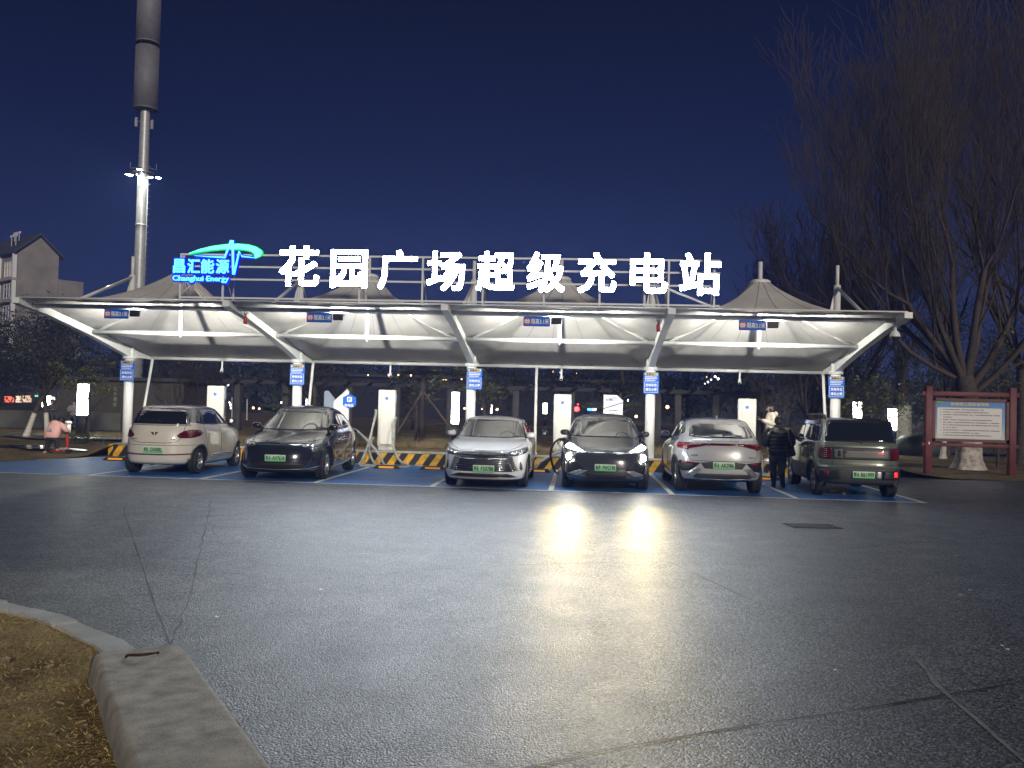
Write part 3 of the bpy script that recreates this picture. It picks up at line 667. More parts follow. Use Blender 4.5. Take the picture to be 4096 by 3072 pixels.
# ------------------------------------------------------------ chargers
M_chg = mat('charger_white', (.62, .62, .57), .35, coat=.3, var=.04, vs=2)
M_ring = mat('charger_ring_light', (.6, .7, 1), .4, emit=(.22, .34, 1), es=3.2)
M_rw = mat('charger_dial_light', (.30, .31, .36), .4)
def charger(x, rz, label):
    t = thing('charging_post', label, 'charger', (x, 24.86, .36), rz, 'white charging posts behind the bays')
    MB().rbox((0, .03, .93), (.50, .30, 1.62), .045).build('cabinet', M_chg, t)
    MB().rbox((0, -.128, .93), (.33, .03, 1.54), .03, axis='y').build('front_cover', M_chg, t)
    mb = MB(); mb.box((0, .03, .06), (.42, .24, .14)); mb.build('plinth', M_grey_steel, t)
    mb = MB(); mb.box((.253, .03, 1.1), (.012, .09, .5)); mb.box((-.253, .03, 1.1), (.012, .09, .5)); mb.build('socket_slot', M_black, t)
    mb = MB(); mb.box((.254, .03, 1.52), (.012, .1, .12)); mb.box((-.254, .03, 1.52), (.012, .1, .12)); mb.build('screen', mat('charger_screen', (.05, .2, .35), .3, emit=(.1, .35, .6), es=.4), t)
    mb = MB(); mb.lathe([(.058, -.146), (.102, -.150), (.102, -.140), (.062, -.14)], (0, 0, 1.50), 28, 'y', close=True); rg = mb.build('light_ring', M_ring, t)
    mb = MB(); mb.lathe([(.0, -.147), (.062, -.147), (.062, -.14)], (0, 0, 1.50), 28, 'y'); mb.build('dial', M_rw, rg)
    mb = MB()   # small petal mark in the dial
    for k in range(8):
        a = pi*(k+.5)/8; mb.add([(.006*cos(a), -.149, 1.49+.006*sin(a)), (.030*cos(a-.13), -.149, 1.49+.030*sin(a-.13)), (.036*cos(a), -.149, 1.49+.036*sin(a)), (.030*cos(a+.13), -.149, 1.49+.030*sin(a+.13))], [(0, 1, 2, 3)])
    mb.build('dial_mark', M_ink, rg)
    return t
cl = ['white charging post with blue ring behind the cream hatchback', 'white charging post with two bagged cables standing right of the black crossover', 'white charging post left of the dark car with its headlights on', 'white charging post behind the silver crossover beside the woman in white']
cx = [-10.60, -5.50, -.43, 4.74]
ch0 = charger(cx[0], 0.13, cl[0])
for i, r_ in ((1, .09), (2, 0), (3, -.16)): copy_tree(ch0, (cx[i], 24.86, .36), r_, cl[i])

# cables
M_wrap = mat('dusty_plastic_wrap', (.27, .28, .27), .45, var=.3, vs=18, bump=.8, bs=22)
M_cable = mat('black_cable', (.02, .02, .022), .45)
def bez(P, n=10):
    P = [V(p) for p in P]; out = []
    for i in range(len(P)-1):
        a, b, c, d = P[max(i-1, 0)], P[i], P[i+1], P[min(i+2, len(P)-1)]
        for k in range(n):
            t = k/n; out.append(.5*((2*b)+(c-a)*t+(2*a-5*b+4*c-d)*t*t+(3*b-a-3*c+d)*t**3))
    out.append(P[-1]); return out
def wrapped(name, label, pts, r=.032, m=M_wrap, gun=None, n=10):
    P = bez(pts, n); R = random.Random(len(label)); t = thing(name, label, 'charging cable', tuple(P[0])); o = P[0]
    mb = MB(); mb.tube([p-o for p in P], [r*R.uniform(.82, 1.28) if m is M_wrap else r for _ in P], 9); mb.build('hose', m, t)
    if gun:
        a, b = gun; mb = MB(); mb.tube([V(a)-o, V(a).lerp(V(b), .5)-o, V(b)-o], [.03, .036, .045], 10)
        d = (V(b)-V(a)).normalized(); q = V(a).lerp(V(b), .4); mb.tube([q-o+V((0, 0, -.03)), q-o+V((0, 0, -.10))-d*.1, V(a)-o+V((0, 0, -.02))], .014, 6); mb.build('connector', M_cable, t)
    return t
wrapped('charging_cable', 'plastic-wrapped hose looping from the left side of the second charger down to the kerb', [(-5.80, 24.72, 1.50), (-5.74, 24.5, 1.42), (-5.73, 24.15, 1.08), (-5.80, 23.98, .57), (-5.92, 23.75, .12), (-5.8, 22.98, .035), (-5.49, 22.87, .035), (-5.12, 22.86, .035)], .035)
wrapped('charging_cable', 'dusty hose plugged into the rear of the black crossover and sagging to the ground', [(-6.12, 23.2, 1.02), (-5.94, 23.4, .90), (-5.707, 23.6, .64), (-5.446, 23.6, .352), (-5.2, 23.3, .06), (-5.1, 22.95, .04)], .034, gun=((-5.98, 23.3, .93), (-6.24, 23.02, 1.06)))
wrapped('charging_cable', 'short wrapped hose curving over the striped kerb beside the second charger', [(-5.80, 24.5, .72), (-5.775, 23.95, .48), (-5.66, 23.85, .16), (-5.4, 23.3, .04), (-5.15, 23.0, .04)], .03)
wrapped('charging_cable', 'plastic-wrapped hose hanging down the right side of the second charger', [(-5.20, 24.72, 1.30), (-5.17, 24.2, 1.0), (-5.09, 23.98, .49), (-4.86, 23.8, .13), (-4.50, 23.25, .035), (-4.7, 22.75, .035), (-5.1, 22.86, .035)], .033)
wrapped('charging_cable', 'black charging hose arching from the front wing of the dark headlit car', [(-.33, 19.98, 1.00), (-.40, 20.0, 1.00), (-.52, 20.05, .90), (-.60, 20.2, .69), (-.585, 20.6, .44), (-.52, 21.4, .16), (-.47, 22.4, .05), (-.46, 23.1, .04)], .026, M_cable, gun=((-.42, 20.0, .99), (-.27, 19.97, 1.01)))
wrapped('charging_cable', 'wrapped hose running from the third charger down behind the white saloon', [(-.50, 24.6, .70), (-.44, 24.0, .53), (-.70, 23.9, .40), (-.90, 23.85, .28), (-1.10, 23.75, .14), (-1.4, 23.3, .04), (-1.8, 23.1, .04)], .033)
wrapped('charging_cable', 'pale bundled hose heaped on the ground beside the woman in black', [(4.98, 24.7, .80), (4.97, 23.95, .42), (4.9, 23.6, .08), (4.75, 23.2, .04), (5.0, 22.95, .05), (5.15, 23.1, .06), (4.95, 23.3, .10), (4.8, 23.05, .10), (4.98, 22.85, .06), (5.2, 22.9, .04)], .045)

# wheel stops
ws = thing('wheel_stop', 'black rubber wheel stop with amber strip at the left end of the bays', 'wheel stop', (-12.28, 22.5, .008), .0, 'black wheel stops with amber strips')
mb = MB(); mb.prism([(-.11, 0), (-.07, .09), (.07, .09), (.11, 0)], -.26, .26, 'x'); mb.add([(-.26, -.11, 0), (-.26, .11, 0), (-.26, .07, .09), (-.26, -.07, .09), (-.36, -.09, 0), (-.36, .09, 0)], [(0, 3, 4), (3, 2, 5, 4), (2, 1, 5)]); mb.add([(.26, -.11, 0), (.26, .11, 0), (.26, .07, .09), (.26, -.07, .09), (.36, -.09, 0), (.36, .09, 0)], [(0, 3, 4), (3, 2, 5, 4), (2, 1, 5)])
mb.build('rubber_body', M_rubber, ws)
mb = MB(); mb.add([(-.2, -.104, .018), (.2, -.104, .018), (.2, -.083, .066), (-.2, -.083, .066)], [(0, 1, 2, 3)]); mb.build('reflector_strip', mat('amber_reflector', (.85, .38, .02), .3, emit=(.8, .35, .02), es=.12), ws)
for (x, y, l) in ((-4.95, 22.55, 'black wheel stop with amber strip at the foot of the second charger'), (-3.75, 22.7, 'black wheel stop with amber strip just left of the white saloon'), (-1.02, 22.9, 'black wheel stop with amber strip between white saloon and dark car'), (4.85, 22.7, 'black wheel stop with amber strip beside the woman in black')):
    copy_tree(ws, (x, y, .008), label=l)
# ------------------------------------------------------------ cars
def catmull(rows, sub):
    out = []
    n = len(rows)
    for i in range(n-1):
        a, b, c, d = rows[max(i-1, 0)], rows[i], rows[i+1], rows[min(i+2, n-1)]
        for k in range(sub):
            t = k/sub
            out.append(tuple(.5*((2*q)+(r-p)*t+(2*p-5*q+4*r-s)*t*t+(3*q-p-3*r+s)*t**3) for p, q, r, s in zip(a, b, c, d)))
    out.append(rows[-1]); return out
def car_shell(rings, sub=4, NQ=18):
    R_ = catmull(rings, sub); vs = []
    n = NQ*4
    for (yf, zf, w, zs, yr, zr, pe) in R_:
        ym = (yf+yr)/2; lf = ym-yf; lr = yr-ym
        # quarter outline, resampled by arc length
        pa, pb = pe*1.6, pe*.85; pts = [(cos(t)**(2/pa) if t < pi/2-1e-9 else 0, sin(t)**(2/pb)) for t in [i/90*pi/2 for i in range(91)]]
        def q(ll):
            P = [(a*ll, b*w) for a, b in pts]; d = [0]
            for i in range(90): d.append(d[-1]+math.hypot(P[i+1][0]-P[i][0], P[i+1][1]-P[i][1]))
            o = []; j = 0
            for k in range(NQ):
                # denser near the corner by blending uniform arc and parameter
                T = d[-1]*k/NQ
                while d[j+1] < T: j += 1
                f = (T-d[j])/max(1e-9, d[j+1]-d[j]); o.append((P[j][0]+(P[j+1][0]-P[j][0])*f, P[j][1]+(P[j+1][1]-P[j][1])*f))
            o.append((0, w)); return o
        F_ = q(lf); B_ = q(lr); ring = []
        def zf_(l, ll, ze): return zs+(ze-zs)*min(1, (l/ll))**1.6
        for k in range(NQ): l, x = F_[k]; ring.append((x, ym-l, zf_(l, lf, zf)))
        for k in range(NQ, 0, -1): l, x = B_[k]; ring.append((x, ym+l, zf_(l, lr, zr)))
        for k in range(NQ): l, x = B_[k]; ring.append((-x, ym+l, zf_(l, lr, zr)))
        for k in range(NQ, 0, -1): l, x = F_[k]; ring.append((-x, ym-l, zf_(l, lf, zf)))
        vs += ring
    m = len(R_); fs = [(j*n+i, j*n+(i+1) % n, (j+1)*n+(i+1) % n, (j+1)*n+i) for j in range(m-1) for i in range(n)]
    fs += [tuple(range(n))[::-1], tuple((m-1)*n+i for i in range(n))]
    return vs, fs, n, m
class Car:
    def __init__(s, name, label, cat, loc, deg, rings, paint, wb, wr, tw, glasssplit=None, roofmat=None, roofring=8, arch=.055, sub=4, under=None):
        s.root = thing(name, label, cat, (*loc, .004), rad(deg)); s.paint = paint
        vs, fs, n, m = car_shell(rings, sub); s.W = max(r[2] for r in rings); s.wb = wb; s.wr = wr
        bm = bmesh.new(); bv = [bm.verts.new(v) for v in vs]
        for f in fs: bm.faces.new([bv[i] for i in f])
        bmesh.ops.recalc_face_normals(bm, faces=bm.faces)
        s.bvh = BVHTree.FromBMesh(bm)
        me = bpy.data.meshes.new('body'); bm.to_mesh(me); bm.free()
        me.materials.append(paint); me.materials.append(roofmat or paint); me.materials.append(under[0] if under else M_black)
        for k, p in enumerate(me.polygons):
            p.use_smooth = len(p.vertices) == 4
            if k < (m-1)*n:
                ri = (k//n)/sub
                if roofmat and ri >= roofring: p.material_index = 1
                if under and p.center.z < under[1]: p.material_index = 2
            elif roofmat and p.center.z > 1: p.material_index = 1
            if p.center.z < .21: p.material_index = 2

        o = bpy.data.objects.new('body', me); COL.objects.link(o)
        # cut the wheel wells
        mb = MB()
        for sx in (-1, 1):
            for sy in (-1, 1):
                x0 = sx*(s.W-.34); x1 = sx*(s.W+.2)
                mb.lathe([(0, min(x0, x1)), (wr+arch, min(x0, x1)), (wr+arch, max(x0, x1)), (0, max(x0, x1))], (0, sy*wb/2, wr), 30, 'x')
        c = mb.build('cutter', M_black); md = o.modifiers.new('b', 'BOOLEAN'); md.object = c; md.operation = 'DIFFERENCE'; md.solver = 'EXACT'
        bpy.context.view_layer.update(); dg = bpy.context.evaluated_depsgraph_get(); m2 = bpy.data.meshes.new_from_object(o.evaluated_get(dg)); o.modifiers.clear(); o.data = m2
        bpy.data.objects.remove(c)
        for p in m2.polygons:   # well interiors dark
            cc = p.center
            for sy in (-1, 1):
                if math.hypot(cc.y-sy*wb/2, cc.z-wr) < wr+arch+.004 and abs(cc.x) < s.W-.02 and cc.z > .21:
                    if abs(p.normal.x) > .9 and abs(cc.x) < s.W-.3 or (V((0, cc.y-sy*wb/2, cc.z-wr)).normalized().dot(p.normal) < -.8): p.material_index = 2
        o.parent = s.root; s.body = o
        for sx in (-1, 1):
            for sy in (-1, 1): s.wheel(sx, sy, tw)
    def wheel(s, sx, sy, tw):
        x = sx*(s.W-tw/2-.045); r = s.wr; mb = MB(); h = tw/2
        prof = [(r*.62, -h*.8), (r*.72, -h), (r*.90, -h*1.02), (r*.975, -h*.9), (r, -h*.6), (r*1.0, -h*.2), (r*.985, -h*.17), (r*.985, -h*.1), (r, -h*.08), (r, h*.08), (r*.985, h*.1), (r*.985, h*.17), (r, h*.2), (r, h*.6), (r*.975, h*.9), (r*.90, h*1.02), (r*.72, h), (r*.62, h*.8)]
        mb.lathe(prof, (0, 0, 0), 36, 'x', close=True); w = mb.build('wheel', M_rubber, s.root); w.location = (x, sy*s.wb/2, r)
        mb = MB(); q = sx*h
        mb.lathe([(r*.60, -q*.6), (r*.64, q*.5), (r*.665, q*.93), (r*.63, q*.93), (r*.60, q*.6), (r*.58, q*.2)], (0, 0, 0), 36, 'x')
        mb.lathe([(0, q*.62), (r*.12, q*.62), (r*.15, q*.45), (r*.60, q*.1)], (0, 0, 0), 30, 'x', mi=1)
        for k in range(5):
            a = 2*pi*k/5+.3
            for da in (-.13, .13):
                c0, s0 = cos(a+da*.4), sin(a+da*.4); c1, s1 = cos(a+da*1.35), sin(a+da*1.35)
                mb.tube([(q*.60, r*.10*c0, r*.10*s0), (q*.74, r*.36*cos(a+da), r*.36*sin(a+da)), (q*.88, r*.635*c1, r*.635*s1)], [r*.045, r*.042, r*.05], 6)
        mb.build('rim', [s.rimmat if hasattr(s, 'rimmat') else M_alloy, M_black], w)
    # --- patches projected on the shell
    def hit(s, ax, a, b):
        O, D = {'f': (V((a, -9, b)), V((0, 1, 0))), 'r': (V((a, 9, b)), V((0, -1, 0))), 'R': (V((9, a, b)), V((-1, 0, 0))), 'L': (V((-9, a, b)), V((1, 0, 0))), 't': (V((a, b, 9)), V((0, 0, -1)))}[ax]
        h = s.bvh.ray_cast(O, D)
        if h[0] is None:
            guess = {'f': V((a, -2.2, b)), 'r': V((a, 2.2, b)), 'R': V((.9, a, b)), 'L': V((-.9, a, b)), 't': V((a, b, 1.2))}[ax]
            h = s.bvh.find_nearest(guess)
        return h[0], h[1]
    def patch(s, name, ax, out, m, off=.006, step=.05, parent=None, rim=.03, thick=0, label=None):
        P = []
        for i in range(len(out)):
            a, b = out[i], out[(i+1) % len(out)]; L_ = math.hypot(b[0]-a[0], b[1]-a[1]); k = max(1, int(L_/step+.5))
            P += [(a[0]+(b[0]-a[0])*j/k, a[1]+(b[1]-a[1])*j/k) for j in range(k)]
        nb = len(P); x0 = min(p[0] for p in P); x1 = max(p[0] for p in P); y0 = min(p[1] for p in P); y1 = max(p[1] for p in P)
        def inside(x, y):
            c = False; j = nb-1
            for i in range(nb):
                if (P[i][1] > y) != (P[j][1] > y) and x < (P[j][0]-P[i][0])*(y-P[i][1])/(P[j][1]-P[i][1])+P[i][0]: c = not c
                j = i
            return c
        I = []; gx = x0+step*.5
        while gx < x1:
            gy = y0+step*.5
            while gy < y1:
                if inside(gx, gy) and min((gx-p[0])**2+(gy-p[1])**2 for p in P) > (step*.4)**2: I.append((gx, gy))
                gy += step
            gx += step
        vs, es, fs, *_ = delaunay_2d_cdt([V(p) for p in P+I], [(i, (i+1) % nb) for i in range(nb)], [list(range(nb))], 1, 1e-5)
        pos = []; nrm = []
        for v in vs:
            h, n = s.hit(ax, v.x, v.y); pos.append(h+n*(off+thick)); nrm.append(n)
        mb = MB(); mb.add(pos, [tuple(f) for f in fs], 0, True)
        # rim going inward so that no gap shows at the edge
        cnt = {}
        for f in fs:
            for i in range(len(f)): e_ = tuple(sorted((f[i], f[(i+1) % len(f)]))); cnt[e_] = cnt.get(e_, 0)+1
        for (i, j), c in cnt.items():
            if c == 1: mb.add([pos[i], pos[j], pos[j]-nrm[j]*(rim+thick), pos[i]-nrm[i]*(rim+thick)], [(0, 1, 2, 3)], 0, False)
        o = mb.build(name, m, parent or s.root, label)
        me = o.data; c_ = sum((V(p) for p in pos), V())/len(pos); n_ = sum(nrm, V()); av = sum((p.normal*p.area for p in me.polygons if True), V())
        return o
    def both(s, name, ax, out, m, **k):
        a = s.patch(name, ax, out, m, **k); return a, s.patch(name, ax, [(-x, z) for x, z in out], m, **k)
    def sides(s, name, out, m, **k):
        a = s.patch(name, 'R', out, m, **k); return a, s.patch(name, 'L', out, m, **k)
    def line(s, name, ax, pts, w, m, off=.004, parent=None, r=None):
        # thin line laid on the shell: seams, chrome strips
        P = []
        for a, b in zip(pts, pts[1:]):
            k = max(1, int(math.hypot(b[0]-a[0], b[1]-a[1])/.05)); P += [(a[0]+(b[0]-a[0])*j/k, a[1]+(b[1]-a[1])*j/k) for j in range(k)]
        P.append(pts[-1]); mb = MB(); mb.tube([s.hit(ax, *p)[0]+s.hit(ax, *p)[1]*(off-w*.35) for p in P], w/2, 6); return mb.build(name, m, parent or s.root)
    def seams(s, segs):
        P = MB()
        for ax, pts in segs:
            Q = []
            for a, b in zip(pts, pts[1:]):
                k = max(1, int(math.hypot(b[0]-a[0], b[1]-a[1])/.05)); Q += [(a[0]+(b[0]-a[0])*j/k, a[1]+(b[1]-a[1])*j/k) for j in range(k)]
            Q.append(pts[-1])
            for sd in ((ax,) if ax not in 'S' else 'RL'):
                P.tube([s.hit(sd, *p)[0]+s.hit(sd, *p)[1]*.0005 for p in Q], .0055, 5)
        return P.build('panel_gap', M_ink, s.root)
    def plate(s, txt, ax, x, z, y=None, dy=.012, w=.44, h=.14, label=None):
        p, n = s.hit(ax, x, z); f = ax == 'f'; yy = (min(s.hit(ax, x-w/2, z)[0].y, p.y) if f else max(s.hit(ax, x-w/2, z)[0].y, p.y)); yy = yy-dy if f else yy+dy

        mb = MB(); mb.rbox((0, 0, 0), (w, .012, h), .012, axis='y'); o = mb.build('licence_plate', M_plate, s.root); o.location = (x, yy, z); o.rotation_euler = (0, 0, 0 if f else pi)
        mb = MB(); mb.text(txt[0], -w/2+.02, -.042, .055, .086, -.0085, .01); mb.text(txt[1], -w/2+.083, -.042, .045, .086, -.0085, .02); mb.text(txt[2:], -w/2+.165, -.042, w-.185, .086, -.0085, .02); mb.build('plate_lettering', M_ink, o)
        mb = MB(); [mb.lathe([(0, -.009), (.006, -.0085), (.006, -.006)], (a, 0, b), 8, 'y') for a in (-.12, .12) for b in (-.058, .058)]; mb.ball((-w/2+.145, -.008, .0), .007, 6); mb.build('plate_bolts', M_chrome, o)
        return o
    def mirror(s, y, z, m=None, w=.17, h=.13, out=.06, d=.10):
        for sx in (-1, 1):
            p, n = s.hit('R' if sx > 0 else 'L', y, z); mb = MB(); cx = p.x+sx*(out+w/2)
            mb.ball((cx, y, z+.04), (w/2+.01, d, h/2), 14, 0, sq=.72); mb.tube([(p.x-sx*.03, y+.02, z-.04), (cx-sx*w*.2, y, z)], [.03, .022], 8, 1)
            o = mb.build('wing_mirror', [m or s.paint, M_black], s.root)
            mb = MB(); mb.prism([((w/2-.012)*cos(a)**1, (h/2-.012)*sin(a)) for a in [k*pi/8 for k in range(16)]], .0, .006, 'y', M=Matrix.Translation((cx, y+d*.93, z+.04))); mb.build('mirror_glass', M_chrome, o)
    def handles(s, pts, m=None):
        for (y, z) in pts:
            for ax, sx in (('R', 1), ('L', -1)):
                p, n = s.hit(ax, y, z); mb = MB(); mb.tube([(p.x+sx*-.005, y-.10, z), (p.x+sx*.022, y-.07, z), (p.x+sx*.024, y+.07, z), (p.x-sx*.005, y+.10, z)], .011, 6); mb.build('door_handle', m or s.paint, s.root)
    def wiper(s, ax, pts):
        mb = MB(); P = [s.hit(ax, *p) for p in pts]; mb.tube([h+n*.02 for h, n in P], .009, 6); mb.build('wiper', M_black, s.root)
    def cladding(s, m, w=.06, t=.012):
        for sx, ax in ((1, 'R'), (-1, 'L')):
            for sy in (-1, 1):
                rows = []
                for k in range(25):
                    a = -.18+(pi+.36)*k/24; row = []
                    for rr, of in ((s.wr+.05, -.02), (s.wr+.05, t), (s.wr+.055+w, t), (s.wr+.06+w, -.01)):
                        y = sy*s.wb/2+rr*cos(a); z = max(.2, s.wr+rr*sin(a)); h, n = s.hit(ax, sy*s.wb/2+(s.wr+.06+w)*cos(a), max(.2, s.wr+(s.wr+.06+w)*sin(a))); row.append((h.x+sx*of, y, z))
                    rows.append(row)
                mb = MB(); mb.grid(rows); mb.build('wheel_arch_trim', m, s.root)
def paint(name, col, flake=0, rough=.32, metal=0.0):
    return mat(name, col, rough, metal, coat=1.0)
m = bpy.data.materials.new('green_plate'); m.use_nodes = True; nt = m.node_tree; N = nt.nodes; L = nt.links
tc = N.new('ShaderNodeTexCoord'); sp = N.new('ShaderNodeSeparateXYZ'); L.new(tc.outputs['Object'], sp.inputs[0]); mr = N.new('ShaderNodeMapRange'); mr.inputs[1].default_value = -.07; mr.inputs[2].default_value = .07; L.new(sp.outputs['Z'], mr.inputs[0])
rp = N.new('ShaderNodeValToRGB'); rp.color_ramp.elements[0].color = (.14, .58, .20, 1); rp.color_ramp.elements[1].color = (.62, .86, .64, 1); L.new(mr.outputs[0], rp.inputs[0]); L.new(rp.outputs[0], N['Principled BSDF'].inputs['Base Color']); N['Principled BSDF'].inputs['Roughness'].default_value = .35
N['Principled BSDF'].inputs['Emission Strength'].default_value = 0; M_plate = m
M_lens = mat('headlamp_lens', (.10, .11, .12), .06, .2, coat=1)
M_lensw = mat('headlamp_reflector', (.75, .77, .8), .15, .9)
M_tail = mat('tail_lamp_red', (.09, .003, .006), .15, coat=.3)
M_tail2 = mat('tail_lamp_bright', (.24, .005, .008), .15, coat=.3)
M_ccgrey = mat('grey_cladding', (.045, .047, .05), .6)
M_silver = mat('silver_trim', (.42, .43, .44), .3, .7)
M_drl = mat('daytime_light', (1, 1, 1), .3, emit=(.93, .96, 1), es=28)
M_beam = mat('main_beam_lens', (1, 1, 1), .3, emit=(1, .94, .78), es=160)
M_inside = mat('cabin_trim', (.25, .25, .25), .7)

# --- 1 cream hatchback, rear to the viewer
P1 = paint('cream_paint', (.66, .62, .54)); R1 = paint('dark_grey_roof_paint', (.10, .10, .105), rough=.25)
c = Car('parked_car', 'cream hatchback with dark grey roof parked tail-out at the left end', 'car', (-9.47, 20.60), 183.4, [
 (-1.82, .20, .72, .19, 1.78, .22, 3.6), (-1.93, .28, .80, .25, 1.90, .27, 3.6), (-1.98, .42, .845, .42, 1.94, .40, 3.5), (-1.99, .60, .854, .62, 1.955, .58, 3.4), (-1.95, .76, .85, .80, 1.94, .78, 3.4),
 (-1.84, .88, .835, .93, 1.90, .95, 3.4), (-1.65, .96, .81, 1.0, 1.85, 1.05, 3.5), (-1.38, 1.01, .785, 1.045, 1.81, 1.11, 3.7), (-1.15, 1.05, .765, 1.075, 1.77, 1.15, 3.9), (-1.0, 1.13, .74, 1.13, 1.71, 1.22, 4.0),
 (-.46, 1.42, .645, 1.41, 1.50, 1.45, 4.0), (-.26, 1.50, .58, 1.495, 1.36, 1.525, 3.6), (.0, 1.55, .40, 1.55, 1.0, 1.56, 3), (.2, 1.575, .1, 1.575, .5, 1.578, 3)], P1, 2.56, .295, .20, roofmat=R1, roofring=8.6)
c.patch('rear_window', 'r', [(-.65, 1.125), (-.62, 1.30), (-.54, 1.42), (-.40, 1.455), (.40, 1.455), (.54, 1.42), (.62, 1.30), (.65, 1.125)], M_glass)
c.patch('windshield', 'f', [(-.66, 1.09), (-.56, 1.41), (.56, 1.41), (.66, 1.09)], M_glass)
c.sides('side_window', [(-.86, 1.11), (-.48, 1.37), (-.30, 1.41), (.02, 1.42), (.02, 1.11)], M_glass)
c.sides('side_window', [(.08, 1.11), (.08, 1.42), (.62, 1.41), (.95, 1.38), (.98, 1.11)], M_glass)
c.sides('side_window', [(1.04, 1.12), (1.04, 1.37), (1.20, 1.34), (1.34, 1.16)], M_glass)
c.both('tail_light', 'r', [(.47, .87), (.52, .93), (.60, .985), (.70, 1.01), (.78, 1.0), (.815, .94), (.80, .87), (.74, .83), (.62, .82), (.52, .83)], M_tail, thick=.012, off=.006, step=.04)
c.line('rear_chrome_strip', 'r', [(-.70, .47), (-.3, .455), (.3, .455), (.70, .47)], .035, M_chrome, off=.012)
c.both('rear_reflector', 'r', [(.40, .445), (.72, .46), (.72, .485), (.40, .47)], M_tail2, off=.02)
c.line('window_chrome', 'r', [(-.68, 1.105), (0, 1.10), (.68, 1.105)], .020, M_chrome, off=.012)
c.seams([('r', [(-.60, 1.12), (-.58, .95), (-.56, .82), (-.48, .745), (-.30, .715), (.30, .715), (.48, .745), (.56, .82), (.58, .95), (.60, 1.12)]), ('S', [(.05, 1.08), (.05, .8), (.07, .35)]), ('S', [(-.98, 1.05), (-.92, .7), (-.86, .35), (.75, .33), (.93, .55), (1.02, .85), (1.08, 1.08)]), ('r', [(-.84, .665), (0, .66), (.84, .665)])])
c.sides('sill_strip', [(-.68, .385), (-.68, .41), (.62, .425), (.62, .40)], M_chrome, off=.012)
c.plate('鄂KD50082', 'r', .0, .565)
# winged mark
mb = MB()
for sx in (-1, 1):
    for k in range(3): mb.prism([(sx*(.012+.022*k), -.05+.028*k), (sx*(.030+.022*k), -.035+.028*k), (sx*(.040+.022*k), .035), (sx*(.018+.022*k), .035)], 0, .008, 'y')
p, n = c.hit('r', 0, .92); o = mb.build('emblem', M_dark_metal, c.root); o.location = (0, p.y+.002, .915)
mb = MB(); p, n = c.hit('r', .42, .80); mb.text('WULING', .54, .785, .20, .028, p.y+.006, .02, flip=True); mb.text('五菱缤果', -.28, .775, .18, .035, p.y+.012, .02, flip=True); mb.build('boot_lettering', M_dark_metal, c.root)
mb = MB(); p, n = c.hit('r', .30, 1.35); M_ = Matrix.Translation((0, 0, 0)); mb.text('实习驾驶', .46, 1.36, .16, .03, c.hit('r', .42, 1.37)[0].y+.012, .02, flip=True); mb.text('请多关照', .48, 1.31, .18, .03, c.hit('r', .44, 1.32)[0].y+.012, .02, flip=True); mb.build('window_sticker', mat('sticker_pink', (.7, .45, .5), .6), c.root)
c.mirror(-.80, 1.13, M_black); c.handles([(-.10, .90), (.88, .915)]); c.wiper('r', [(-.08, 1.165), (.0, 1.20), (.20, 1.19), (.42, 1.185)])
c.cladding(M_ccgrey, .035, .008)

# --- 2 black crossover, nose out
P2 = paint('black_paint', (.016, .017, .022), rough=.2)
c = Car('parked_car', 'black crossover parked nose-out next to the cream hatchback', 'car', (-6.5, 20.35), 3.4, [
 (-2.12, .18, .82, .19, 2.25, .26, 3.6), (-2.25, .24, .91, .24, 2.38, .36, 3.6), (-2.32, .40, .95, .42, 2.43, .56, 3.4), (-2.31, .56, .96, .62, 2.43, .78, 3.3), (-2.26, .68, .957, .76, 2.40, .92, 3.3), (-2.17, .78, .94, .88, 2.35, 1.02, 3.3),
 (-1.98, .87, .91, .97, 2.25, 1.10, 3.3), (-1.6, .96, .875, 1.03, 2.10, 1.17, 3.4), (-1.15, 1.045, .845, 1.07, 1.95, 1.22, 3.6), (-.97, 1.12, .82, 1.13, 1.80, 1.28, 3.8),
 (-.28, 1.44, .69, 1.42, 1.25, 1.47, 3.6), (-.05, 1.54, .61, 1.52, .95, 1.555, 3.3), (.2, 1.59, .42, 1.585, .7, 1.60, 3), (.4, 1.615, .1, 1.615, .5, 1.62, 3)], P2, 2.89, .345, .235)
M_ws = mat('windshield_glass', (.055, .06, .062), .05, spec=.8, coat=1)
c.patch('windshield', 'f', [(-.76, 1.075), (-.70, 1.25), (-.60, 1.44), (-.30, 1.475), (.30, 1.475), (.60, 1.44), (.70, 1.25), (.76, 1.075), (.4, 1.06), (-.4, 1.06)], M_ws)
c.patch('glass_roof', 't', [(-.5, -.02), (-.5, 1.1), (.5, 1.1), (.5, -.02)], M_glass, off=.004)
c.patch('rear_window', 'r', [(-.62, 1.25), (-.55, 1.44), (.55, 1.44), (.62, 1.25)], M_glass)
c.sides('side_window', [(-.88, 1.11), (-.62, 1.26), (-.28, 1.42), (.05, 1.48), (.30, 1.485), (.28, 1.13)], M_glass)
c.sides('side_window', [(.35, 1.13), (.36, 1.485), (.75, 1.46), (1.10, 1.38), (1.35, 1.26), (1.30, 1.18)], M_glass)
c.line('window_surround', 'R', [(-.95, 1.085), (-.62, 1.29), (-.28, 1.455), (.05, 1.51), (.5, 1.51), (1.0, 1.44), (1.42, 1.28), (1.40, 1.17)], .014, M_silver, off=.008); c.line('window_surround', 'L', [(-.95, 1.085), (-.62, 1.29), (-.28, 1.455), (.05, 1.51), (.5, 1.51), (1.0, 1.44), (1.42, 1.28), (1.40, 1.17)], .014, M_silver, off=.008)
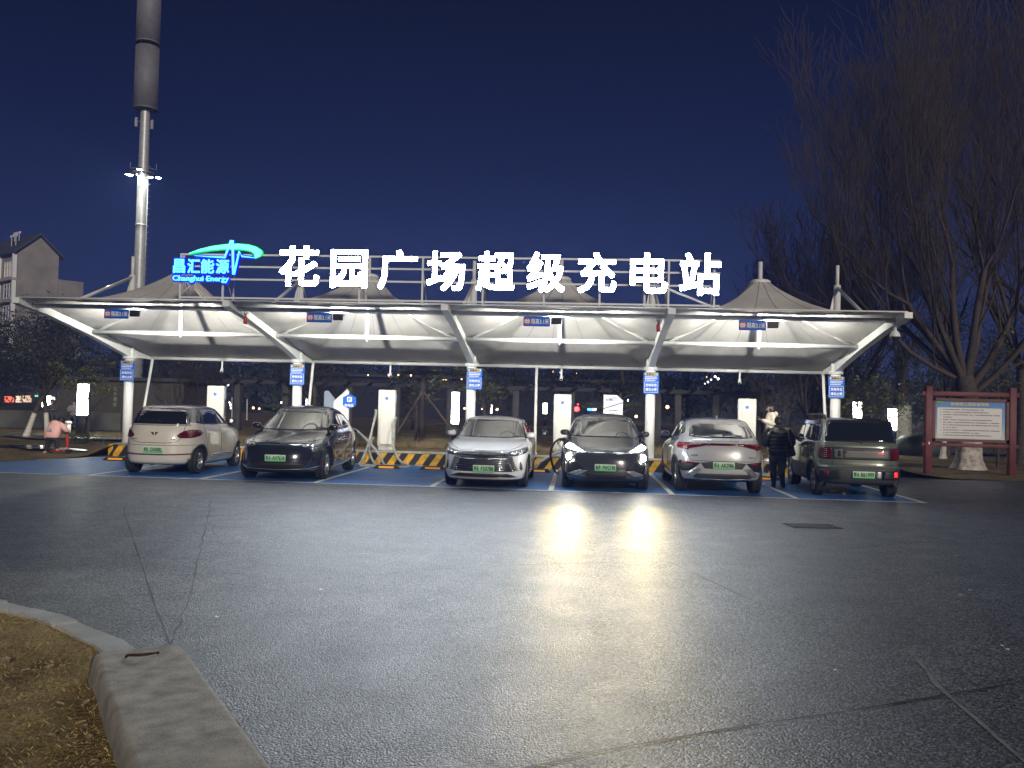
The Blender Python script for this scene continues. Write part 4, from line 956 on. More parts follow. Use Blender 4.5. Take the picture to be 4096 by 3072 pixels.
for sx in (1, -1):
    hl = c.patch('headlight', 'f', [(sx*a, b) for a, b in [(.49, .765), (.60, .80), (.72, .85), (.84, .905), (.88, .88), (.87, .80), (.78, .735), (.62, .725), (.53, .735)]], M_lens, thick=.008, step=.04)
    c.patch('lamp_reflector', 'f', [(sx*a, b) for a, b in [(.66, .76), (.70, .80), (.82, .865), (.85, .85), (.83, .79), (.76, .755)]], M_lensw, off=.016, step=.03, parent=hl)
    c.patch('lamp_unit', 'f', [(sx*a, b) for a, b in [(.56, .75), (.60, .775), (.65, .79), (.66, .76), (.6, .74)]], M_chrome, off=.017, step=.03, parent=hl)
c.patch('lower_grille', 'f', [(-.60, .30), (-.56, .37), (-.42, .40), (.42, .40), (.56, .37), (.60, .30), (.4, .285), (-.4, .285)], M_black, off=.004)
c.line('bumper_edge_strip', 'f', [(-.86, .33), (-.62, .275), (0, .26), (.62, .275), (.86, .33)], .012, M_silver, off=.01)
c.seams([('f', [(-.70, .98), (-.60, .86), (-.50, .765), (-.3, .735), (.3, .735), (.50, .765), (.60, .86), (.70, .98)]), ('S', [(-.86, 1.05), (-.95, .8), (-.92, .35), (.18, .34), (.30, .8), (.31, 1.1)]), ('S', [(.31, .6), (.24, .34), (.98, .36), (1.15, .75), (1.38, 1.15)])])
mb = MB(); mb.prism([(-.05, .03), (-.045, .018), (-.015, .018), (-.012, -.035), (0, -.05), (.012, -.035), (.015, .018), (.045, .018), (.05, .03), (0, .036)], 0, .008, 'y'); p, n = c.hit('f', 0, .80); o = mb.build('emblem', M_chrome, c.root); o.location = (0, p.y-.014, .80); o.rotation_euler = (rad(-50), 0, 0)
c.plate('鄂AAV7618', 'f', 0, .50); c.mirror(-.78, 1.10, w=.19, h=.14); c.handles([(.05, .93), (1.0, .98)])
# steering wheel seen through the glass: on the far side
mb = MB(); mb.tube([(.36+.17*cos(a), -.86+.05*sin(a), 1.10+.12*sin(a)) for a in [k*pi/10-.1 for k in range(11)]], .014, 6); o = mb.build('steering_wheel', M_inside, c.root)
def on_glass(c, name, pts, w, m): 
    mb = MB(); mb.tube([c.hit('f', *p)[0]+c.hit('f', *p)[1]*.008 for p in pts], w, 6); return mb.build(name, m, c.root)
bpy.data.objects.remove(o)
M_wheelrim = mat('steering_rim_grey', (.11, .115, .12), .5)
on_glass(c, 'steering_wheel', [(.38+.15*cos(a), 1.09+.11*sin(a)) for a in [k*pi/12 for k in range(13)]], .010, M_wheelrim)

# --- 3 white saloon, nose out
P3 = paint('white_paint', (.84, .85, .86), rough=.28)
c = Car('parked_car', 'white saloon with wide chrome-slatted grille parked nose-out in the middle', 'car', (-1.92, 20.11), 0, [
 (-2.10, .17, .80, .17, 2.2, .22, 3.8), (-2.25, .23, .875, .22, 2.33, .31, 3.8), (-2.34, .38, .91, .40, 2.42, .50, 3.6), (-2.35, .55, .918, .60, 2.44, .72, 3.5), (-2.31, .69, .915, .74, 2.43, .88, 3.5), (-2.22, .78, .905, .84, 2.40, .98, 3.5),
 (-2.05, .85, .88, .91, 2.33, 1.04, 3.5), (-1.65, .94, .85, .955, 2.15, 1.07, 3.6), (-1.15, 1.015, .82, .99, 1.93, 1.09, 3.9), (-.97, 1.085, .79, 1.05, 1.78, 1.14, 4),
 (-.32, 1.375, .665, 1.345, 1.08, 1.39, 3.8), (-.15, 1.44, .59, 1.42, .88, 1.445, 3.4), (.05, 1.475, .41, 1.47, .65, 1.48, 3), (.3, 1.495, .1, 1.493, .42, 1.495, 3)], P3, 2.718, .33, .215)
c.patch('windshield', 'f', [(-.735, 1.04), (-.67, 1.20), (-.565, 1.385), (-.3, 1.405), (.3, 1.405), (.565, 1.385), (.67, 1.20), (.735, 1.04), (.4, 1.025), (-.4, 1.025)], M_ws)
c.patch('rear_window', 'r', [(-.6, 1.13), (-.52, 1.37), (.52, 1.37), (.6, 1.13)], M_glass)
c.sides('side_window', [(-.86, 1.04), (-.60, 1.18), (-.33, 1.31), (-.05, 1.37), (.20, 1.375), (.20, 1.05)], M_glass); c.sides('side_window', [(.26, 1.05), (.26, 1.375), (.65, 1.36), (1.0, 1.29), (1.35, 1.12), (1.30, 1.07)], M_glass)
c.patch('grille', 'f', [(-.60, .675), (-.64, .52), (-.70, .40), (-.60, .375), (.60, .375), (.70, .40), (.64, .52), (.60, .675), (.45, .70), (-.45, .70)], M_black, off=.008)
for k in range(6):
    z = .635-.045*k; hw = .50+.024*k; c.line('grille_slat', 'f', [(-hw, z), (0, z-.008), (hw, z)], .014, M_chrome, off=.018)
for sx in (-1, 1):
    mb = MB()
    for k in range(7):
        for q in range(3):
            x = sx*(.50+.022*k*.9+.05*q); p, n = c.hit('f', x, .655-.043*k); mb.box((x, p.y-.014, .655-.043*k), (.034, .012, .020))
    mb.build('grille_studs', M_silver, c.root)
c.patch('nose_panel', 'f', [(-.46, .70), (-.44, .755), (0, .77), (.44, .755), (.46, .70), (0, .69)], M_ink, off=.010)
c.line('nose_chrome', 'f', [(-.86, .845), (-.6, .79), (-.45, .77), (0, .782), (.45, .77), (.6, .79), (.86, .845)], .014, M_chrome, off=.012)
p, n = c.hit('f', 0, .73); mb = MB(); mb.text('BYD', -.10, .715, .20, .036, p.y-.022, .0, .004); mb.build('emblem', M_chrome, c.root)
for sx in (1, -1):
    hl = c.patch('headlight', 'f', [(sx*a, b) for a, b in [(.45, .70), (.45, .755), (.60, .785), (.74, .825), (.87, .88), (.89, .80), (.85, .745), (.75, .705), (.60, .685)]], M_lens, thick=.008, step=.04)
    for k in range(3): c.patch('lamp_unit', 'f', [(sx*(.56+.10*k+a), .74+.018*k+b) for a, b in [(0, -.02), (0, .018), (.065, .03), (.065, -.012)]], M_lensw, off=.018, step=.03, parent=hl)
    c.patch('air_curtain', 'f', [(sx*a, b) for a, b in [(.76, .58), (.79, .50), (.80, .41), (.77, .39), (.745, .45), (.745, .56)]], M_ink, off=.006, step=.03)
c.patch('lower_lip', 'f', [(-.50, .335), (.50, .335), (.72, .26), (.55, .25), (-.55, .25), (-.72, .26)], M_black, off=.006)
c.line('lip_strip', 'f', [(-.70, .27), (-.5, .262), (0, .258), (.5, .262), (.70, .27)], .010, M_silver, off=.014)
c.seams([('f', [(-.80, .92), (-.70, .87), (-.5, .80), (0, .80), (.5, .80), (.70, .87), (.80, .92)]), ('S', [(-.82, 1.0), (-.92, .8), (-.90, .33), (.12, .32), (.23, .8), (.23, 1.0)]), ('S', [(.23, .6), (.18, .32), (.90, .34), (1.08, .7), (1.30, 1.03)])])
c.plate('鄂KF20788', 'f', .03, .435, dy=.02); c.mirror(-.72, 1.06, w=.18, h=.12); c.handles([(.0, .86), (.95, .89)], M_silver)
on_glass(c, 'steering_wheel', [(.38+.15*cos(a), 1.06+.095*sin(a)) for a in [k*pi/12 for k in range(13)]], .009, M_wheelrim)
on_glass(c, 'dashboard_figure', [(-.24, 1.055), (-.24, 1.075)], .014, M_silver)

# --- 4 dark car with headlights on
P4 = paint('graphite_paint', (.045, .05, .057), rough=.22)
c = Car('parked_car', 'dark graphite crossover with its headlights switched on', 'car', (.62, 20.5), 0, [
 (-2.08, .18, .84, .18, 2.2, .26, 3.8), (-2.24, .24, .92, .23, 2.33, .36, 3.8), (-2.32, .38, .955, .40, 2.40, .56, 3.6), (-2.32, .56, .965, .62, 2.41, .78, 3.4), (-2.29, .70, .96, .78, 2.38, .94, 3.3), (-2.22, .80, .945, .89, 2.34, 1.04, 3.3),
 (-2.05, .885, .915, .98, 2.25, 1.12, 3.3), (-1.65, .98, .88, 1.04, 2.10, 1.18, 3.5), (-1.18, 1.075, .845, 1.075, 1.93, 1.22, 3.8), (-1.0, 1.145, .815, 1.13, 1.78, 1.27, 3.9),
 (-.30, 1.445, .685, 1.42, 1.25, 1.46, 3.7), (-.08, 1.53, .61, 1.515, .95, 1.545, 3.3), (.18, 1.58, .42, 1.58, .7, 1.59, 3), (.4, 1.60, .1, 1.60, .5, 1.605, 3)], P4, 2.90, .355, .235)
c.patch('windshield', 'f', [(-.755, 1.105), (-.70, 1.25), (-.595, 1.45), (-.3, 1.475), (.3, 1.475), (.595, 1.45), (.70, 1.25), (.755, 1.105), (.4, 1.09), (-.4, 1.09)], M_ws)
c.patch('glass_roof', 't', [(-.5, -.05), (-.5, 1.1), (.5, 1.1), (.5, -.05)], M_glass, off=.004)
c.patch('rear_window', 'r', [(-.6, 1.26), (-.52, 1.44), (.52, 1.44), (.6, 1.26)], M_glass)
c.sides('side_window', [(-.88, 1.11), (-.62, 1.26), (-.30, 1.40), (.05, 1.47), (.25, 1.47), (.25, 1.13)], M_glass); c.sides('side_window', [(.32, 1.13), (.32, 1.47), (.75, 1.45), (1.10, 1.37), (1.35, 1.24), (1.30, 1.16)], M_glass)
for sx in (1, -1):
    c.patch('running_light', 'f', [(sx*a, b) for a, b in [(.47, .815), (.56, .825), (.68, .835), (.84, .875), (.86, .90), (.78, .955), (.70, .93), (.60, .875)]], M_drl, off=.012, step=.04)
    lp = c.hit('f', sx*.765, .70); mb = MB(); mb.lathe([(.0, -.012), (.064, -.008), (.075, .0)], (0, 0, 0), 16, 'y'); o = mb.build('headlight', M_beam, c.root); o.location = lp[0]+V((0, -.012, 0))
    lamp('SPOT', (sx*.765, lp[0].y-.06, .70), BEAM_W, (1, .76, .32), c.root, .09, (sx*.765, lp[0].y-20, 2.2), spot=rad(40), blend=1)
    c.patch('air_curtain', 'f', [(sx*a, b) for a, b in [(.40, .46), (.60, .62), (.66, .66), (.70, .62), (.82, .55), (.82, .36), (.56, .40)]], M_ink, off=.004, step=.05)
    c.patch('lower_blade', 'f', [(sx*a, b) for a, b in [(.38, .435), (.56, .445), (.80, .345), (.60, .315)]], M_silver, off=.012, step=.05)
    c.line('side_blade_edge', 'f', [(sx*.84, .60), (sx*.85, .42), (sx*.83, .36)], .010, M_silver, off=.01)
c.line('nose_light_bar', 'f', [(-.42, .80), (-.20, .79), (-.03, .80)], .016, M_drl2 if 'M_drl2' in globals() else M_silver, off=.012)
c.line('nose_light_bar', 'f', [(.20, .775), (.34, .78), (.44, .80), (.50, .825)], .016, M_silver, off=.012)
mb = MB(); mb.prism([(-.05, .035), (-.018, .025), (0, -.005), (.018, .025), (.05, .035), (.0, -.035)], 0, .008, 'y'); p, n = c.hit('f', 0, .845); o = mb.build('emblem', M_chrome, c.root); o.location = (0, p.y-.02, .835); o.rotation_euler = (rad(-30), 0, 0)
c.patch('lower_grille', 'f', [(-.46, .27), (-.40, .36), (.40, .36), (.46, .27)], M_black, off=.004)
c.seams([('f', [(-.78, 1.0), (-.66, .93), (-.42, .82), (0, .815), (.42, .82), (.66, .93), (.78, 1.0)]), ('S', [(-.86, 1.06), (-.98, .8), (-.92, .35), (.18, .34), (.28, .8), (.28, 1.1)])])
c.plate('鲁FFW2198', 'f', -.02, .50, dy=.02); c.mirror(-.74, 1.13, w=.19, h=.13, out=.05); c.handles([(.05, .93), (1.0, .98)])
on_glass(c, 'steering_wheel', [(.38+.14*cos(a), 1.115+.08*sin(a)) for a in [k*pi/12 for k in range(13)]], .009, M_wheelrim)
on_glass(c, 'windshield_sticker', [(-.14, 1.462), (-.06, 1.465)], .012, M_silver)

# --- 5 silver crossover, tail out
P5 = paint('silver_grey_paint', (.52, .53, .54), rough=.28, metal=.1)
c = Car('parked_car', 'silver-grey crossover with full-width red tail lamp parked tail-out', 'car', (3.02, 20.4), 180, [
 (-2.0, .20, .80, .20, 1.95, .27, 3.8), (-2.12, .27, .88, .25, 2.10, .33, 3.8), (-2.18, .42, .925, .42, 2.18, .44, 3.6), (-2.18, .60, .937, .62, 2.21, .62, 3.5), (-2.14, .76, .932, .80, 2.20, .80, 3.5), (-2.04, .88, .915, .93, 2.16, .96, 3.5),
 (-1.85, .95, .88, 1.0, 2.11, 1.06, 3.6), (-1.5, 1.01, .855, 1.045, 2.06, 1.12, 3.7), (-1.12, 1.07, .83, 1.08, 1.98, 1.17, 3.9), (-.95, 1.14, .80, 1.15, 1.88, 1.22, 4),
 (-.35, 1.43, .69, 1.42, 1.45, 1.475, 3.9), (-.12, 1.52, .62, 1.515, 1.32, 1.535, 3.6), (.1, 1.57, .44, 1.57, 1.0, 1.57, 3.2), (.3, 1.595, .1, 1.595, .55, 1.597, 3)], P5, 2.72, .345, .22, under=(M_ccgrey, .30))
c.patch('rear_window', 'r', [(-.66, 1.19), (-.64, 1.30), (-.57, 1.42), (-.4, 1.465), (.4, 1.465), (.57, 1.42), (.64, 1.30), (.66, 1.19), (.4, 1.17), (-.4, 1.17)], M_glass)
c.patch('windshield', 'f', [(-.7, 1.11), (-.6, 1.42), (.6, 1.42), (.7, 1.11)], M_glass)
c.sides('side_window', [(-.80, 1.12), (-.42, 1.37), (-.1, 1.455), (.18, 1.47), (.18, 1.13)], M_glass); c.sides('side_window', [(.24, 1.13), (.24, 1.47), (.8, 1.455), (1.05, 1.42), (1.12, 1.18)], M_glass); c.sides('side_window', [(1.18, 1.19), (1.12, 1.40), (1.35, 1.36), (1.50, 1.26)], M_glass)
tl = c.patch('tail_light_bar', 'r', [(-.88, 1.055), (-.70, 1.06), (.70, 1.06), (.88, 1.055), (.90, .99), (.86, .935), (.74, .93), (.60, .96), (.35, 1.015), (-.35, 1.015), (-.60, .96), (-.74, .93), (-.86, .935), (-.90, .99)], M_tail, thick=.008, off=.008)
for sx in (1, -1):
    c.patch('tail_lamp_segment', 'r', [(sx*a, b) for a, b in [(.66, 1.03), (.86, 1.03), (.865, .965), (.76, .95), (.68, .965)]], M_tail2, off=.020, step=.04, parent=tl)
    c.patch('fog_recess', 'r', [(sx*a, b) for a, b in [(.46, .66), (.84, .69), (.89, .60), (.87, .50), (.78, .465), (.64, .50)]], M_ink, off=.006)
    c.patch('rear_reflector', 'r', [(sx*a, b) for a, b in [(.58, .655), (.84, .675), (.85, .64), (.60, .625)]], M_tail2, off=.012)
    c.patch('silver_blade', 'r', [(sx*a, b) for a, b in [(.42, .545), (.56, .555), (.76, .40), (.70, .375), (.60, .37)]], M_silver, off=.012)
c.patch('bumper_insert', 'r', [(-.46, .66), (-.38, .545), (.38, .545), (.46, .66), (.26, .685), (-.26, .685)], M_ccgrey, off=.005)
c.patch('rear_diffuser', 'r', [(-.60, .37), (-.52, .44), (.52, .44), (.60, .37), (.5, .33), (-.5, .33)], M_ccgrey, off=.008)
c.line('diffuser_strip', 'r', [(-.62, .345), (0, .325), (.62, .345)], .012, M_silver, off=.014)
p, n = c.hit('r', 0, 1.125); mb = MB(); mb.text('BUILD YOUR DREAMS', .32, 1.092, .64, .026, p.y+.022, .0, .004, flip=True); mb.build('boot_lettering', M_dark_metal, c.root)
mb = MB(); p, n = c.hit('r', .55, .80); mb.text('比亚迪', .66, .79, .14, .04, p.y+.014, .02, flip=True); mb.text('电动汽车', -.46, .765, .19, .035, p.y+.014, .01, flip=True); mb.build('boot_lettering', M_dark_metal, c.root)
c.plate('鄂AAK5986', 'r', .0, .615, dy=.016)
c.seams([('r', [(-.80, 1.16), (-.76, 1.0), (-.70, .80), (-.66, .70), (.66, .70), (.70, .80), (.76, 1.0), (.80, 1.16)]), ('S', [(.21, 1.1), (.21, .8), (.24, .34)]), ('S', [(-.95, 1.07), (-.90, .7), (-.86, .35), (.80, .34), (.98, .6), (1.10, .95), (1.16, 1.12)])])
c.mirror(-.62, 1.13, w=.19, h=.14, out=.07); c.handles([(.05, .93), (1.02, .96)], M_silver); c.wiper('r', [(0, 1.19), (-.05, 1.235), (-.25, 1.225), (-.42, 1.21)])
c.cladding(M_ccgrey, .05, .010)
mb = MB(); p, n = c.hit('t', 0, 1.15); mb.prism([(1.06, p.z-.01), (1.22, p.z-.015), (1.19, p.z+.075), (1.16, p.z+.078)], -.012, .012, 'x'); mb.build('roof_antenna', P5, c.root)

# --- 6 boxy green car, tail out
P6 = paint('olive_green_paint', (.15, .17, .13), rough=.25, metal=.15)
c = Car('parked_car', 'boxy olive green off-road car with roof rails at the right end', 'car', (5.96, 20.4), 177, [
 (-1.82, .26, .74, .26, 1.84, .28, 5), (-1.92, .32, .82, .30, 1.94, .33, 5), (-1.97, .45, .865, .45, 1.985, .45, 5), (-1.97, .60, .875, .62, 1.985, .62, 5), (-1.93, .68, .868, .70, 1.945, .69, 5), (-1.91, .90, .86, .92, 1.925, .92, 5.5),
 (-1.84, 1.02, .85, 1.04, 1.915, 1.06, 5.5), (-1.5, 1.07, .835, 1.09, 1.895, 1.12, 5.5), (-1.02, 1.11, .82, 1.13, 1.875, 1.15, 5.5), (-.92, 1.18, .80, 1.18, 1.85, 1.20, 5.5),
 (-.50, 1.54, .73, 1.54, 1.72, 1.57, 5.5), (-.40, 1.60, .70, 1.60, 1.66, 1.62, 5), (-.2, 1.64, .55, 1.645, 1.4, 1.655, 4), (.2, 1.665, .15, 1.665, .8, 1.668, 3)], P6, 2.56, .34, .22, roofmat=paint('black_roof_paint', (.02, .02, .022), rough=.25), roofring=8.7, under=(M_ccgrey, .645))
c.patch('rear_window', 'r', [(-.70, 1.18), (-.67, 1.40), (-.61, 1.57), (.61, 1.57), (.67, 1.40), (.70, 1.18)], M_glass)
c.patch('windshield', 'f', [(-.7, 1.15), (-.64, 1.52), (.64, 1.52), (.7, 1.15)], M_glass)
c.sides('side_window', [(-.78, 1.17), (-.45, 1.50), (.08, 1.51), (.08, 1.17)], M_glass); c.sides('side_window', [(.13, 1.17), (.13, 1.51), (.75, 1.51), (.80, 1.17)], M_glass); c.sides('side_window', [(1.08, 1.18), (1.08, 1.50), (1.52, 1.50), (1.60, 1.18)], M_glass)
c.sides('pillar_panel', [(.86, 1.19), (.86, 1.49), (1.02, 1.49), (1.02, 1.19)], P6, off=.012, thick=.01)
c.patch('rear_panel', 'r', [(-.80, .80), (-.80, 1.05), (.80, 1.05), (.80, .80)], M_ink, off=.006)
c.patch('panel_insert', 'r', [(-.55, .83), (-.55, 1.01), (.34, 1.01), (.34, .83)], mat('panel_bronze', (.10, .095, .085), .35, coat=.5), off=.014)
c.patch('boot_latch_box', 'r', [(.38, .83), (.38, 1.01), (.53, 1.01), (.53, .83)], P6, off=.016); c.patch('latch_recess', 'r', [(.40, .86), (.40, .98), (.46, .98), (.46, .86)], M_ink, off=.024)
for sx in (1, -1):
    tl = c.patch('tail_light', 'r', [(sx*a, b) for a, b in [(.58, .82), (.58, 1.03), (.62, 1.045), (.74, 1.045), (.78, 1.02), (.78, .83), (.74, .805), (.62, .805)]], M_tail, thick=.014, off=.014, step=.04)
    mb = MB()
    for z in (.85, .89, .93, .97, 1.01): p, n = c.hit('r', sx*.68, z); mb.box((sx*.68, p.y+.032, z), (.10, .006, .007))
    mb.box((sx*.68, p.y+.032, .93), (.008, .006, .17)); mb.build('lamp_bars', M_chrome if sx > 0 else M_tail2, tl)
    c.patch('bumper_corner', 'r', [(sx*a, b) for a, b in [(.42, .42), (.42, .58), (.78, .58), (.80, .50), (.74, .42)]], M_dark_metal, off=.02, thick=.02)
    c.patch('reflector', 'r', [(sx*a, b) for a, b in [(.63, .47), (.63, .56), (.70, .56), (.70, .47)]], M_tail2 if sx > 0 else mat('lit_red_reflector', (.8, .01, .01), .3, emit=(1, .02, .02), es=1.6), off=.046)
c.patch('high_brake_mark', 'r', [(-.44, .93), (-.33, .935), (-.33, .945), (-.44, .94)], mat('lit_red_strip', (.8, .01, .01), .3, emit=(1, .02, .02), es=1.6), off=.022)
c.plate('鄂AB61999', 'r', -.03, .50, dy=.03); c.patch('towing_cover', 'r', [(-.39, .43), (-.39, .57), (-.27, .57), (-.27, .43)], M_silver, off=.02)
c.seams([('r', [(.57, .66), (.565, 1.12)]), ('r', [(-.60, .66), (-.60, 1.12)]), ('r', [(-.8, .70), (.8, .70)]), ('S', [(.105, 1.12), (.105, .4)]), ('S', [(-.90, 1.1), (-.88, .42), (.78, .42), (.82, .7), (.83, 1.12)])])
c.mirror(-.72, 1.17, M_black, w=.16, h=.16); c.handles([(-.02, 1.0), (.70, 1.01)], M_chrome); c.cladding(M_ccgrey, .085, .022)
for sx in (-1, 1):
    mb = MB(); mb.tube([(sx*.63, -.35, 1.60), (sx*.63, -.28, 1.70), (sx*.63, .0, 1.722), (sx*.63, 1.1, 1.722), (sx*.63, 1.42, 1.70), (sx*.63, 1.52, 1.61)], .022, 8); [mb.tube([(sx*.63, y, 1.60), (sx*.63, y, 1.715)], .02, 6) for y in (.3, 1.0)]; mb.build('roof_rail', M_dark_metal, c.root)
c.wiper('r', [(-.02, 1.13), (.05, 1.19), (.28, 1.185)])
# ------------------------------------------------------------ people
def skin_mesh(verts, edges, radii, sub=2, root=0):
    me = bpy.data.meshes.new('sk'); me.from_pydata([tuple(v) for v in verts], edges, []); o = bpy.data.objects.new('sk', me); COL.objects.link(o)
    sk = o.modifiers.new('s', 'SKIN'); sk.use_smooth_shade = True
    if sub: ss = o.modifiers.new('u', 'SUBSURF'); ss.levels = sub; ss.render_levels = sub
    for i, r in enumerate(radii):
        v = me.skin_vertices[0].data[i]; v.radius = (r, r) if not hasattr(r, '__len__') else r; v.use_root = (i == root)
    bpy.context.view_layer.update(); m = bpy.data.meshes.new_from_object(o.evaluated_get(bpy.context.evaluated_depsgraph_get()))
    vs = [tuple(v.co) for v in m.vertices]; fs = [tuple(p.vertices) for p in m.polygons]; bpy.data.objects.remove(o); return vs, fs
def chain(J, links):
    # J: name -> (pos, radius); links: list of name chains
    names = list(J); idx = {n: i for i, n in enumerate(names)}; E_ = []
    for l in links:
        for a, b in zip(l, l[1:]): E_.append((idx[a], idx[b]))
    return [J[n][0] for n in names], E_, [J[n][1] for n in names]
def hand(mb, wrist, dirv, side, up=V((0, 0, 1)), s=1.0, curl=.5):
    d = V(dirv).normalized(); u = (V(up)-d*V(up).dot(d)).normalized(); w = d.cross(u)*side; W = V(wrist)
    J = {'w': (W, .020*s), 'p': (W+d*.045*s, (.026*s, .016*s))}; links = [['w', 'p']]
    for k, (o, L_) in enumerate(((-.026, .066), (-.009, .076), (.009, .070), (.026, .054))):
        b = W+d*.085*s+w*o*s; J['b%d' % k] = (b, .0095*s); m_ = b+d*L_*.5*s-u*curl*.018*s; J['m%d' % k] = (m_, .0085*s); J['t%d' % k] = (m_+(d*(1-curl)-u*curl)*L_*.5*s, .007*s); links.append(['p', 'b%d' % k, 'm%d' % k, 't%d' % k])
    t0 = W+d*.035*s-w*.03*s; J['h0'] = (t0, .011*s); J['h1'] = (t0+d*.035*s-w*.018*s-u*.01*s, .009*s); J['h2'] = (t0+d*.062*s-w*.012*s-u*.02*s, .0075*s); links.append(['w', 'h0', 'h1', 'h2'])
    v, e, r = chain(J, links); mb.add(*skin_mesh(v, e, r, 1), 0, True)
def shell(mb, lv, n=28, mi=0, puff=0, wob=0):
    # stacked elliptical sections: (z, cx, cy, rx, ry)
    rows = []; L_ = catmull([tuple(l) for l in lv], 6)
    for j, (z, cx, cy, rx, ry) in enumerate(L_):
        rows.append([(cx+rx*math.copysign(abs(cos(a))**.85, cos(a))*(1+wob*noise.noise(V((cos(a)*3, sin(a)*3, z*9)))), cy+ry*math.copysign(abs(sin(a))**.85, sin(a))*(1+wob*noise.noise(V((cos(a)*3, sin(a)*3, z*9+4)))), z) for a in [2*pi*k/n for k in range(n+1)]])
    mb.grid(rows, mi); mb.add(rows[0][:-1], [tuple(range(n))], mi); mb.add(rows[-1][:-1], [tuple(range(n))], mi)
def limb(mb, pts, rs, puffs=0, n=12, mi=0, wob=.05):
    P = [V(p) for p in pts]; Q = []; Rr = []
    for i in range(len(P)-1):
        for k in range(8):
            t = k/8; Q.append(P[i].lerp(P[i+1], t)); Rr.append(rs[i]+(rs[i+1]-rs[i])*t)
    Q.append(P[-1]); Rr.append(rs[-1]); N_ = len(Q)
    # soften corners
    for _ in range(3): Q = [Q[0]]+[(Q[i-1]+Q[i]*2+Q[i+1])/4 for i in range(1, N_-1)]+[Q[-1]]
    Rr = [r*(1+(puffs and .09*abs(sin(pi*puffs*i/N_)) or 0)+wob*noise.noise(V((i*.6, r*40, 0)))) for i, r in enumerate(Rr)]
    mb.tube(Q, Rr, n, mi)
def face(parent, c, fwd, s=1.0):
    # eyes, brows and mouth on the front of the head; nose belongs to the body mesh
    f = V(fwd).normalized(); r = f.cross(V((0, 0, 1))).normalized(); C = V(c)
    mb = MB()
    for k in (-1, 1): p = C+f*.082*s+r*k*.030*s+V((0, 0, .005*s)); mb.ball(p, (.011*s, .008*s, .006*s), 8, 0)
    mb.build('eye', M_ink, parent)
    mb = MB()
    for k in (-1, 1): p = C+f*.086*s+r*k*.032*s+V((0, 0, .026*s)); mb.ball(p, (.016*s, .006*s, .0035*s), 8, 0)
    mb.build('eyebrow', M_hair, parent)
    mb = MB(); p = C+f*.085*s-V((0, 0, .052*s)); mb.ball(p, (.018*s, .010*s, .006*s), 8); mb.build('mouth', mat('lips', (.42, .14, .13), .5), parent)

def figure(name, label, loc, rz, H, head, neck, sh, hip, arms, legs, fwd, skin=M_skin, group=None, fh=True, foot=.16):
    t = thing(name, label, 'person', loc, rz, group); mb = MB(); s = H/1.66
    hd = V(head); nk = V(neck); f = V(fwd).normalized()
    J = {'pel': (V(hip), (.13*s, .09*s)), 'waist': (V(hip).lerp(V(sh), .35), (.11*s, .08*s)), 'chest': (V(hip).lerp(V(sh), .75), (.135*s, .09*s)), 'neck0': (V(sh)+V((0, 0, .03*s)), .055*s), 'neck': (nk, .048*s), 'jaw': (nk.lerp(hd, .5)+f*.012, .062*s), 'skull': (hd, .083*s), 'crown': (hd+V((0, 0, .060*s))-f*.008, .060*s)}
    links = [['pel', 'waist', 'chest', 'neck0', 'neck', 'jaw', 'skull', 'crown']]
    for k, (A, L_) in enumerate(zip(arms, legs)):
        J['s%d' % k] = (V(A[0]), .05*s); J['e%d' % k] = (V(A[1]), .038*s); J['w%d' % k] = (V(A[2]), .025*s); links.append(['chest', 's%d' % k, 'e%d' % k, 'w%d' % k])
        J['h%d' % k] = (V(L_[0]), .085*s); J['k%d' % k] = (V(L_[1]), .055*s); J['a%d' % k] = (V(L_[2]), .038*s); J['f%d' % k] = (V(L_[2])+V(L_[3])*foot*s-V((0, 0, .035*s)), .03*s); links.append(['pel', 'h%d' % k, 'k%d' % k, 'a%d' % k, 'f%d' % k])
    v, e, r = chain(J, links); mb.add(*skin_mesh(v, e, r, 2), 0, True)
    # nose and ears grown on the head
    mb.tube([hd+f*.072*s+V((0, 0, .01*s)), hd+f*.098*s-V((0, 0, .016*s)), hd+f*.076*s-V((0, 0, .028*s))], [.008*s, .012*s, .008*s], 8)
    rr = f.cross(V((0, 0, 1))).normalized()
    for k in (-1, 1): mb.ball(hd+rr*k*.083*s-V((0, 0, .008*s)), (.012*s, .018*s, .028*s), 8)
    if fh:
        for k, A in enumerate(arms): hand(mb, A[2], A[3], 1 if k else -1, s=s, up=A[4] if len(A) > 4 else V((0, 0, 1)), curl=.55)
    mb.build('body', skin, t); face(t, hd, f, s)
    return t

# woman in black seen from behind
M_puff = mat('black_puffer_nylon', (.014, .015, .018), .28, bump=.5, bs=14, spec=.6)
M_trou = mat('charcoal_trousers', (.085, .085, .095), .8, bump=.4, bs=30)
M_boot = mat('black_boot_leather', (.014, .013, .013), .35)
F_ = V((.15, 1, -.1))
w = figure('person', 'person in a black puffer jacket and tall boots seen from behind beside the boxy car', (4.66, 20.62, .008), 0, 1.66, (.0, .03, 1.52), (0, .01, 1.40), (0, 0, 1.33), (0, 0, .86),
 [((-.17, 0, 1.33), (-.27, .03, 1.08), (-.14, .25, 1.02), (.5, .8, .1)), ((.17, 0, 1.33), (.27, .03, 1.08), (.16, .25, 1.04), (-.5, .8, .1))],
 [((-.09, 0, .84), (-.10, .02, .46), (-.085, 0, .08), (.0, 1, 0)), ((.09, 0, .84), (.085, .02, .46), (.115, -.01, .08), (.25, .95, 0))], F_)
mb = MB(); L_ = [(.74, 0, .0, .215, .16), (.78, 0, 0, .235, .175)]
for k in range(6):
    z = .84+.085*k; wd = .245-.004*k+(.01 if k > 2 else 0); L_ += [(z-.04, 0, 0, wd-.022, .165), (z, 0, 0, wd+.004, .19)]
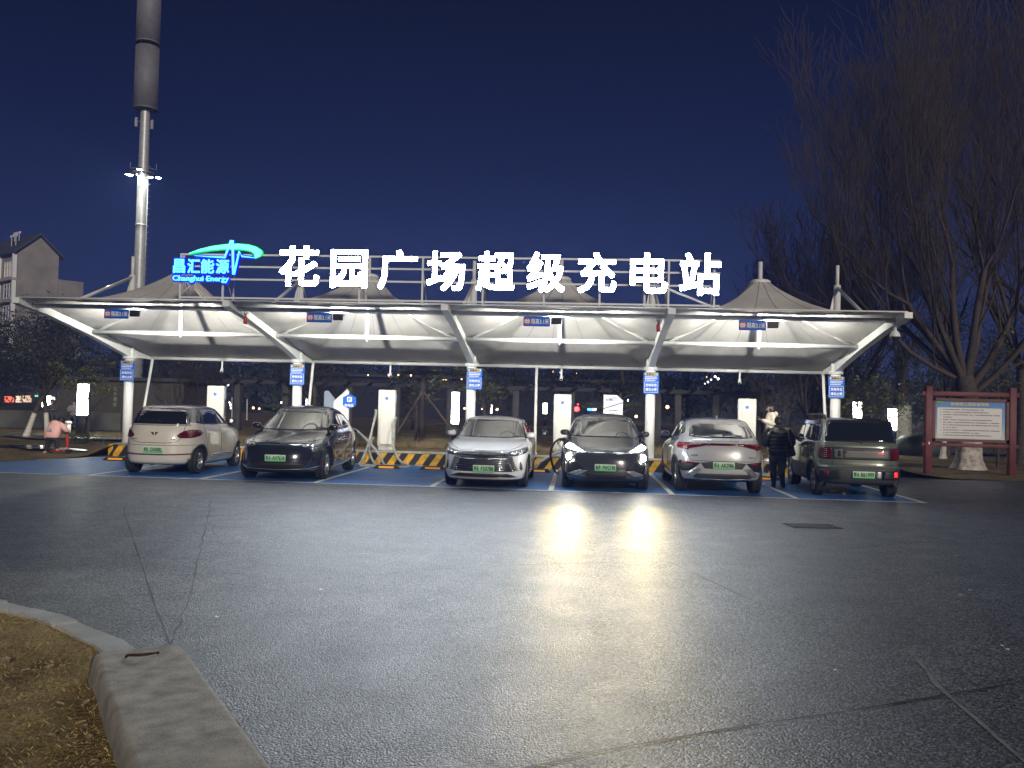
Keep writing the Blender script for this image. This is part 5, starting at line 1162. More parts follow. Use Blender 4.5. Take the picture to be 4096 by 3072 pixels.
L_ += [(1.33, 0, 0, .205, .15), (1.375, 0, .0, .15, .12), (1.40, 0, .0, .09, .09)]
shell(mb, L_, wob=.03); mb.lathe([(.07, 1.36), (.105, 1.385), (.115, 1.42), (.10, 1.445), (.075, 1.44), (.07, 1.40)], (0, .0, 0), 20)
for sx in (-1, 1): limb(mb, [(sx*.17, 0, 1.34), (sx*.28, -.01, 1.20), (sx*.315, .03, 1.04), (sx*.22, .20, 1.00), (sx*.14, .27, 1.03)], [.085, .095, .095, .085, .06], 7)
mb.build('puffer_jacket', M_puff, w)
mb = MB(); shell(mb, [(.60, 0, 0, .195, .145), (.68, 0, 0, .20, .15), (.80, 0, 0, .19, .14)])
for sx, kx, ax in ((-1, -.105, -.088), (1, .09, .115)): limb(mb, [(sx*.10, 0, .78), (kx, .015, .55), (kx*.98, .01, .34)], [.115, .098, .078], 0, wob=.08)
mb.build('trousers', M_trou, w)
for kx, ax, fx in ((-.10, -.088, 0), (.088, .115, .04)):
    mb = MB(); limb(mb, [(kx, .01, .40), (kx, .0, .25), (ax, -.005, .10), (ax, 0, .05)], [.076, .074, .056, .056], wob=.06); mb.ball((ax+fx*.5, .06, .04), (.048, .125, .045), 12); mb.box((ax, -.035, .018), (.06, .06, .036)); mb.build('boot', M_boot, w)
mb = MB(); mb.ball((0, .02, 1.545), (.093, .105, .112), 18); mb.ball((.01, -.035, 1.60), (.055, .05, .045), 12); mb.ball((0, -.05, 1.50), (.07, .055, .07), 12)
for k in range(9): a = -2.6+k*.26; mb.tube([(.07*cos(a), -.045+.03*sin(a), 1.46), (.06*cos(a), -.05, 1.43)], [.012, .004], 5)
mb.build('hair', M_hair, w)
bg = thing('shoulder_bag', 'black shoulder bag on a gold chain hanging from the person in the puffer jacket', 'bag', (4.66, 20.62, .008))
mb = MB(); mb.prism([(.17, .70), (.36, .74), (.38, .78), (.33, .96), (.30, 1.0), (.24, .99), (.19, .90)], -.10, .02, 'y'); mb.build('bag_body', mat('black_bag_leather', (.014, .014, .015), .4), bg)
mb = MB(); P = [V((.13, -.10, 1.39)), V((.17, -.17, 1.30)), V((.20, -.19, 1.15)), V((.26, -.15, 1.02)), V((.29, -.04, .98))]; Q = bez(P, 9)
for i in range(len(Q)-1): mb.ball((Q[i]+Q[i+1])/2, (.011, .009, .013), 6)
mb.build('chain_strap', mat('gold_chain', (.6, .43, .16), .3, 1), bg)

# woman in the cream coat with a phone, on the raised bed, looking left
M_coat = mat('cream_coat', (.62, .56, .47), .85, bump=.4, bs=16)
w = figure('person', 'long-haired person in a cream hooded coat reading a phone behind the bays', (5.42, 24.95, .345), 0, 1.67, (-.035, -.01, 1.52), (-.01, 0, 1.40), (0, 0, 1.33), (.0, 0, .86),
 [((-.02, -.16, 1.32), (.02, -.20, 1.08), (-.22, -.06, 1.17), (-1, .25, .25), V((.3, 0, 1))), ((.02, .16, 1.32), (.02, .20, 1.08), (-.22, .06, 1.17), (-1, -.25, .25), V((.3, 0, 1)))],
 [((0, -.09, .84), (-.02, -.09, .46), (0, -.09, .08), (-1, 0, 0)), ((.0, .09, .84), (.02, .09, .46), (.03, .09, .08), (-1, 0, 0))], V((-1, -.12, -.42)))
mb = MB(); shell(mb, [(.66, .03, 0, .17, .225), (.80, .02, 0, .165, .22), (1.0, .02, 0, .145, .205), (1.2, .01, 0, .15, .215), (1.33, .02, 0, .125, .19), (1.40, .02, 0, .08, .10)], wob=.05)
mb.ball((.115, 0, 1.34), (.085, .13, .085), 14)
for sy in (-1, 1): limb(mb, [(.01, sy*.165, 1.34), (.05, sy*.22, 1.20), (.02, sy*.215, 1.07), (-.12, sy*.13, 1.12), (-.22, sy*.065, 1.165)], [.07, .075, .07, .06, .045], 3)
mb.build('hooded_coat', M_coat, w)
mb = MB()
for sy in (-1, 1): limb(mb, [(.0, sy*.09, .82), (.0, sy*.09, .46), (.02, sy*.09, .10)], [.095, .075, .06])
mb.build('trousers', mat('pale_trousers', (.50, .49, .46), .8), w)
for sy in (-1, 1): mb = MB(); mb.ball((-.03, sy*.09, .04), (.13, .045, .045), 12); mb.build('shoe', M_white, w)
mb = MB(); mb.ball((.0, 0, 1.545), (.108, .09, .108), 18); R = random.Random(5)
for k in range(46):
    a = R.uniform(-1.75, 1.75); x0 = .0+.09*cos(a); y0 = .085*sin(a)
    if k % 5 == 0: x0 = -.05; y0 = math.copysign(.08, sin(a))
    mb.tube([(x0*.6, y0*.8, 1.61), (x0, y0, 1.53), (x0*1.05+.01, y0*1.05, 1.42), (x0*.9-.01, y0*1.1, 1.31+R.uniform(-.03, .03))], [.02, .024, .022, .008], 5)
mb.build('hair', M_hair, w)
ph = thing('smartphone', 'black smartphone held by the person in the cream coat', 'phone', (5.42-.36, 24.95, .345+1.245)); o = MB().rbox((0, 0, 0), (.010, .075, .155), .01, axis='x').build('phone_body', M_black, ph); o.rotation_euler = (0, rad(-50), 0)
o = MB().box((.006, 0, 0), (.002, .066, .14)).build('screen', mat('phone_screen', (.3, .35, .4), .2, emit=(.6, .7, .8), es=1.2), ph); o.rotation_euler = (0, rad(-50), 0)

# child bent over a red scooter
M_pink = mat('pink_jacket', (.78, .44, .41), .85, bump=.4, bs=18)
w = figure('person', 'small child in a pink hooded jacket bending over a red scooter', (-15.05, 24.0, .02), 0, 1.0, (.10, .30, .93), (.08, .20, .90), (.07, .12, .86), (-.01, .0, .50),
 [((-.09, .10, .86), (-.14, .26, .70), (.12, .34, .60), (.9, .3, -.2)), ((.20, .08, .84), (.32, .10, .70), (.30, .26, .60), (0, .9, -.2))],
 [((-.07, 0, .48), (-.13, .02, .27), (-.20, .0, .05), (-.2, .9, 0)), ((.08, 0, .48), (.13, .04, .28), (.14, .02, .12), (.4, .8, 0))], V((.3, .9, -.5)), foot=.10)
mb = MB(); shell(mb, [(.47, -.02, .0, .20, .13), (.55, -.01, .0, .215, .15), (.68, .02, .02, .205, .155), (.80, .04, .06, .20, .15), (.88, .05, .09, .17, .13), (.93, .06, .10, .09, .08)], wob=.05)
mb.ball((.03, .04, .89), (.13, .09, .075), 14)
limb(mb, [(-.10, .08, .85), (-.17, .18, .74), (-.12, .30, .64), (.08, .34, .60)], [.075, .075, .06, .045], 3); limb(mb, [(.18, .06, .84), (.29, .07, .76), (.33, .14, .68), (.30, .25, .61)], [.08, .08, .065, .045], 3)
mb.build('pink_jacket', M_pink, w)
mb = MB(); mb.box((-.0, -.145, .66), (.13, .012, .05)); mb.box((.02, -.142, .72), (.08, .01, .02)); mb.build('back_print', mat('teal_print', (.18, .30, .36), .7), w)
mb = MB(); limb(mb, [(-.06, 0, .50), (-.13, .02, .28), (-.19, .0, .09)], [.10, .075, .055]); limb(mb, [(.07, 0, .50), (.13, .04, .29), (.14, .02, .15)], [.10, .075, .055]); shell(mb, [(.40, 0, 0, .15, .11), (.52, 0, 0, .17, .12)]); mb.build('trousers', mat('black_trousers', (.015, .016, .02), .8), w)
for (x, y, z) in ((-.205, .01, .035), (.155, .035, .115)): mb = MB(); mb.ball((x, y, z), (.04, .085, .042), 12); mb.build('shoe', mat('tan_shoe', (.45, .30, .20), .7), w)
mb = MB(); mb.ball((.09, .26, .965), (.10, .11, .10), 16); mb.build('hair', M_hair, w)
s_ = thing('kick_scooter', 'red toy kick scooter ridden by the child in pink', 'scooter', (-14.93, 24.02, .04), 0)
M_sred = mat('scooter_red', (.50, .015, .02), .35, coat=.4)
mb = MB(); mb.rbox((.06, 0, .055), (.46, .12, .025), .03); mb.tube([(.27, .02, .06), (.33, .02, .12), (.27, .04, .55)], [.02, .022, .018], 8); mb.rbox((.29, .04, .36), (.06, .08, .22), .02); mb.build('frame', M_sred, s_)
mb = MB(); mb.tube([(.22, -.08, .58), (.26, .04, .60), (.24, .26, .58)], .014, 8); mb.build('handlebar', M_black, s_)
for (x, y) in ((.36, -.06), (.36, .08), (-.17, 0)): mb = MB(); mb.lathe([(.02, -.018), (.055, -.018), (.06, -.008), (.06, .008), (.055, .018), (.02, .018)], (x, y, .06), 18, 'y', close=True); mb.build('wheel', M_rubber, s_)

# two people on the low wall far left
def sitter(label, x, y, z, shirt, hairc):
    t = figure('person', label, (x, y, z), rad(20), 1.6, (0, -.04, 1.23), (0, -.02, 1.12), (0, 0, 1.06), (0, 0, .55), [((-.17, 0, 1.05), (-.24, -.06, .82), (-.08, -.26, .84), (.4, -.8, .1)), ((.17, 0, 1.05), (.24, -.06, .82), (.10, -.26, .86), (-.4, -.8, .1))], [((-.09, 0, .55), (-.12, -.42, .55), (-.12, -.42, .10), (0, -1, 0)), ((.09, 0, .55), (.12, -.42, .55), (.12, -.42, .10), (0, -1, 0))], V((0, -1, -.1)))
    mb = MB(); shell(mb, [(.50, 0, 0, .20, .14), (.70, 0, 0, .19, .14), (.95, 0, 0, .215, .14), (1.07, 0, 0, .16, .11), (1.12, 0, 0, .07, .07)], wob=.04)
    for sx in (-1, 1): limb(mb, [(sx*.17, 0, 1.06), (sx*.25, -.03, .90), (sx*.25, -.07, .80), (sx*.12, -.24, .83)], [.07, .07, .06, .05], 2)
    mb.build('jacket', shirt, t); mb = MB()
    for sx in (-1, 1): limb(mb, [(sx*.09, 0, .55), (sx*.12, -.40, .55), (sx*.12, -.42, .12)], [.10, .08, .06])
    mb.build('trousers', M_trou, t)
    for sx in (-1, 1): mb = MB(); mb.ball((sx*.12, -.48, .05), (.045, .12, .045), 10); mb.build('shoe', M_boot, t)
    mb = MB(); mb.ball((0, .0, 1.27), (.10, .10, .10), 14); mb.build('hair', M_hair, t); return t
sitter('person in a pale jacket sitting on the low wall left of the lit lamp pillar', -24.05, 40.0, .12, mat('pale_jacket', (.35, .31, .31), .8), 0)
sitter('person in dark clothes sitting on the low wall behind the child', -25.35, 40.3, .12, M_trou, 0)
# ------------------------------------------------------------ signs behind the bays
t = thing('parking_totem', 'white parking totem with a blue hexagon and large P behind the black crossover', 'sign', (-6.98, 25.35, .345), .06)
MB().prism([(-.22, 0), (.22, 0), (.22, 1.52), (.20, 1.72), (-.02, 1.56), (-.20, 1.40), (-.22, 1.36)], -.06, .06, 'y').build('panel', M_white, t)
MB().prism([(-.24, 0), (-.18, 0), (-.16, 1.38), (.18, 1.74), (.13, 1.76), (-.24, 1.40)], .065, .10, 'y').build('rear_edge', M_grey_steel, t)
MB().prism([(.25+.225*cos(pi/6+k*pi/3), 1.40+.225*sin(pi/6+k*pi/3)) for k in range(6)], -.11, -.065, 'y').build('hexagon', M_blue, t)
mb = MB(); mb.rbox((.25, -.113, 1.455), (.14, .006, .15), .02, axis='y'); mb.text('充电区', .105, 1.24, .28, .085, -.114, .02); mb.build('lettering', M_white, t)
MB().text('P', .215, 1.40, .075, .11, -.119, .03).build('parking_letter', M_blue, t)
mb = MB(); R = random.Random(3)
for z, m_ in ((1.10, 0), (.99, 1), (.93, 1)):
    x = -.17
    while x < .14: wd = R.uniform(.018, .035); mb.box((x+wd/2, -.062, z), (wd, .003, .022), mi=m_); x += wd+.012
mb.build('small_print', [mat('faded_red_print', (.6, .2, .15), .6), M_ink], t)
t = thing('direction_sign', 'pale blue-grey leaning panel behind the white parking totem', 'sign', (-7.40, 25.75, .345), .06)
MB().prism([(-.22, 0), (.16, 0), (.16, 1.40), (-.10, 1.70), (-.19, 1.70), (-.22, 1.66)], -.03, .03, 'y').build('panel', mat('pale_blue_panel', (.30, .36, .46), .5), t)
MB().text('公园导览', -.12, .5, .10, .10, -.035, .02).build('lettering', M_blue, t)

t = thing('information_sign', 'white cut-corner information sign with a blue diagonal band above the dark car roof', 'sign', (1.02, 25.3, .345))
MB().prism([(-.275, 0), (.275, 0), (.275, 1.62), (.10, 1.775), (-.275, 1.775)], -.03, .03, 'y').build('panel', M_white, t)
MB().prism([(-.275, 1.36), (.275, 1.545), (.275, 1.575), (-.275, 1.39)], -.034, -.031, 'y').build('diagonal_band', mat('navy_print', (.03, .05, .25), .5), t)
mb = MB(); mb.text('昌汇能源', -.215, 1.605, .20, .05, -.034, .02); mb.tube([(-.10, -.034, 1.66), (.0, -.034, 1.665), (.02, -.034, 1.715), (.04, -.034, 1.60), (.055, -.034, 1.67), (.09, -.034, 1.665)], .004, 4); mb.tube([(-.11, -.034, 1.67), (.0, -.034, 1.695), (.08, -.034, 1.69), (.10, -.034, 1.675)], .005, 4)
mb.text('应急注意事项', -.13, 1.31, .27, .045, -.034, .02); mb.text('应急救援点位置', -.11, 1.24, .23, .030, -.034, .0)
for r_ in range(5):
    x = -.21
    while x < .20: wd = R.uniform(.016, .03); mb.box((x+wd/2, -.0325, 1.18-.05*r_), (wd, .003, .02)); x += wd+.008
mb.build('lettering', mat('navy_text', (.04, .05, .16), .5), t)

# ------------------------------------------------------------ park notice board on the right
M_maroon = mat('maroon_timber', (.115, .028, .030), .6, var=.25, vs=6, bump=.3, bs=30)
t = thing('park_notice_board', 'large maroon timber notice board with park rules on the right lawn', 'notice board', (11.92, 27.5, 0))
for x in (-1.23, 1.23):
    mb = MB(); mb.rbox((x, 0, 1.33), (.20, .20, 2.66), .02); mb.build('post', M_maroon, t)
mb = MB(); mb.rbox((0, .0, 2.44), (2.86, .12, .14), .02, axis='x'); mb.build('top_rail', M_maroon, t)
mb = MB(); mb.rbox((0, .0, .88), (2.86, .10, .11), .02, axis='x'); mb.build('bottom_rail', M_maroon, t)
mb = MB()
for (cx, cz, w_, h_) in ((0, 2.26, 2.24, .08), (0, 1.03, 2.24, .08), (-1.08, 1.645, .08, 1.31), (1.08, 1.645, .08, 1.31)): mb.box((cx, -.02, cz), (w_, .09, h_))
mb.build('inner_frame', M_maroon, t)
m = bpy.data.materials.new('poster_sky'); m.use_nodes = True; nt = m.node_tree; N = nt.nodes; L = nt.links; tc = N.new('ShaderNodeTexCoord'); sp = N.new('ShaderNodeSeparateXYZ'); L.new(tc.outputs['Object'], sp.inputs[0]); mr = N.new('ShaderNodeMapRange'); mr.inputs[1].default_value = 1.05; mr.inputs[2].default_value = 2.24; L.new(sp.outputs['Z'], mr.inputs[0]); rp = N.new('ShaderNodeValToRGB'); rp.color_ramp.elements[0].color = (.42, .52, .46, 1); rp.color_ramp.elements[1].color = (.03, .13, .36, 1); e = rp.color_ramp.elements.new(.4); e.color = (.14, .30, .45, 1); L.new(mr.outputs[0], rp.inputs[0]); L.new(rp.outputs[0], N['Principled BSDF'].inputs['Base Color']); N['Principled BSDF'].inputs['Roughness'].default_value = .3
MB().box((0, -.0, 1.645), (2.10, .03, 1.17)).build('poster', m, t)
MB().rbox((-.02, -.018, 1.56), (1.90, .006, .92), .04, axis='y').build('text_panel', mat('poster_white', (.55, .53, .53), .4), t)
MB().text('官塘湖公园管理须知', -.58, 2.085, 1.12, .095, -.018, .015).build('poster_title', mat('gold_text', (.62, .50, .16), .5), t)
mb = MB(); R = random.Random(6)
for r_, (x0, x1) in enumerate(((-.80, .38), (-.80, .52), (-.80, .84), (-.80, -.55), (-.80, .62), (-.80, .84), (-.80, .84), (-.80, -.40), (-.80, .84), (-.80, .25), (-.80, .66))):
    z = 1.96-.078*r_; x = x0
    if r_ not in (3, 6, 7, 9): mb.box((-.87, -.0225, z), (.03, .002, .022))
    while x < x1:
        wd = R.uniform(.022, .034); mb.box((x+wd/2, -.0225, z), (wd*.85, .002, R.uniform(.022, .032))); x += wd+(.035 if R.random() < .08 else .004)
mb.build('rules_text', mat('grey_print', (.10, .10, .11), .6), t)
mb = MB(); [mb.ball((-.97+R.uniform(0, .16), -.02, 2.18+R.uniform(-.04, .04)), (.035, .004, .022), 8) for _ in range(9)]; mb.build('poster_leaves', mat('poster_green', (.12, .30, .08), .5), t)
MB().ball((-1.23, -.10, .92), (.022, .012, .05), 8).build('sticker', M_white, t)

# ------------------------------------------------------------ lamp pillars
M_lampw = mat('lit_lamp_glass', (1, 1, 1), .4, emit=(.97, 1, .86), es=16)
def lamp_pillar(x, y, z0, za, zb, w_, label, em=M_lampw):
    t = thing('lamp_pillar', label, 'lamp', (x, y, z0), rad(12), 'lit lamp pillars in the park')
    mb = MB(); mb.rbox((0, 0, (za)/2), (w_*.9, w_*.9, za), .01); mb.box((0, 0, .02), (w_*1.1, w_*1.1, .04)); mb.build('base', M_dark_metal, t)
    mb = MB(); mb.box((0, 0, (za+zb)/2), (w_*.92, w_*.92, zb-za-.03)); mb.build('lit_box', em, t)
    mb = MB()
    for sx in (-1, 1):
        for sy in (-1, 1): mb.box((sx*w_*.47, sy*w_*.47, (za+zb)/2), (.018, .018, zb-za))
    n = int((zb-za)/.17)
    mb.box((0, 0, zb), (w_*1.0, w_*1.0, .02))
    for k in range(1, n): mb.box((0, -w_*.465, za+(zb-za)*k/n), (w_*.9, .008, .006))
    mb.build('lattice', M_dark_metal, t); return t
lamp_pillar(-21.2, 35.9, 0.05, .80, 2.16, .40, 'tall lit lamp pillar on a dark base behind the child at left')
lamp_pillar(-4.66, 33.0, .36, .62, 1.84, .30, 'lit lamp pillar glowing behind the tree just left of the middle column')
lamp_pillar(-2.24, 60.0, .3, .92, 1.66, .26, 'small lit lamp pillar far behind beside the thin rear post')
lamp_pillar(12.48, 40.0, .1, 1.1, 2.2, .30, 'lit lamp pillar directly behind the boxy car roof')
lamp_pillar(14.0, 40.0, .1, .95, 1.93, .30, 'lit lamp pillar between the boxy car and the notice board')
lamp_pillar(-31.8, 50.0, .1, .83, 1.50, .42, 'small lit lamp pillar far left beside the dark leaning trunks')
lamp_pillar(22.1, 45.0, .1, 1.2, 1.6, .2, 'lit lamp pillar at the right edge of the park')
lamp_pillar(-4.97, 50.0, .3, .95, 1.45, .10, 'very thin lit lamp pillar right of the middle column')
lamp_pillar(-15.85, 50.0, .3, 1.1, 1.6, .12, 'very thin violet-white lamp pillar left of the second column', mat('violet_lamp', (1, 1, 1), .4, emit=(.75, .7, 1), es=6))
# short white bollards in the lawn
M_boll = mat('bollard_white', (.55, .55, .50), .6, var=.2, vs=12)
b0 = thing('bollard', 'short pale bollard on the left lawn between child and lamp pillar', 'bollard', (-22.0, 36.2, .05), 0, 'short pale garden bollards')
mb = MB(); mb.lathe([(.0, 0), (.12, 0), (.11, .1), (.11, .42), (0, .42)], n=16); mb.build('stem', M_boll, b0)
mb = MB(); mb.lathe([(0, .42), (.15, .42), (.155, .46), (.12, .52), (0, .54)], n=16); mb.build('cap', M_boll, b0)
copy_tree(b0, (16.2, 37.0, .05), label='short pale bollard on the right lawn behind the notice board')

# ------------------------------------------------------------ steel mast with shrouds and floodlights
t = thing('telecom_mast', 'tall grey monopole mast with floodlights and two dark cylindrical shrouds at left', 'mast', (-26.3, 50, 0))
mb = MB(); mb.tube([(0, 0, 0), (0, 0, 7.8), (0, 0, 15), (0, 0, 19.2), (0, 0, 27)], [.42, .345, .30, .27, .24], 24); mb.lathe([(.33, 11.9), (.36, 11.92), (.36, 11.98), (.33, 12.0)], n=24); mb.build('pole', M_grey_steel, t)
M_shroud = mat('dark_shroud', (.16, .16, .175), .6, var=.15, vs=3, bump=.3, bs=20)
for (a, b) in ((18.95, 22.7), (22.95, 27.2)):
    mb = MB(); mb.lathe([(.62, a), (.66, a), (.66, b), (.62, b)], n=40, close=True)
    for k in range(40): q = 2*pi*k/40; mb.tube([(.665*cos(q), .665*sin(q), a), (.665*cos(q), .665*sin(q), b)], .006, 4)
    mb.lathe([(.64, a-.03), (.69, a-.03), (.69, a+.04), (.64, a+.04)], n=40, close=True); mb.build('shroud', M_shroud, t)
    mb = MB(); [mb.tube([(.25*cos(q), .25*sin(q), a+.05), (.63*cos(q), .63*sin(q), a+.05)], .02, 6) for q in [k*pi/4 for k in range(8)]]; mb.lathe([(.38, a+.03), (.42, a+.03), (.42, a+.07), (.38, a+.07)], n=24, close=True); mb.build('shroud_brace', M_grey_steel, t)
mb = MB()
for k in range(24): mb.tube([(.33, -.05, 7.2+k*.36), (.50, -.05, 7.2+k*.36)], .012, 5)
mb.tube([(.36, -.05, 6), (.34, -.05, 15)], .022, 6); mb.build('climbing_peg', M_grey_steel, t)
M_tl = mat('mast_lamp_lens', (1, 1, 1), .3, emit=(.98, 1, .90), es=60)
for (dx, z, dy) in ((-.89, 15.0, -.1), (-.53, 15.16, .5), (-.51, 14.85, -.55), (.17, 15.12, -.75), (.71, 14.73, -.5), (.90, 14.86, .1)):
    mb = MB(); mb.lathe([(.0, .12), (.10, .10), (.17, .03), (.18, -.02), (.16, -.02)], n=16); mb.tube([(0, 0, .1), (-dx*.35, -dy*.35, .14)], .025, 6); o = mb.build('lamp_head', M_dark_metal, t); o.location = (dx, dy, z)
    o2 = MB().lathe([(0, -.055), (.08, -.045), (.155, -.015)], n=16).build('lamp_lens', M_tl, o)
for dx in (-.45, .5): lamp('SPOT', (dx, -.75, 14.75), 500, (.97, 1, .86), t, .2, (dx*3, -14, 0), spot=rad(140), blend=.8)
lamp('SPOT', (.0, -.95, 14.9), 260, (.97, 1, .80), t, .15, (0, -.2, 8), spot=rad(70), blend=1)
mb = MB(); mb.lathe([(.34, 15.10), (.62, 15.10), (.62, 15.13), (.34, 15.13)], n=24, close=True)
for sx in (-1, 1): mb.tube([(sx*.3, 0, 15.42), (sx*.82, 0, 15.40-.1*(sx > 0)), (sx*.80, 0, 15.75-.1*(sx > 0))], .02, 6)
mb.build('lamp_ring', M_grey_steel, t)
mb = MB(); [mb.box((dx, -.1, z), (.14, .10, .55)) for dx, z in ((-.49, 18.15), (.50, 18.0))]; [mb.tube([(0, 0, z), (dx, -.1, z)], .02, 6) for dx, z in ((-.49, 18.2), (.50, 18.0))]; mb.build('antenna', M_grey_steel, t)

# ------------------------------------------------------------ buildings
M_plaster = mat('old_plaster', (.26, .24, .215), .85, var=.22, vs=.5); M_tile = mat('dark_roof_tile', (.05, .05, .06), .8)
M_pale = mat('pale_facade', (.40, .38, .34), .8, var=.1, vs=1); M_winl = mat('window_lit_curtain', (.3, .3, .28), .6, emit=(.8, .72, .5), es=.10)
t = thing('apartment_house', 'pale gabled apartment block at the far left with white-framed windows', 'building', (-76.1, 112, 0), rad(56))
mb = MB(); mb.prism([(0, 0), (5.4, 0), (5.4, 21.0), (2.7, 23.4), (0, 21.0)], 0, 26, 'y'); 
def toxy(o): return o
o = mb.build('gable_block', M_plaster, t)
mb = MB()
for s_ in (0, 1):
    P = [(-.6, 20.6), (2.7, 23.5), (2.7, 23.85), (-.6, 20.95)] if not s_ else [(6.0, 20.6), (2.7, 23.5), (2.7, 23.85), (6.0, 20.95)]
    mb.prism(P, -.5, 26.5, 'y')
mb.build('roof', M_tile, t)
wm = 0
for fl in range(6):
    for k in range(5):
        z = 18.6-fl*3.0; y = 1.2+k*4.6
        mb = MB(); mb.box((-.05, y+1.2, z), (.12, 2.6, 2.0)); o = mb.build('window', M_glass if (fl*5+k*3) % 4 else M_winl, t)
        mb = MB(); [mb.box((-.14, y+1.2+dy, z), (.08, .12, 2.1)) for dy in (-1.3, -.4, .4, 1.3)]; [mb.box((-.14, y+1.2, z+dz), (.08, 2.7, .12)) for dz in (-1.0, .3, 1.0)]; mb.build('window_frame', M_white, o)
    mb = MB(); mb.box((-.35, 12, 18.6-fl*3.0-1.45), (.7, 24, .35)); mb.build('balcony_slab', M_pale, t)
mb = MB(); [mb.box((-.3, y, 10.3), (.5, .35, 20.6)) for y in (.25, 5.2, 9.8)]; mb.build('pilaster', M_white, t)
mb = MB(); mb.box((7.2, 6, 8.9), (3.5, 12, 17.8)); mb.build('lower_wing', M_plaster, t)
mb = MB(); mb.box((.6, 3, 23.4), (.1, 2.2, .3)); mb.box((1.8, 5, 24.2), (.1, 2.2, .3)); [mb.box((a, y, b-.7), (.06, .06, 1.4)) for a, b, y in ((.6, 23.4, 2.3), (.6, 23.4, 3.7), (1.8, 24.2, 4.3), (1.8, 24.2, 5.7))]; mb.build('roof_panel', M_white, t)
t = thing('pavilion_roof', 'dark gabled pavilion roof beyond the canopy beside the mast', 'pavilion', (-50.6, 100, 0))
mb = MB(); mb.prism([(-3.6, 13.2), (0, 15.4), (3.6, 13.2), (3.2, 13.0), (0, 14.9), (-3.2, 13.0)], 0, 6, 'y'); mb.build('roof', mat('faint_ridge', (.10, .10, .12), .8), t)
mb = MB(); mb.box((0, 3, 6.6), (5.6, 5.6, 13.2)); mb.box((0, .2, 14.0), (.3, .3, 1.2)); mb.build('tower_body', M_tile, t)
t = thing('toilet_block', 'low brown park building with small vertical lettering behind the lamp pillar', 'building', (-24.0, 42, 0))
MB().box((.9, 3, 1.25), (6.6, 5, 2.5)).build('wall', mat('brown_wall', (.07, .062, .05), .8, var=.2, vs=1), t)
MB().box((.9, 3, 2.58), (7.2, 5.6, .16)).build('roof_slab', M_tile, t)
mb = MB(); [mb.text(ch, .52, 1.98-.27*k, .17, .2, .48, .0) for k, ch in enumerate('公共厕所')]; mb.build('lettering', mat('pale_letters', (.45, .45, .40), .6), t)
o = MB().box((0, 0, .42), (9.5, .35, .84)).build('low_wall', mat('grey_low_wall', (.10, .10, .09), .85, var=.2, vs=2)); o.location = (-26.6, 40.4, .05); setp(o, 'low grey garden wall behind the pink-jacketed child', 'wall')
o = MB().box((0, 0, .5), (14, .8, 1.0)).build('hedge_wall', mat('dark_clipped_hedge', (.018, .022, .018), .9, bump=.8, bs=30)); o.location = (-36.5, 45, .0); setp(o, 'long dark clipped hedge at the far left', 'hedge')
# shop row with lit fronts
t = thing('shop_row', 'distant row of lit shop fronts at the far left', 'building', (-49, 76, 0))
MB().box((0, 3, 1.2), (16, 5, 2.4)).build('wall', M_tile, t)
for (x, z, w_, h_, col, es) in ((-3.2, 1.12, .9, .55, (1, .13, .05), 2.2), (-2.3, 1.15, .5, .6, (1, .75, .55), 1.6), (-1.5, 1.2, .8, .6, (1, .62, .42), 1.5), (-.6, 1.5, .25, .15, (.2, 1, .6), 2), (.3, 1.25, .5, .35, (1, .8, .6), 1.3), (1.0, 1.3, .35, .3, (1, .85, .7), 2.4), (2.5, .98, .5, .75, (.98, 1, .78), 1.6), (3.1, 1.0, .3, .8, (.95, 1, .8), 1.0), (3.55, 1.62, .18, .32, (1, .7, .8), 3), (3.6, 1.3, .2, .35, (1, .95, .95), 3)):
    mb = MB(); mb.box((x, .42, z), (w_, .1, h_)); mb.build('lit_shop_window', mat('shop_glow', (.5, .5, .5), .5, emit=col, es=es*.45), t)
mb = MB()
for k in range(9): x = 1.9+.2*k; mb.tube([(x, .2, .58), (x, .2, 1.0), (x+.1, .2, 1.2), (x+.2, .2, 1.0), (x+.2, .2, .58)], .02, 4)
mb.build('railing', M_white, t)
# long hall far behind the middle, with roof line lights
t = thing('exhibition_hall', 'long dim building far behind the middle bays with small amber roof lights', 'building', (-14, 92, 0))
MB().box((4, 5, 2.2), (36, 10, 4.4)).build('wall', mat('dim_grey_wall', (.018, .018, .022), .8, var=.2, vs=.4), t)
MB().box((4, 5, 4.55), (38, 11, .3)).build('roof_slab', M_tile, t)
M_amb = mat('amber_strip_light', (1, .6, .2), .5, emit=(1, .52, .16), es=5); M_whl = mat('white_point_light', (1, 1, 1), .5, emit=(.9, .93, 1), es=7)
mb = MB(); mb.box((-.2, -.4, 4.57), (1.6, .06, .05)); mb.box((-.1, -.4, 4.27), (.5, .06, .05)); mb.build('strip_light', M_amb, t)
# glass-slab corridor of pale piers
t = thing('pergola', 'dark park pergola with a row of square grey piers behind the planting bed', 'pergola', (0, 38, 0))
M_pier = mat('pier_stone', (.07, .07, .075), .7, var=.2, vs=2)
for x in (-15.2, -13.0, -10.1, -7.97, -5.6, -2.7, -.27, 3.45, 4.3, 5.9, 7.65): MB().rbox((x, 0, 1.38), (.28, .30, 2.1), .02).build('pier', M_pier, t)
mb = MB(); mb.box((-3.8, 0, 2.50), (24, .5, .16)); [mb.box((-15+1.0*k, .0, 2.62), (.08, 2.2, .10)) for k in range(24)]; mb.build('roof_beam', M_tile, t)
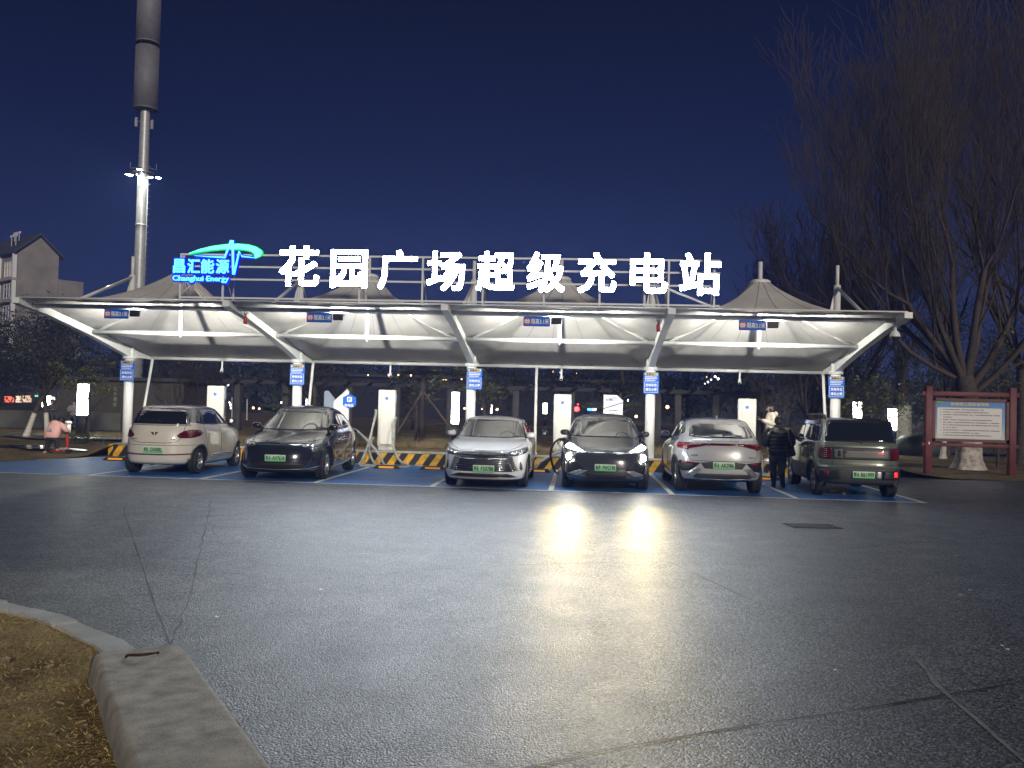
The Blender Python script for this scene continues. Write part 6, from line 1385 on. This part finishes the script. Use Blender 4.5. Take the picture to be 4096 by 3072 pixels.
# traffic light and police car lights across the road
t = thing('traffic_light', 'distant traffic light showing red behind the dark car', 'traffic light', (-.06, 60, 0))
mb = MB(); mb.tube([(0, .1, 0), (0, .1, 2.2)], .05, 8); mb.rbox((0, 0, 1.72), (.30, .16, .60), .03, axis='y'); mb.build('housing', M_black, t)
mb = MB(); mb.lathe([(0, -.10), (.16, -.09), (.17, -.08)], (0, 0, 1.60), 14, 'y'); mb.ball((0.08, -.1, 1.93), .05, 8); mb.build('red_lamp', mat('red_signal', (1, 0, 0), .4, emit=(1, .02, .02), es=14), t)
t = thing('police_booth', 'distant roadside booth with blue and white warning lights', 'booth', (1.02, 62, 0))
MB().rbox((0, 0, .8), (1.3, .8, 1.5), .05).build('cabin', M_black, t); mb = MB(); mb.rbox((-.18, -.45, 1.60), (.30, .1, .14), .03); mb.build('blue_lamp', mat('blue_beacon', (0, .2, 1), .4, emit=(.05, .25, 1), es=6), t); mb = MB(); mb.rbox((.14, -.45, 1.62), (.28, .1, .15), .03); mb.build('white_lamp', mat('white_beacon', (1, 1, 1), .4, emit=(.75, .85, 1), es=5), t)
# scattered distant bulbs
def bulbs(name, label, pts, r, m_):
    t0 = None
    for k, p in enumerate(pts):
        if t0 is None: t0 = MB().ball((0, 0, 0), r, 8).build(name, m_); t0.location = p; setp(t0, label, 'light', 'tiny distant '+name.replace('_', ' ')+'s')
        else: o = t0.copy(); COL.objects.link(o); o.location = p; s_ = .6+((k*37) % 10)/12; o.scale = (s_, s_, s_)
R = random.Random(21)
bulbs('amber_bulb', 'tiny amber bulb far away among the dark park trees', [(-17.3, 89, 4.57), (-16.0, 89, 5.05), (-14.8, 89, 5.07), (-21.8, 89, 4.5), (-19.6, 89, 4.55), (-18.6, 89, 4.58), (-12.0, 89, 4.3), (-4.24, 89, 5.34), (-3.21, 89, 5.7), (-2.6, 89, 5.3), (-.2, 89, 5.2), (12.4, 89, 5.76), (13.6, 89, 5.66), (12.9, 89, 5.1), (-33.5, 69, 1.5), (-32.9, 69, 1.7), (-32.4, 69, 1.45), (-31.9, 69, 1.6), (-26.3, 69, 1.0), (-25.8, 69, .95), (-25.2, 69, 1.0), (-24.7, 69, .92), (-9.0, 69, 1.4), (-7.6, 69, 1.4), (-6.4, 69, 1.4), (5.2, 60, 1.5), (5.4, 60, 2.1), (6.1, 60, 1.9), (4.0, 60, 1.2)], .09, mat('amber_point', (1, .6, .3), .5, emit=(1, .5, .2), es=5))
bulbs('white_bulb', 'tiny white bulb far away among the dark park trees', [(12.9, 88, 4.57), (13.6, 88, 5.1), (13.2, 88, 4.8), (12.6, 88, 4.4), (13.9, 88, 4.9), (-28.3, 68, 3.05), (-28.4, 68, 2.43), (-28.1, 68, 2.8), (-27.8, 68, 1.2), (-27.75, 68, .95), (-27.9, 68, 1.4), (-33.2, 68, 1.3), (-33.3, 68, 1.6), (-34.3, 68, 1.5), (-34.5, 68, 1.8), (-23.6, 68, 1.5), (-23.5, 68, 1.2), (1.5, 68, 5.2), (-1.4, 68, 4.4), (3.4, 60, 2.3)], .085, M_whl)
# ------------------------------------------------------------ trees and plants
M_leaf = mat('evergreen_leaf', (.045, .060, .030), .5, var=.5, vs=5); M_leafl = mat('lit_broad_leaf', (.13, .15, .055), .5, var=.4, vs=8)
M_twig = mat('bare_twig', (.062, .048, .040), .85, var=.3, vs=2); M_dleaf = mat('dark_tree_leaf', (.022, .027, .022), .6, var=.5, vs=1.5)
def grow(mb, p, d, L_, r, lev, R, up=.15, split=(2, 3), ang=.5, shrink=.74, curve=.18, tips=None, nseg=4, minr=.004):
    pts = [p]; rs = [r]; q = V(p); dd = V(d).normalized()
    for k in range(nseg):
        dd = (dd+V((R.uniform(-1, 1), R.uniform(-1, 1), R.uniform(-.6, 1)))*curve+V((0, 0, up))*.3).normalized(); q = q+dd*(L_/nseg); pts.append(q.copy()); rs.append(max(minr, r*(1-.38*(k+1)/nseg)))
    mb.tube(pts, rs, 7 if r > .08 else (5 if r > .025 else 3), 0, cap=False)
    if lev <= 0:
        if tips is not None: tips.append((q, dd))
        return
    n = R.randint(*split)
    for i in range(n):
        a = V((R.uniform(-1, 1), R.uniform(-1, 1), R.uniform(-.5, .8))); a = (a-dd*a.dot(dd)).normalized(); an = ang*R.uniform(.55, 1.3); nd = dd*cos(an)+a*sin(an)
        grow(mb, q, nd, L_*shrink*R.uniform(.75, 1.15), rs[-1]*R.uniform(.62, .85), lev-1, R, up, split, ang, shrink, curve, tips, nseg, minr)
    if lev >= 2:   # side shoots
        for i in range(2):
            j = R.randint(1, nseg-1); a = V((R.uniform(-1, 1), R.uniform(-1, 1), R.uniform(-.2, 1))).normalized(); nd = (dd+a*1.0).normalized()
            grow(mb, pts[j], nd, L_*shrink*.7, rs[j]*.4, lev-2, R, up, split, ang, shrink, curve, tips, nseg, minr)
def leaves(mb, tips, n, s, spread, R, mi=0, longl=2.0):
    vs = []; fs = []
    for (p, d) in tips:
        for _ in range(n):
            c = V(p)+V((R.gauss(0, spread), R.gauss(0, spread), R.gauss(0, spread*.8))); a = V((R.uniform(-1, 1), R.uniform(-1, 1), R.uniform(-.7, .7))).normalized(); b = a.cross(V((R.uniform(-1, 1), R.uniform(-1, 1), 1))).normalized(); k = len(vs); q = s*R.uniform(.6, 1.3)
            vs += [c-a*q*longl*.5, c+b*q*.3, c+a*q*longl*.5, c-b*q*.3]; fs.append((k, k+1, k+2, k+3))
    mb.add(vs, fs, mi)
# big bare tree at the right
R = random.Random(8); t = thing('bare_tree', 'huge bare tree with whitewashed flared trunk towering behind the notice board', 'tree', (12.94, 29.9, 0))
mb = MB(); pr = [(0.0, .60), (.12, .50), (.35, .42), (.8, .37), (1.25, .345)]
rows = [[((r*(1+.16*sin(a*5+1)*max(0, 1-z/.9)+.05*sin(a*9)))*cos(a)+z*.03, (r*(1+.16*sin(a*5+1)*max(0, 1-z/.9)))*sin(a), z-.03) for a in [2*pi*k/40 for k in range(41)]] for z, r in pr]
mb.grid(rows); mb.build('painted_trunk', mat('patchy_whitewash', (.42, .38, .34), .9, var=.45, vs=7, bump=.8, bs=18), t)
mb = MB(); mb.tube([(.03, 0, 1.2), (.02, 0, 1.8), (-.08, 0, 2.5), (-.2, 0, 3.1)], [.345, .33, .33, .30], 16, cap=False); tr = mb
mains = [((-.18, 0, 2.9), (-1.0, -.1, .45), 3.0, .13), ((-.18, 0, 3.0), (-.95, .2, .7), 3.4, .15), ((-.18, 0, 3.0), (-.85, -.1, .75), 3.2, .17), ((-.2, 0, 3.1), (-.45, .1, 1), 3.6, .18), ((-.15, 0, 2.8), (-.75, -.35, .95), 3.1, .15), ((-.1, 0, 3.0), (.1, -.2, 1), 3.6, .19), ((-.05, 0, 2.6), (.65, .1, .9), 3.2, .17), ((0, 0, 2.4), (.9, -.2, .7), 3.0, .14), ((-.2, 0, 3.1), (-.2, .5, 1), 3.5, .16), ((-.2, 0, 3.0), (-.75, .25, 1.0), 3.6, .16), ((-.1, 0, 2.9), (.35, .0, 1.1), 3.7, .18), ((-.2, 0, 3.1), (-.30, -.3, 1.15), 3.8, .17)]
mb.build('trunk', M_bark, t); mb = MB(); tips = []
for (p, d, L_, r) in mains: grow(mb, V(p), d, L_, r*.78, 6, R, up=.36, split=(2, 3), ang=.46, shrink=.78, curve=.13, tips=tips, nseg=3, minr=.0065)
mb.build('branches', M_twig, t, fix=False)
mb = MB(); lo = [(p, d) for p, d in tips if p.z < 7.5]; leaves(mb, R.sample(lo, min(len(lo), 500)), 1, .05, .1, R); mb.build('clinging_leaves', M_leaf, t, fix=False)
# second bare tree further right/back for density
def bare_tree(x, y, z, h, label, seed, lev=4, r=.14, spread=.5, mains=6, lean=None, group=None, minr=.006):
    R = random.Random(seed); t = thing('bare_tree', label, 'tree', (x, y, z), 0, group)
    mb = MB(); mb.tube([(0, 0, -.1), (.02, 0, h*.10), (.0, .02, h*.2)], [r*1.3, r, r*.9], 10, cap=False); mb.build('trunk', M_bark, t); mb = MB()
    for k in range(mains): a = 2*pi*k/mains+R.uniform(-.3, .3); grow(mb, V((0, .02, h*.19)), (spread*cos(a)*R.uniform(.6, 1.3), spread*sin(a), 1), h*.27, r*.5, lev, R, up=.3, split=(2, 3), ang=.45, shrink=.76, curve=.15, nseg=3, minr=minr)
    mb.build('branches', M_twig, t, fix=False); return t
bare_tree(9.6, 33, 0, 8.8, 'tall fine-twigged bare tree just left of the huge tree', 36, 6, .16, .6, 8, minr=.008)
bare_tree(16.6, 34, 0, 18, 'tall bare tree close behind the huge tree', 37, 5, .2, .5, 8, minr=.008)
bare_tree(19.5, 36, 0, 17, 'tall bare tree rising behind the huge tree at the right edge', 31, 5, .3, .55, 8, minr=.010)
bare_tree(8.8, 34, 0, 7.5, 'smaller bare tree behind the right column mast', 32, 5, .14, .75, 7, minr=.007)
bare_tree(-15.0, 32, .1, 3.4, 'low spreading bare tree behind the leftmost column', 33, 4, .10, .95, 8, minr=.006)
bare_tree(6.6, 30, .36, 2.9, 'thin bare sapling behind the person in the cream coat', 34, 4, .06, .7, 5, minr=.005)
bare_tree(-9.8, 31, .36, 3.2, 'bare dark sapling behind the black crossover', 35, 4, .07, .7, 5, minr=.006)
# leafy evergreens
def leafy(x, y, z, h, w_, label, seed, m=M_leaf, n=2600, ls=.07, trunk=.10, low=.35, group=None, name='evergreen_tree', trunk_m=M_bark):
    R = random.Random(seed); t = thing(name, label, 'tree', (x, y, z), 0, group)
    mb = MB(); mb.tube([(0, 0, -.1), (R.uniform(-.08, .08), 0, h*low*.6), (R.uniform(-.1, .1), .05, h*low*1.2), (0, 0, h*.8)], [trunk*1.25, trunk, trunk*.8, trunk*.3], 9, cap=False)
    cl = []
    for k in range(22):
        a = R.uniform(0, 2*pi); rr = w_*.5*math.sqrt(R.random())*.85; zz = h*low+(h*(1-low))*R.random(); k_ = 1-((zz-h*(low+(1-low)*.45))/(h*(1-low)*.62))**2; rr *= max(.15, k_); c = V((rr*cos(a), rr*sin(a), zz)); cl.append(c)
        if k % 2 == 0: mb.tube([(0, 0, max(h*low*.6, zz-h*.25)), tuple(c*.5+V((0, 0, zz*.42))), tuple(c)], [trunk*.35, trunk*.22, .008], 5, cap=False)
    mb.build('trunk', trunk_m, t); mb = MB(); P = [(c, None) for c in cl for _ in range(max(1, n//22))]; leaves(mb, P, 1, ls, w_*.115, R); mb.build('crown', m, t, fix=False); return t
dl = ['dark evergreen behind the cream hatchback', 'dark evergreen left of the second column', 'dark evergreen behind the second charger', 'dark evergreen behind the white saloon', 'dark evergreen left of the third charger', 'dark evergreen behind the information sign', 'dark evergreen behind the silver crossover', 'dark evergreen behind the fourth charger']
for k, (x, y, h, w_) in enumerate(((-13.0, 43, 4.4, 3.8), (-15.5, 46, 4.9, 5.0), (-8.4, 44, 4.5, 4.4), (-3.2, 44, 4.6, 4.6), (-.9, 48, 5.0, 4.2), (2.2, 43, 4.6, 4.0), (5.2, 42, 4.6, 4.2), (8.6, 41, 4.8, 4.4))): leafy(x, y, .3, h, w_, dl[k], 50+k, M_dleaf, 2600, .10, .09, .36, 'dark evergreens behind the planting bed')
dl = ['dark leafy tree behind the boxy car, nearest the right column', 'dense dark tree between the boxy car and the notice board', 'dense dark tree directly behind the notice board', 'dark tree right of the notice board', 'tall dark tree above the right canopy tip', 'dark tree beyond the lawn at the right edge']
for k, (x, y, h, w_, m_) in enumerate(((10.2, 37, 5.2, 4.6, M_leaf), (13.2, 44, 6.4, 5.2, M_dleaf), (16.4, 40, 6.2, 5.0, M_leaf), (19.4, 42, 6.0, 5.4, M_leaf), (12.2, 46, 8.6, 6.5, M_dleaf), (23.5, 45, 7.5, 6.5, M_dleaf))): leafy(x, y, .05, h, w_, dl[k], 70+k, m_, 5200, .085, .12, .22, 'dark trees on the right lawn')
dl = ['dark tree at the far left edge in front of the apartment block', 'dark tree between the apartment block and the mast', 'dark tree just left of the mast foot', 'dark tree behind the low brown building', 'dark tree far left above the shop row', 'wide dark tree beyond the low garden wall']
for k, (x, y, h, w_) in enumerate(((-39, 56, 6.4, 8), (-33.5, 54, 6.6, 7), (-28, 56, 6.2, 6.5), (-23.5, 52, 5.6, 5.5), (-45.5, 60, 7.0, 8.5), (-30.5, 60, 6.4, 7))): leafy(x, y, .0, h, w_, dl[k], 90+k, M_dleaf, 5200, .15, .14, .30, 'dark trees on the left')
# whitewashed leaning trunks with dark crown
t = thing('leaning_tree', 'dark tree on three leaning trunks whitewashed at the foot on the left lawn', 'tree', (-20.9, 32.2, .05)); R = random.Random(5)
for (x, y, dx) in ((-.32, -.1, .62), (.22, .5, -.22), (.40, .2, -.20)):
    mb = MB(); mb.tube([(x, y, -.05), (x+dx*.22, y, .35), (x+dx*.55, y, .95)], [.14, .10, .085], 12, cap=False); mb.build('painted_trunk', M_lime, t)
    mb = MB(); mb.tube([(x+dx*.55, y, .94), (x+dx*.9, y, 1.4), (x+dx*1.5, y+.1, 2.1), (x+dx*2.2, y, 2.9)], [.088, .085, .07, .04], 9, cap=False)
    for k in range(6): grow(mb, V((x+dx*(1+.2*k), y, 1.5+.25*k)), (R.uniform(-1, 1), R.uniform(-1, 1), .8), .8, .03, 2, R, nseg=3)
    mb.build('branch', M_bark, t)
mb = MB(); cl = [(V((R.uniform(-2.6, 2.2), R.uniform(-1.4, 1.6), 2.7+R.gauss(0, .55)+.2)), None) for _ in range(4200)]; leaves(mb, cl, 1, .08, .12, R); mb.build('crown', M_dleaf, t, fix=False)
# lit broad-leaf sprays near the bays
def spray(x, y, z, h, w_, label, seed, n=150, nb=6):
    R = random.Random(seed); t = thing('broadleaf_tree', label, 'tree', (x, y, z)); tips = []; mb = MB(); mb.tube([(0, 0, -.05), (.03, 0, h*.4), (-.02, .03, h*.62)], [.055, .045, .04], 8, cap=False)
    for k in range(nb): a = 2*pi*k/nb; grow(mb, V((0, 0, h*(.38+.04*k))), (w_*cos(a), w_*sin(a), .55), h*.24, .02, 3, R, up=.15, nseg=3, tips=tips, minr=.004)
    mb.build('trunk', M_bark, t); mb = MB(); leaves(mb, R.sample(tips, min(len(tips), n)), 5, .085, .06, R, longl=1.7); mb.build('crown', M_leafl, t, fix=False); return t
spray(-3.1, 28.6, .36, 2.6, 1.0, 'glossy broad-leaved tree just behind the middle column', 3)
spray(-17.2, 29.5, .1, 2.7, 1.1, 'glossy broad-leaved tree left of the leftmost column', 4)
spray(9.3, 28.5, .1, 2.6, 1.1, 'glossy broad-leaved tree right of the rightmost column', 6, n=220)
spray(14.6, 31.5, .05, 4.6, 1.2, 'broad-leaved tree with pale lit leaves above the notice board right post', 7, n=240, nb=8)
spray(-5.9, 31.5, .36, 2.5, .9, 'broad-leaved tree behind the propped pine', 9)
# layered pines
def pads(t, L_, R, m=M_leaf, dens=900):
    mb = MB()
    for (x, y, z, rx, ry, rz_) in L_:
        P = []
        for _ in range(dens):
            a = R.uniform(0, 2*pi); q = math.sqrt(R.random()); P.append((V((x+rx*q*cos(a), y+ry*q*sin(a), z+rz_*R.uniform(-.5, 1)*math.sqrt(max(0, 1-q*q)))), None))
        leaves(mb, P, 1, .045, .012, R, longl=2.2)
    mb.build('foliage_pads', m, t, fix=False)
M_pine = mat('lit_pine_needles', (.10, .115, .07), .7, var=.4, vs=6)
R = random.Random(14); t = thing('cloud_pine', 'sculpted cloud pine with flat foliage pads behind the information sign', 'tree', (1.35, 30, .36))
mb = MB(); mb.tube([(.1, 0, -.1), (.0, 0, .5), (-.12, .0, 1.1), (.05, 0, 1.6), (.18, 0, 2.3), (.1, 0, 2.75)], [.13, .11, .10, .09, .075, .05], 10)
for (x, z) in ((-.6, 2.22), (.7, 1.9), (-.8, 1.28), (.75, 1.42), (.75, .85)): mb.tube([(0, 0, z-.35), (x*.5, .05, z-.08), (x, .05, z)], [.05, .035, .015], 7)
mb.build('trunk', M_bark, t); pads(t, [(-.35, 0, 2.24, .58, .4, .09), (.45, .0, 1.98, .55, .42, .16), (-.55, .1, 1.40, .72, .45, .16), (.35, .1, 1.48, .62, .45, .13), (.72, .0, .85, .32, .3, .10), (.1, 0, 2.8, .6, .4, .12)], R, M_pine, 850)
t = thing('cloud_pine', 'layered pine with long flat pads between the second column and the parking totem', 'tree', (-9.35, 30, .36))
mb = MB(); mb.tube([(-.1, 0, -.1), (-.05, 0, .8), (.15, .0, 1.4), (.05, 0, 2.1)], [.12, .10, .09, .06], 10); mb.tube([(.1, 0, .9), (.5, 0, 1.2), (1.2, 0, 1.25)], [.05, .03, .012], 6); mb.tube([(.1, 0, 1.4), (-.5, 0, 1.55), (-1.4, 0, 1.6)], [.05, .03, .012], 6); mb.build('trunk', M_bark, t)
pads(t, [(-.6, 0, 2.05, .75, .45, .13), (-.7, 0, 1.55, .7, .4, .08), (.9, 0, 1.45, .9, .4, .08), (-1.35, 0, 1.02, .35, .3, .10)], R, M_leaf, 800)
t = thing('propped_pine', 'tall layered pine held by three leaning timber props behind the second charger', 'tree', (-5.2, 29, .36))
mb = MB(); mb.tube([(0, 0, -.1), (.0, 0, .9), (-.03, .0, 1.7), (.0, 0, 2.6)], [.12, .11, .10, .07], 10)
for (x, z) in ((-.9, 2.45), (.9, 2.5), (-.75, 1.25), (.7, .72), (-.8, .95), (.8, 1.55)): mb.tube([(0, 0, z-.12), (x*.5, 0, z-.03), (x, .0, z)], [.035, .025, .01], 6)
mb.build('trunk', M_bark, t); pads(t, [(0, 0, 2.75, .95, .55, .22), (-.1, 0, 2.4, .7, .5, .08)], R, M_dleaf, 900)
mb = MB(); mb.tube([(-.02, -.1, 1.75), (-.95, -.3, .1)], .035, 8); mb.tube([(.05, -.1, 1.75), (1.35, -.3, .15)], .035, 8); mb.tube([(0, .1, 1.7), (-.4, .9, 0)], .035, 8); mb.build('timber_prop', mat('prop_timber', (.13, .095, .07), .8, var=.3, vs=9), t)
# whitewashed slim trunks, both sides
wl = [(-27.2, 62, 1.5), (-26.9, 62, 1.5), (-28.5, 60, 1.7), (-29.0, 60, 1.7), (-24.4, 60, 1.6), (-23.7, 61, 1.5), (-13.6, 40, 1.6)]
for k, (x, y, h) in enumerate(wl):
    t = thing('young_tree', ['slim whitewashed young tree, leftmost of the group behind the cream hatchback', 'slim whitewashed young tree, second in the group behind the cream hatchback', 'slim whitewashed young tree left of the first charger', 'slim leaning whitewashed young tree near the first charger', 'slim whitewashed young tree behind the black crossover mirror', 'slim whitewashed young tree right of the first charger', 'slim whitewashed young tree left of the second column'][k], 'tree', (x, y, .2), 0, 'slim whitewashed young trees behind the bays')
    R = random.Random(k+200); a = R.uniform(-.2, .2); mb = MB(); mb.tube([(0, 0, 0), (a*.3, 0, h*.4), (a, 0, h)], [.06, .05, .045], 7, cap=False); mb.build('painted_trunk', M_lime, t)
    mb = MB(); [grow(mb, V((a, 0, h)), (R.uniform(-.5, .5), R.uniform(-.5, .5), 1), .8, .03, 2, R, nseg=3) for _ in range(3)]; mb.build('branches', M_twig, t)
for k, (x, y, r_, h) in enumerate(((16.3, 42, .17, 1.6), (16.9, 47, .5, 2.2), (15.0, 37, .11, 1.3))):
    t = thing('whitewashed_tree', ['slim whitewashed tree between the lamp pillar and the notice board', 'thick flared whitewashed trunk left of the notice board post', 'small whitewashed tree under the notice board bottom rail'][k], 'tree', (x, y, .05)); R = random.Random(k+300)
    mb = MB(); mb.tube([(0, 0, -.05), (0, 0, .15), (.02, 0, h*.5), (.03, 0, h)], [r_*1.6, r_*1.1, r_, r_*.9], 14, cap=False); mb.build('painted_trunk', M_lime, t)
    mb = MB(); mb.tube([(.03, 0, h), (.05, .1, h+1.2)], [r_*.9, r_*.6], 12, cap=False); [grow(mb, V((.05, .1, h+1)), (R.uniform(-.8, .8), R.uniform(-.5, .5), 1), 1.3, r_*.4, 3, R, nseg=3, minr=.008) for _ in range(4)]; mb.build('branches', M_bark, t)
# rock, shrubs, tufts
o = MB().ball((0, 0, .35), (1.1, .7, .62), 20, sq=.85).build('clipped_shrub', M_dleaf); o.location = (14.9, 39.2, 0); setp(o, 'rounded dark clipped shrub beside the right lamp pillars', 'shrub')
def shrub(x, y, z, w_, h, label, seed, n=1500, m=M_leaf):
    R = random.Random(seed); t = thing('shrub', label, 'shrub', (x, y, z)); mb = MB(); tips = []
    for k in range(14): a = 2*pi*k/14; grow(mb, V((R.uniform(-.2, .2)*w_, R.uniform(-.2, .2), 0)), (cos(a)*.7, sin(a)*.5, .7), h*.45, .012, 2, R, nseg=3, tips=tips, minr=.004)
    mb.build('stems', M_twig, t); mb = MB(); P = [(V((R.gauss(0, w_*.25), R.gauss(0, w_*.2), abs(R.gauss(h*.4, h*.22)))), None) for _ in range(n)]; leaves(mb, P, 1, .035, .02, R); mb.build('leaves', m, t, fix=False)
shrub(-15.9, 21.2, .02, 1.5, .62, 'dark brownish shrub at the left edge of the lawn', 401, 1800, mat('brown_shrub_leaf', (.07, .055, .035), .8, var=.4, vs=8))
shrub(-17.2, 29.0, .03, 1.6, .45, 'low dark shrub behind the return of the striped kerb', 402, 1500)
shrub(-6.6, 26.2, .36, 1.2, .35, 'dry low shrub beside the second charger', 403, 900, mat('dry_shrub_leaf', (.16, .12, .07), .8, var=.4, vs=8))
R = random.Random(77); vs = []; fs = []; mb = MB()
def tuft(x, y, z, h, n):
    for _ in range(n):
        a = R.uniform(0, 2*pi); b = R.uniform(0, 2*pi); w_ = .006; l = R.uniform(.1, .5)*h; k = len(vs); x_ = x+R.gauss(0, .05); y_ = y+R.gauss(0, .05)
        vs.extend([(x_-cos(a)*w_, y_-sin(a)*w_, z), (x_+cos(a)*w_, y_+sin(a)*w_, z), (x_+cos(b)*l, y_+sin(b)*l, z+h*R.uniform(.6, 1.1))]); fs.append((k, k+1, k+2))
for _ in range(1500): x = R.uniform(-12.8, 8); y = R.uniform(26.4, 28.4); tuft(x, y, lawn_z(x, y), R.uniform(.10, .30)*(1 if noise.noise(V((x*.8, 0, 0))) > -.1 else .4), 12)
for _ in range(900): x = R.uniform(-30, 22); y = R.uniform(24.8, 33); tuft(x, y, lawn_z(x, y), R.uniform(.03, .08), 6) if y > front_edge(x)+.3 else None
mb.add(vs, fs); o = mb.build('dry_grass_tufts', mat('dry_tuft', (.20, .155, .085), .9, var=.4, vs=2), fix=False); setp(o, 'dry straw-coloured grass tufts across the planting bed and lawns', 'grass', kind='stuff')

# far-off wood closing the view under the canopy
R = random.Random(500); mb = MB(); rows = []
for j in range(7):
    row = []
    for i in range(160):
        x = -150+i*1.9; hh = 6.6+1.6*noise.noise(V((x*.11, 0, 0)))+1.0*noise.noise(V((x*.5, 3, 0))); row.append((x, 104+3*noise.noise(V((x*.3, j, 5))), hh*j/6-.5))
    rows.append(row)
mb.grid(rows); vs = []; fs = []
for _ in range(26000):
    x = R.uniform(-150, 150); hh = 6.6+1.6*noise.noise(V((x*.11, 0, 0)))+1.0*noise.noise(V((x*.5, 3, 0))); z = hh*R.random()**.6*1.07; y = 102+R.uniform(-2, 2); a = R.uniform(0, 6.3); q = R.uniform(.12, .3); k = len(vs)
    vs += [(x-q*cos(a), y, z-q*sin(a)), (x+q*.5*sin(a), y+.1, z-q*.5*cos(a)), (x+q*cos(a), y, z+q*sin(a)), (x-q*.5*sin(a), y-.1, z+q*.5*cos(a))]; fs.append((k, k+1, k+2, k+3))
mb.add(vs, fs); o = mb.build('far_wood', M_dleaf, fix=False); setp(o, 'dark belt of far-off trees closing the view behind the park', 'wood', kind='stuff')
# ------------------------------------------------------------ thin blue haze box, added for a glow around the lit sign
if HAZE > 0:
    m = bpy.data.materials.new('night_haze'); m.use_nodes = True; nt = m.node_tree; nt.nodes.clear()
    o_ = nt.nodes.new('ShaderNodeOutputMaterial'); v_ = nt.nodes.new('ShaderNodeVolumePrincipled'); v_.inputs['Density'].default_value = HAZE; v_.inputs['Color'].default_value = (.24, .36, 1, 1); v_.inputs['Anisotropy'].default_value = .1
    nt.links.new(v_.outputs[0], o_.inputs['Volume'])
    mb = MB(); mb.box((0, 320, 18), (900, 780, 38)); o = mb.build('haze', m); setp(o, kind='stuff')
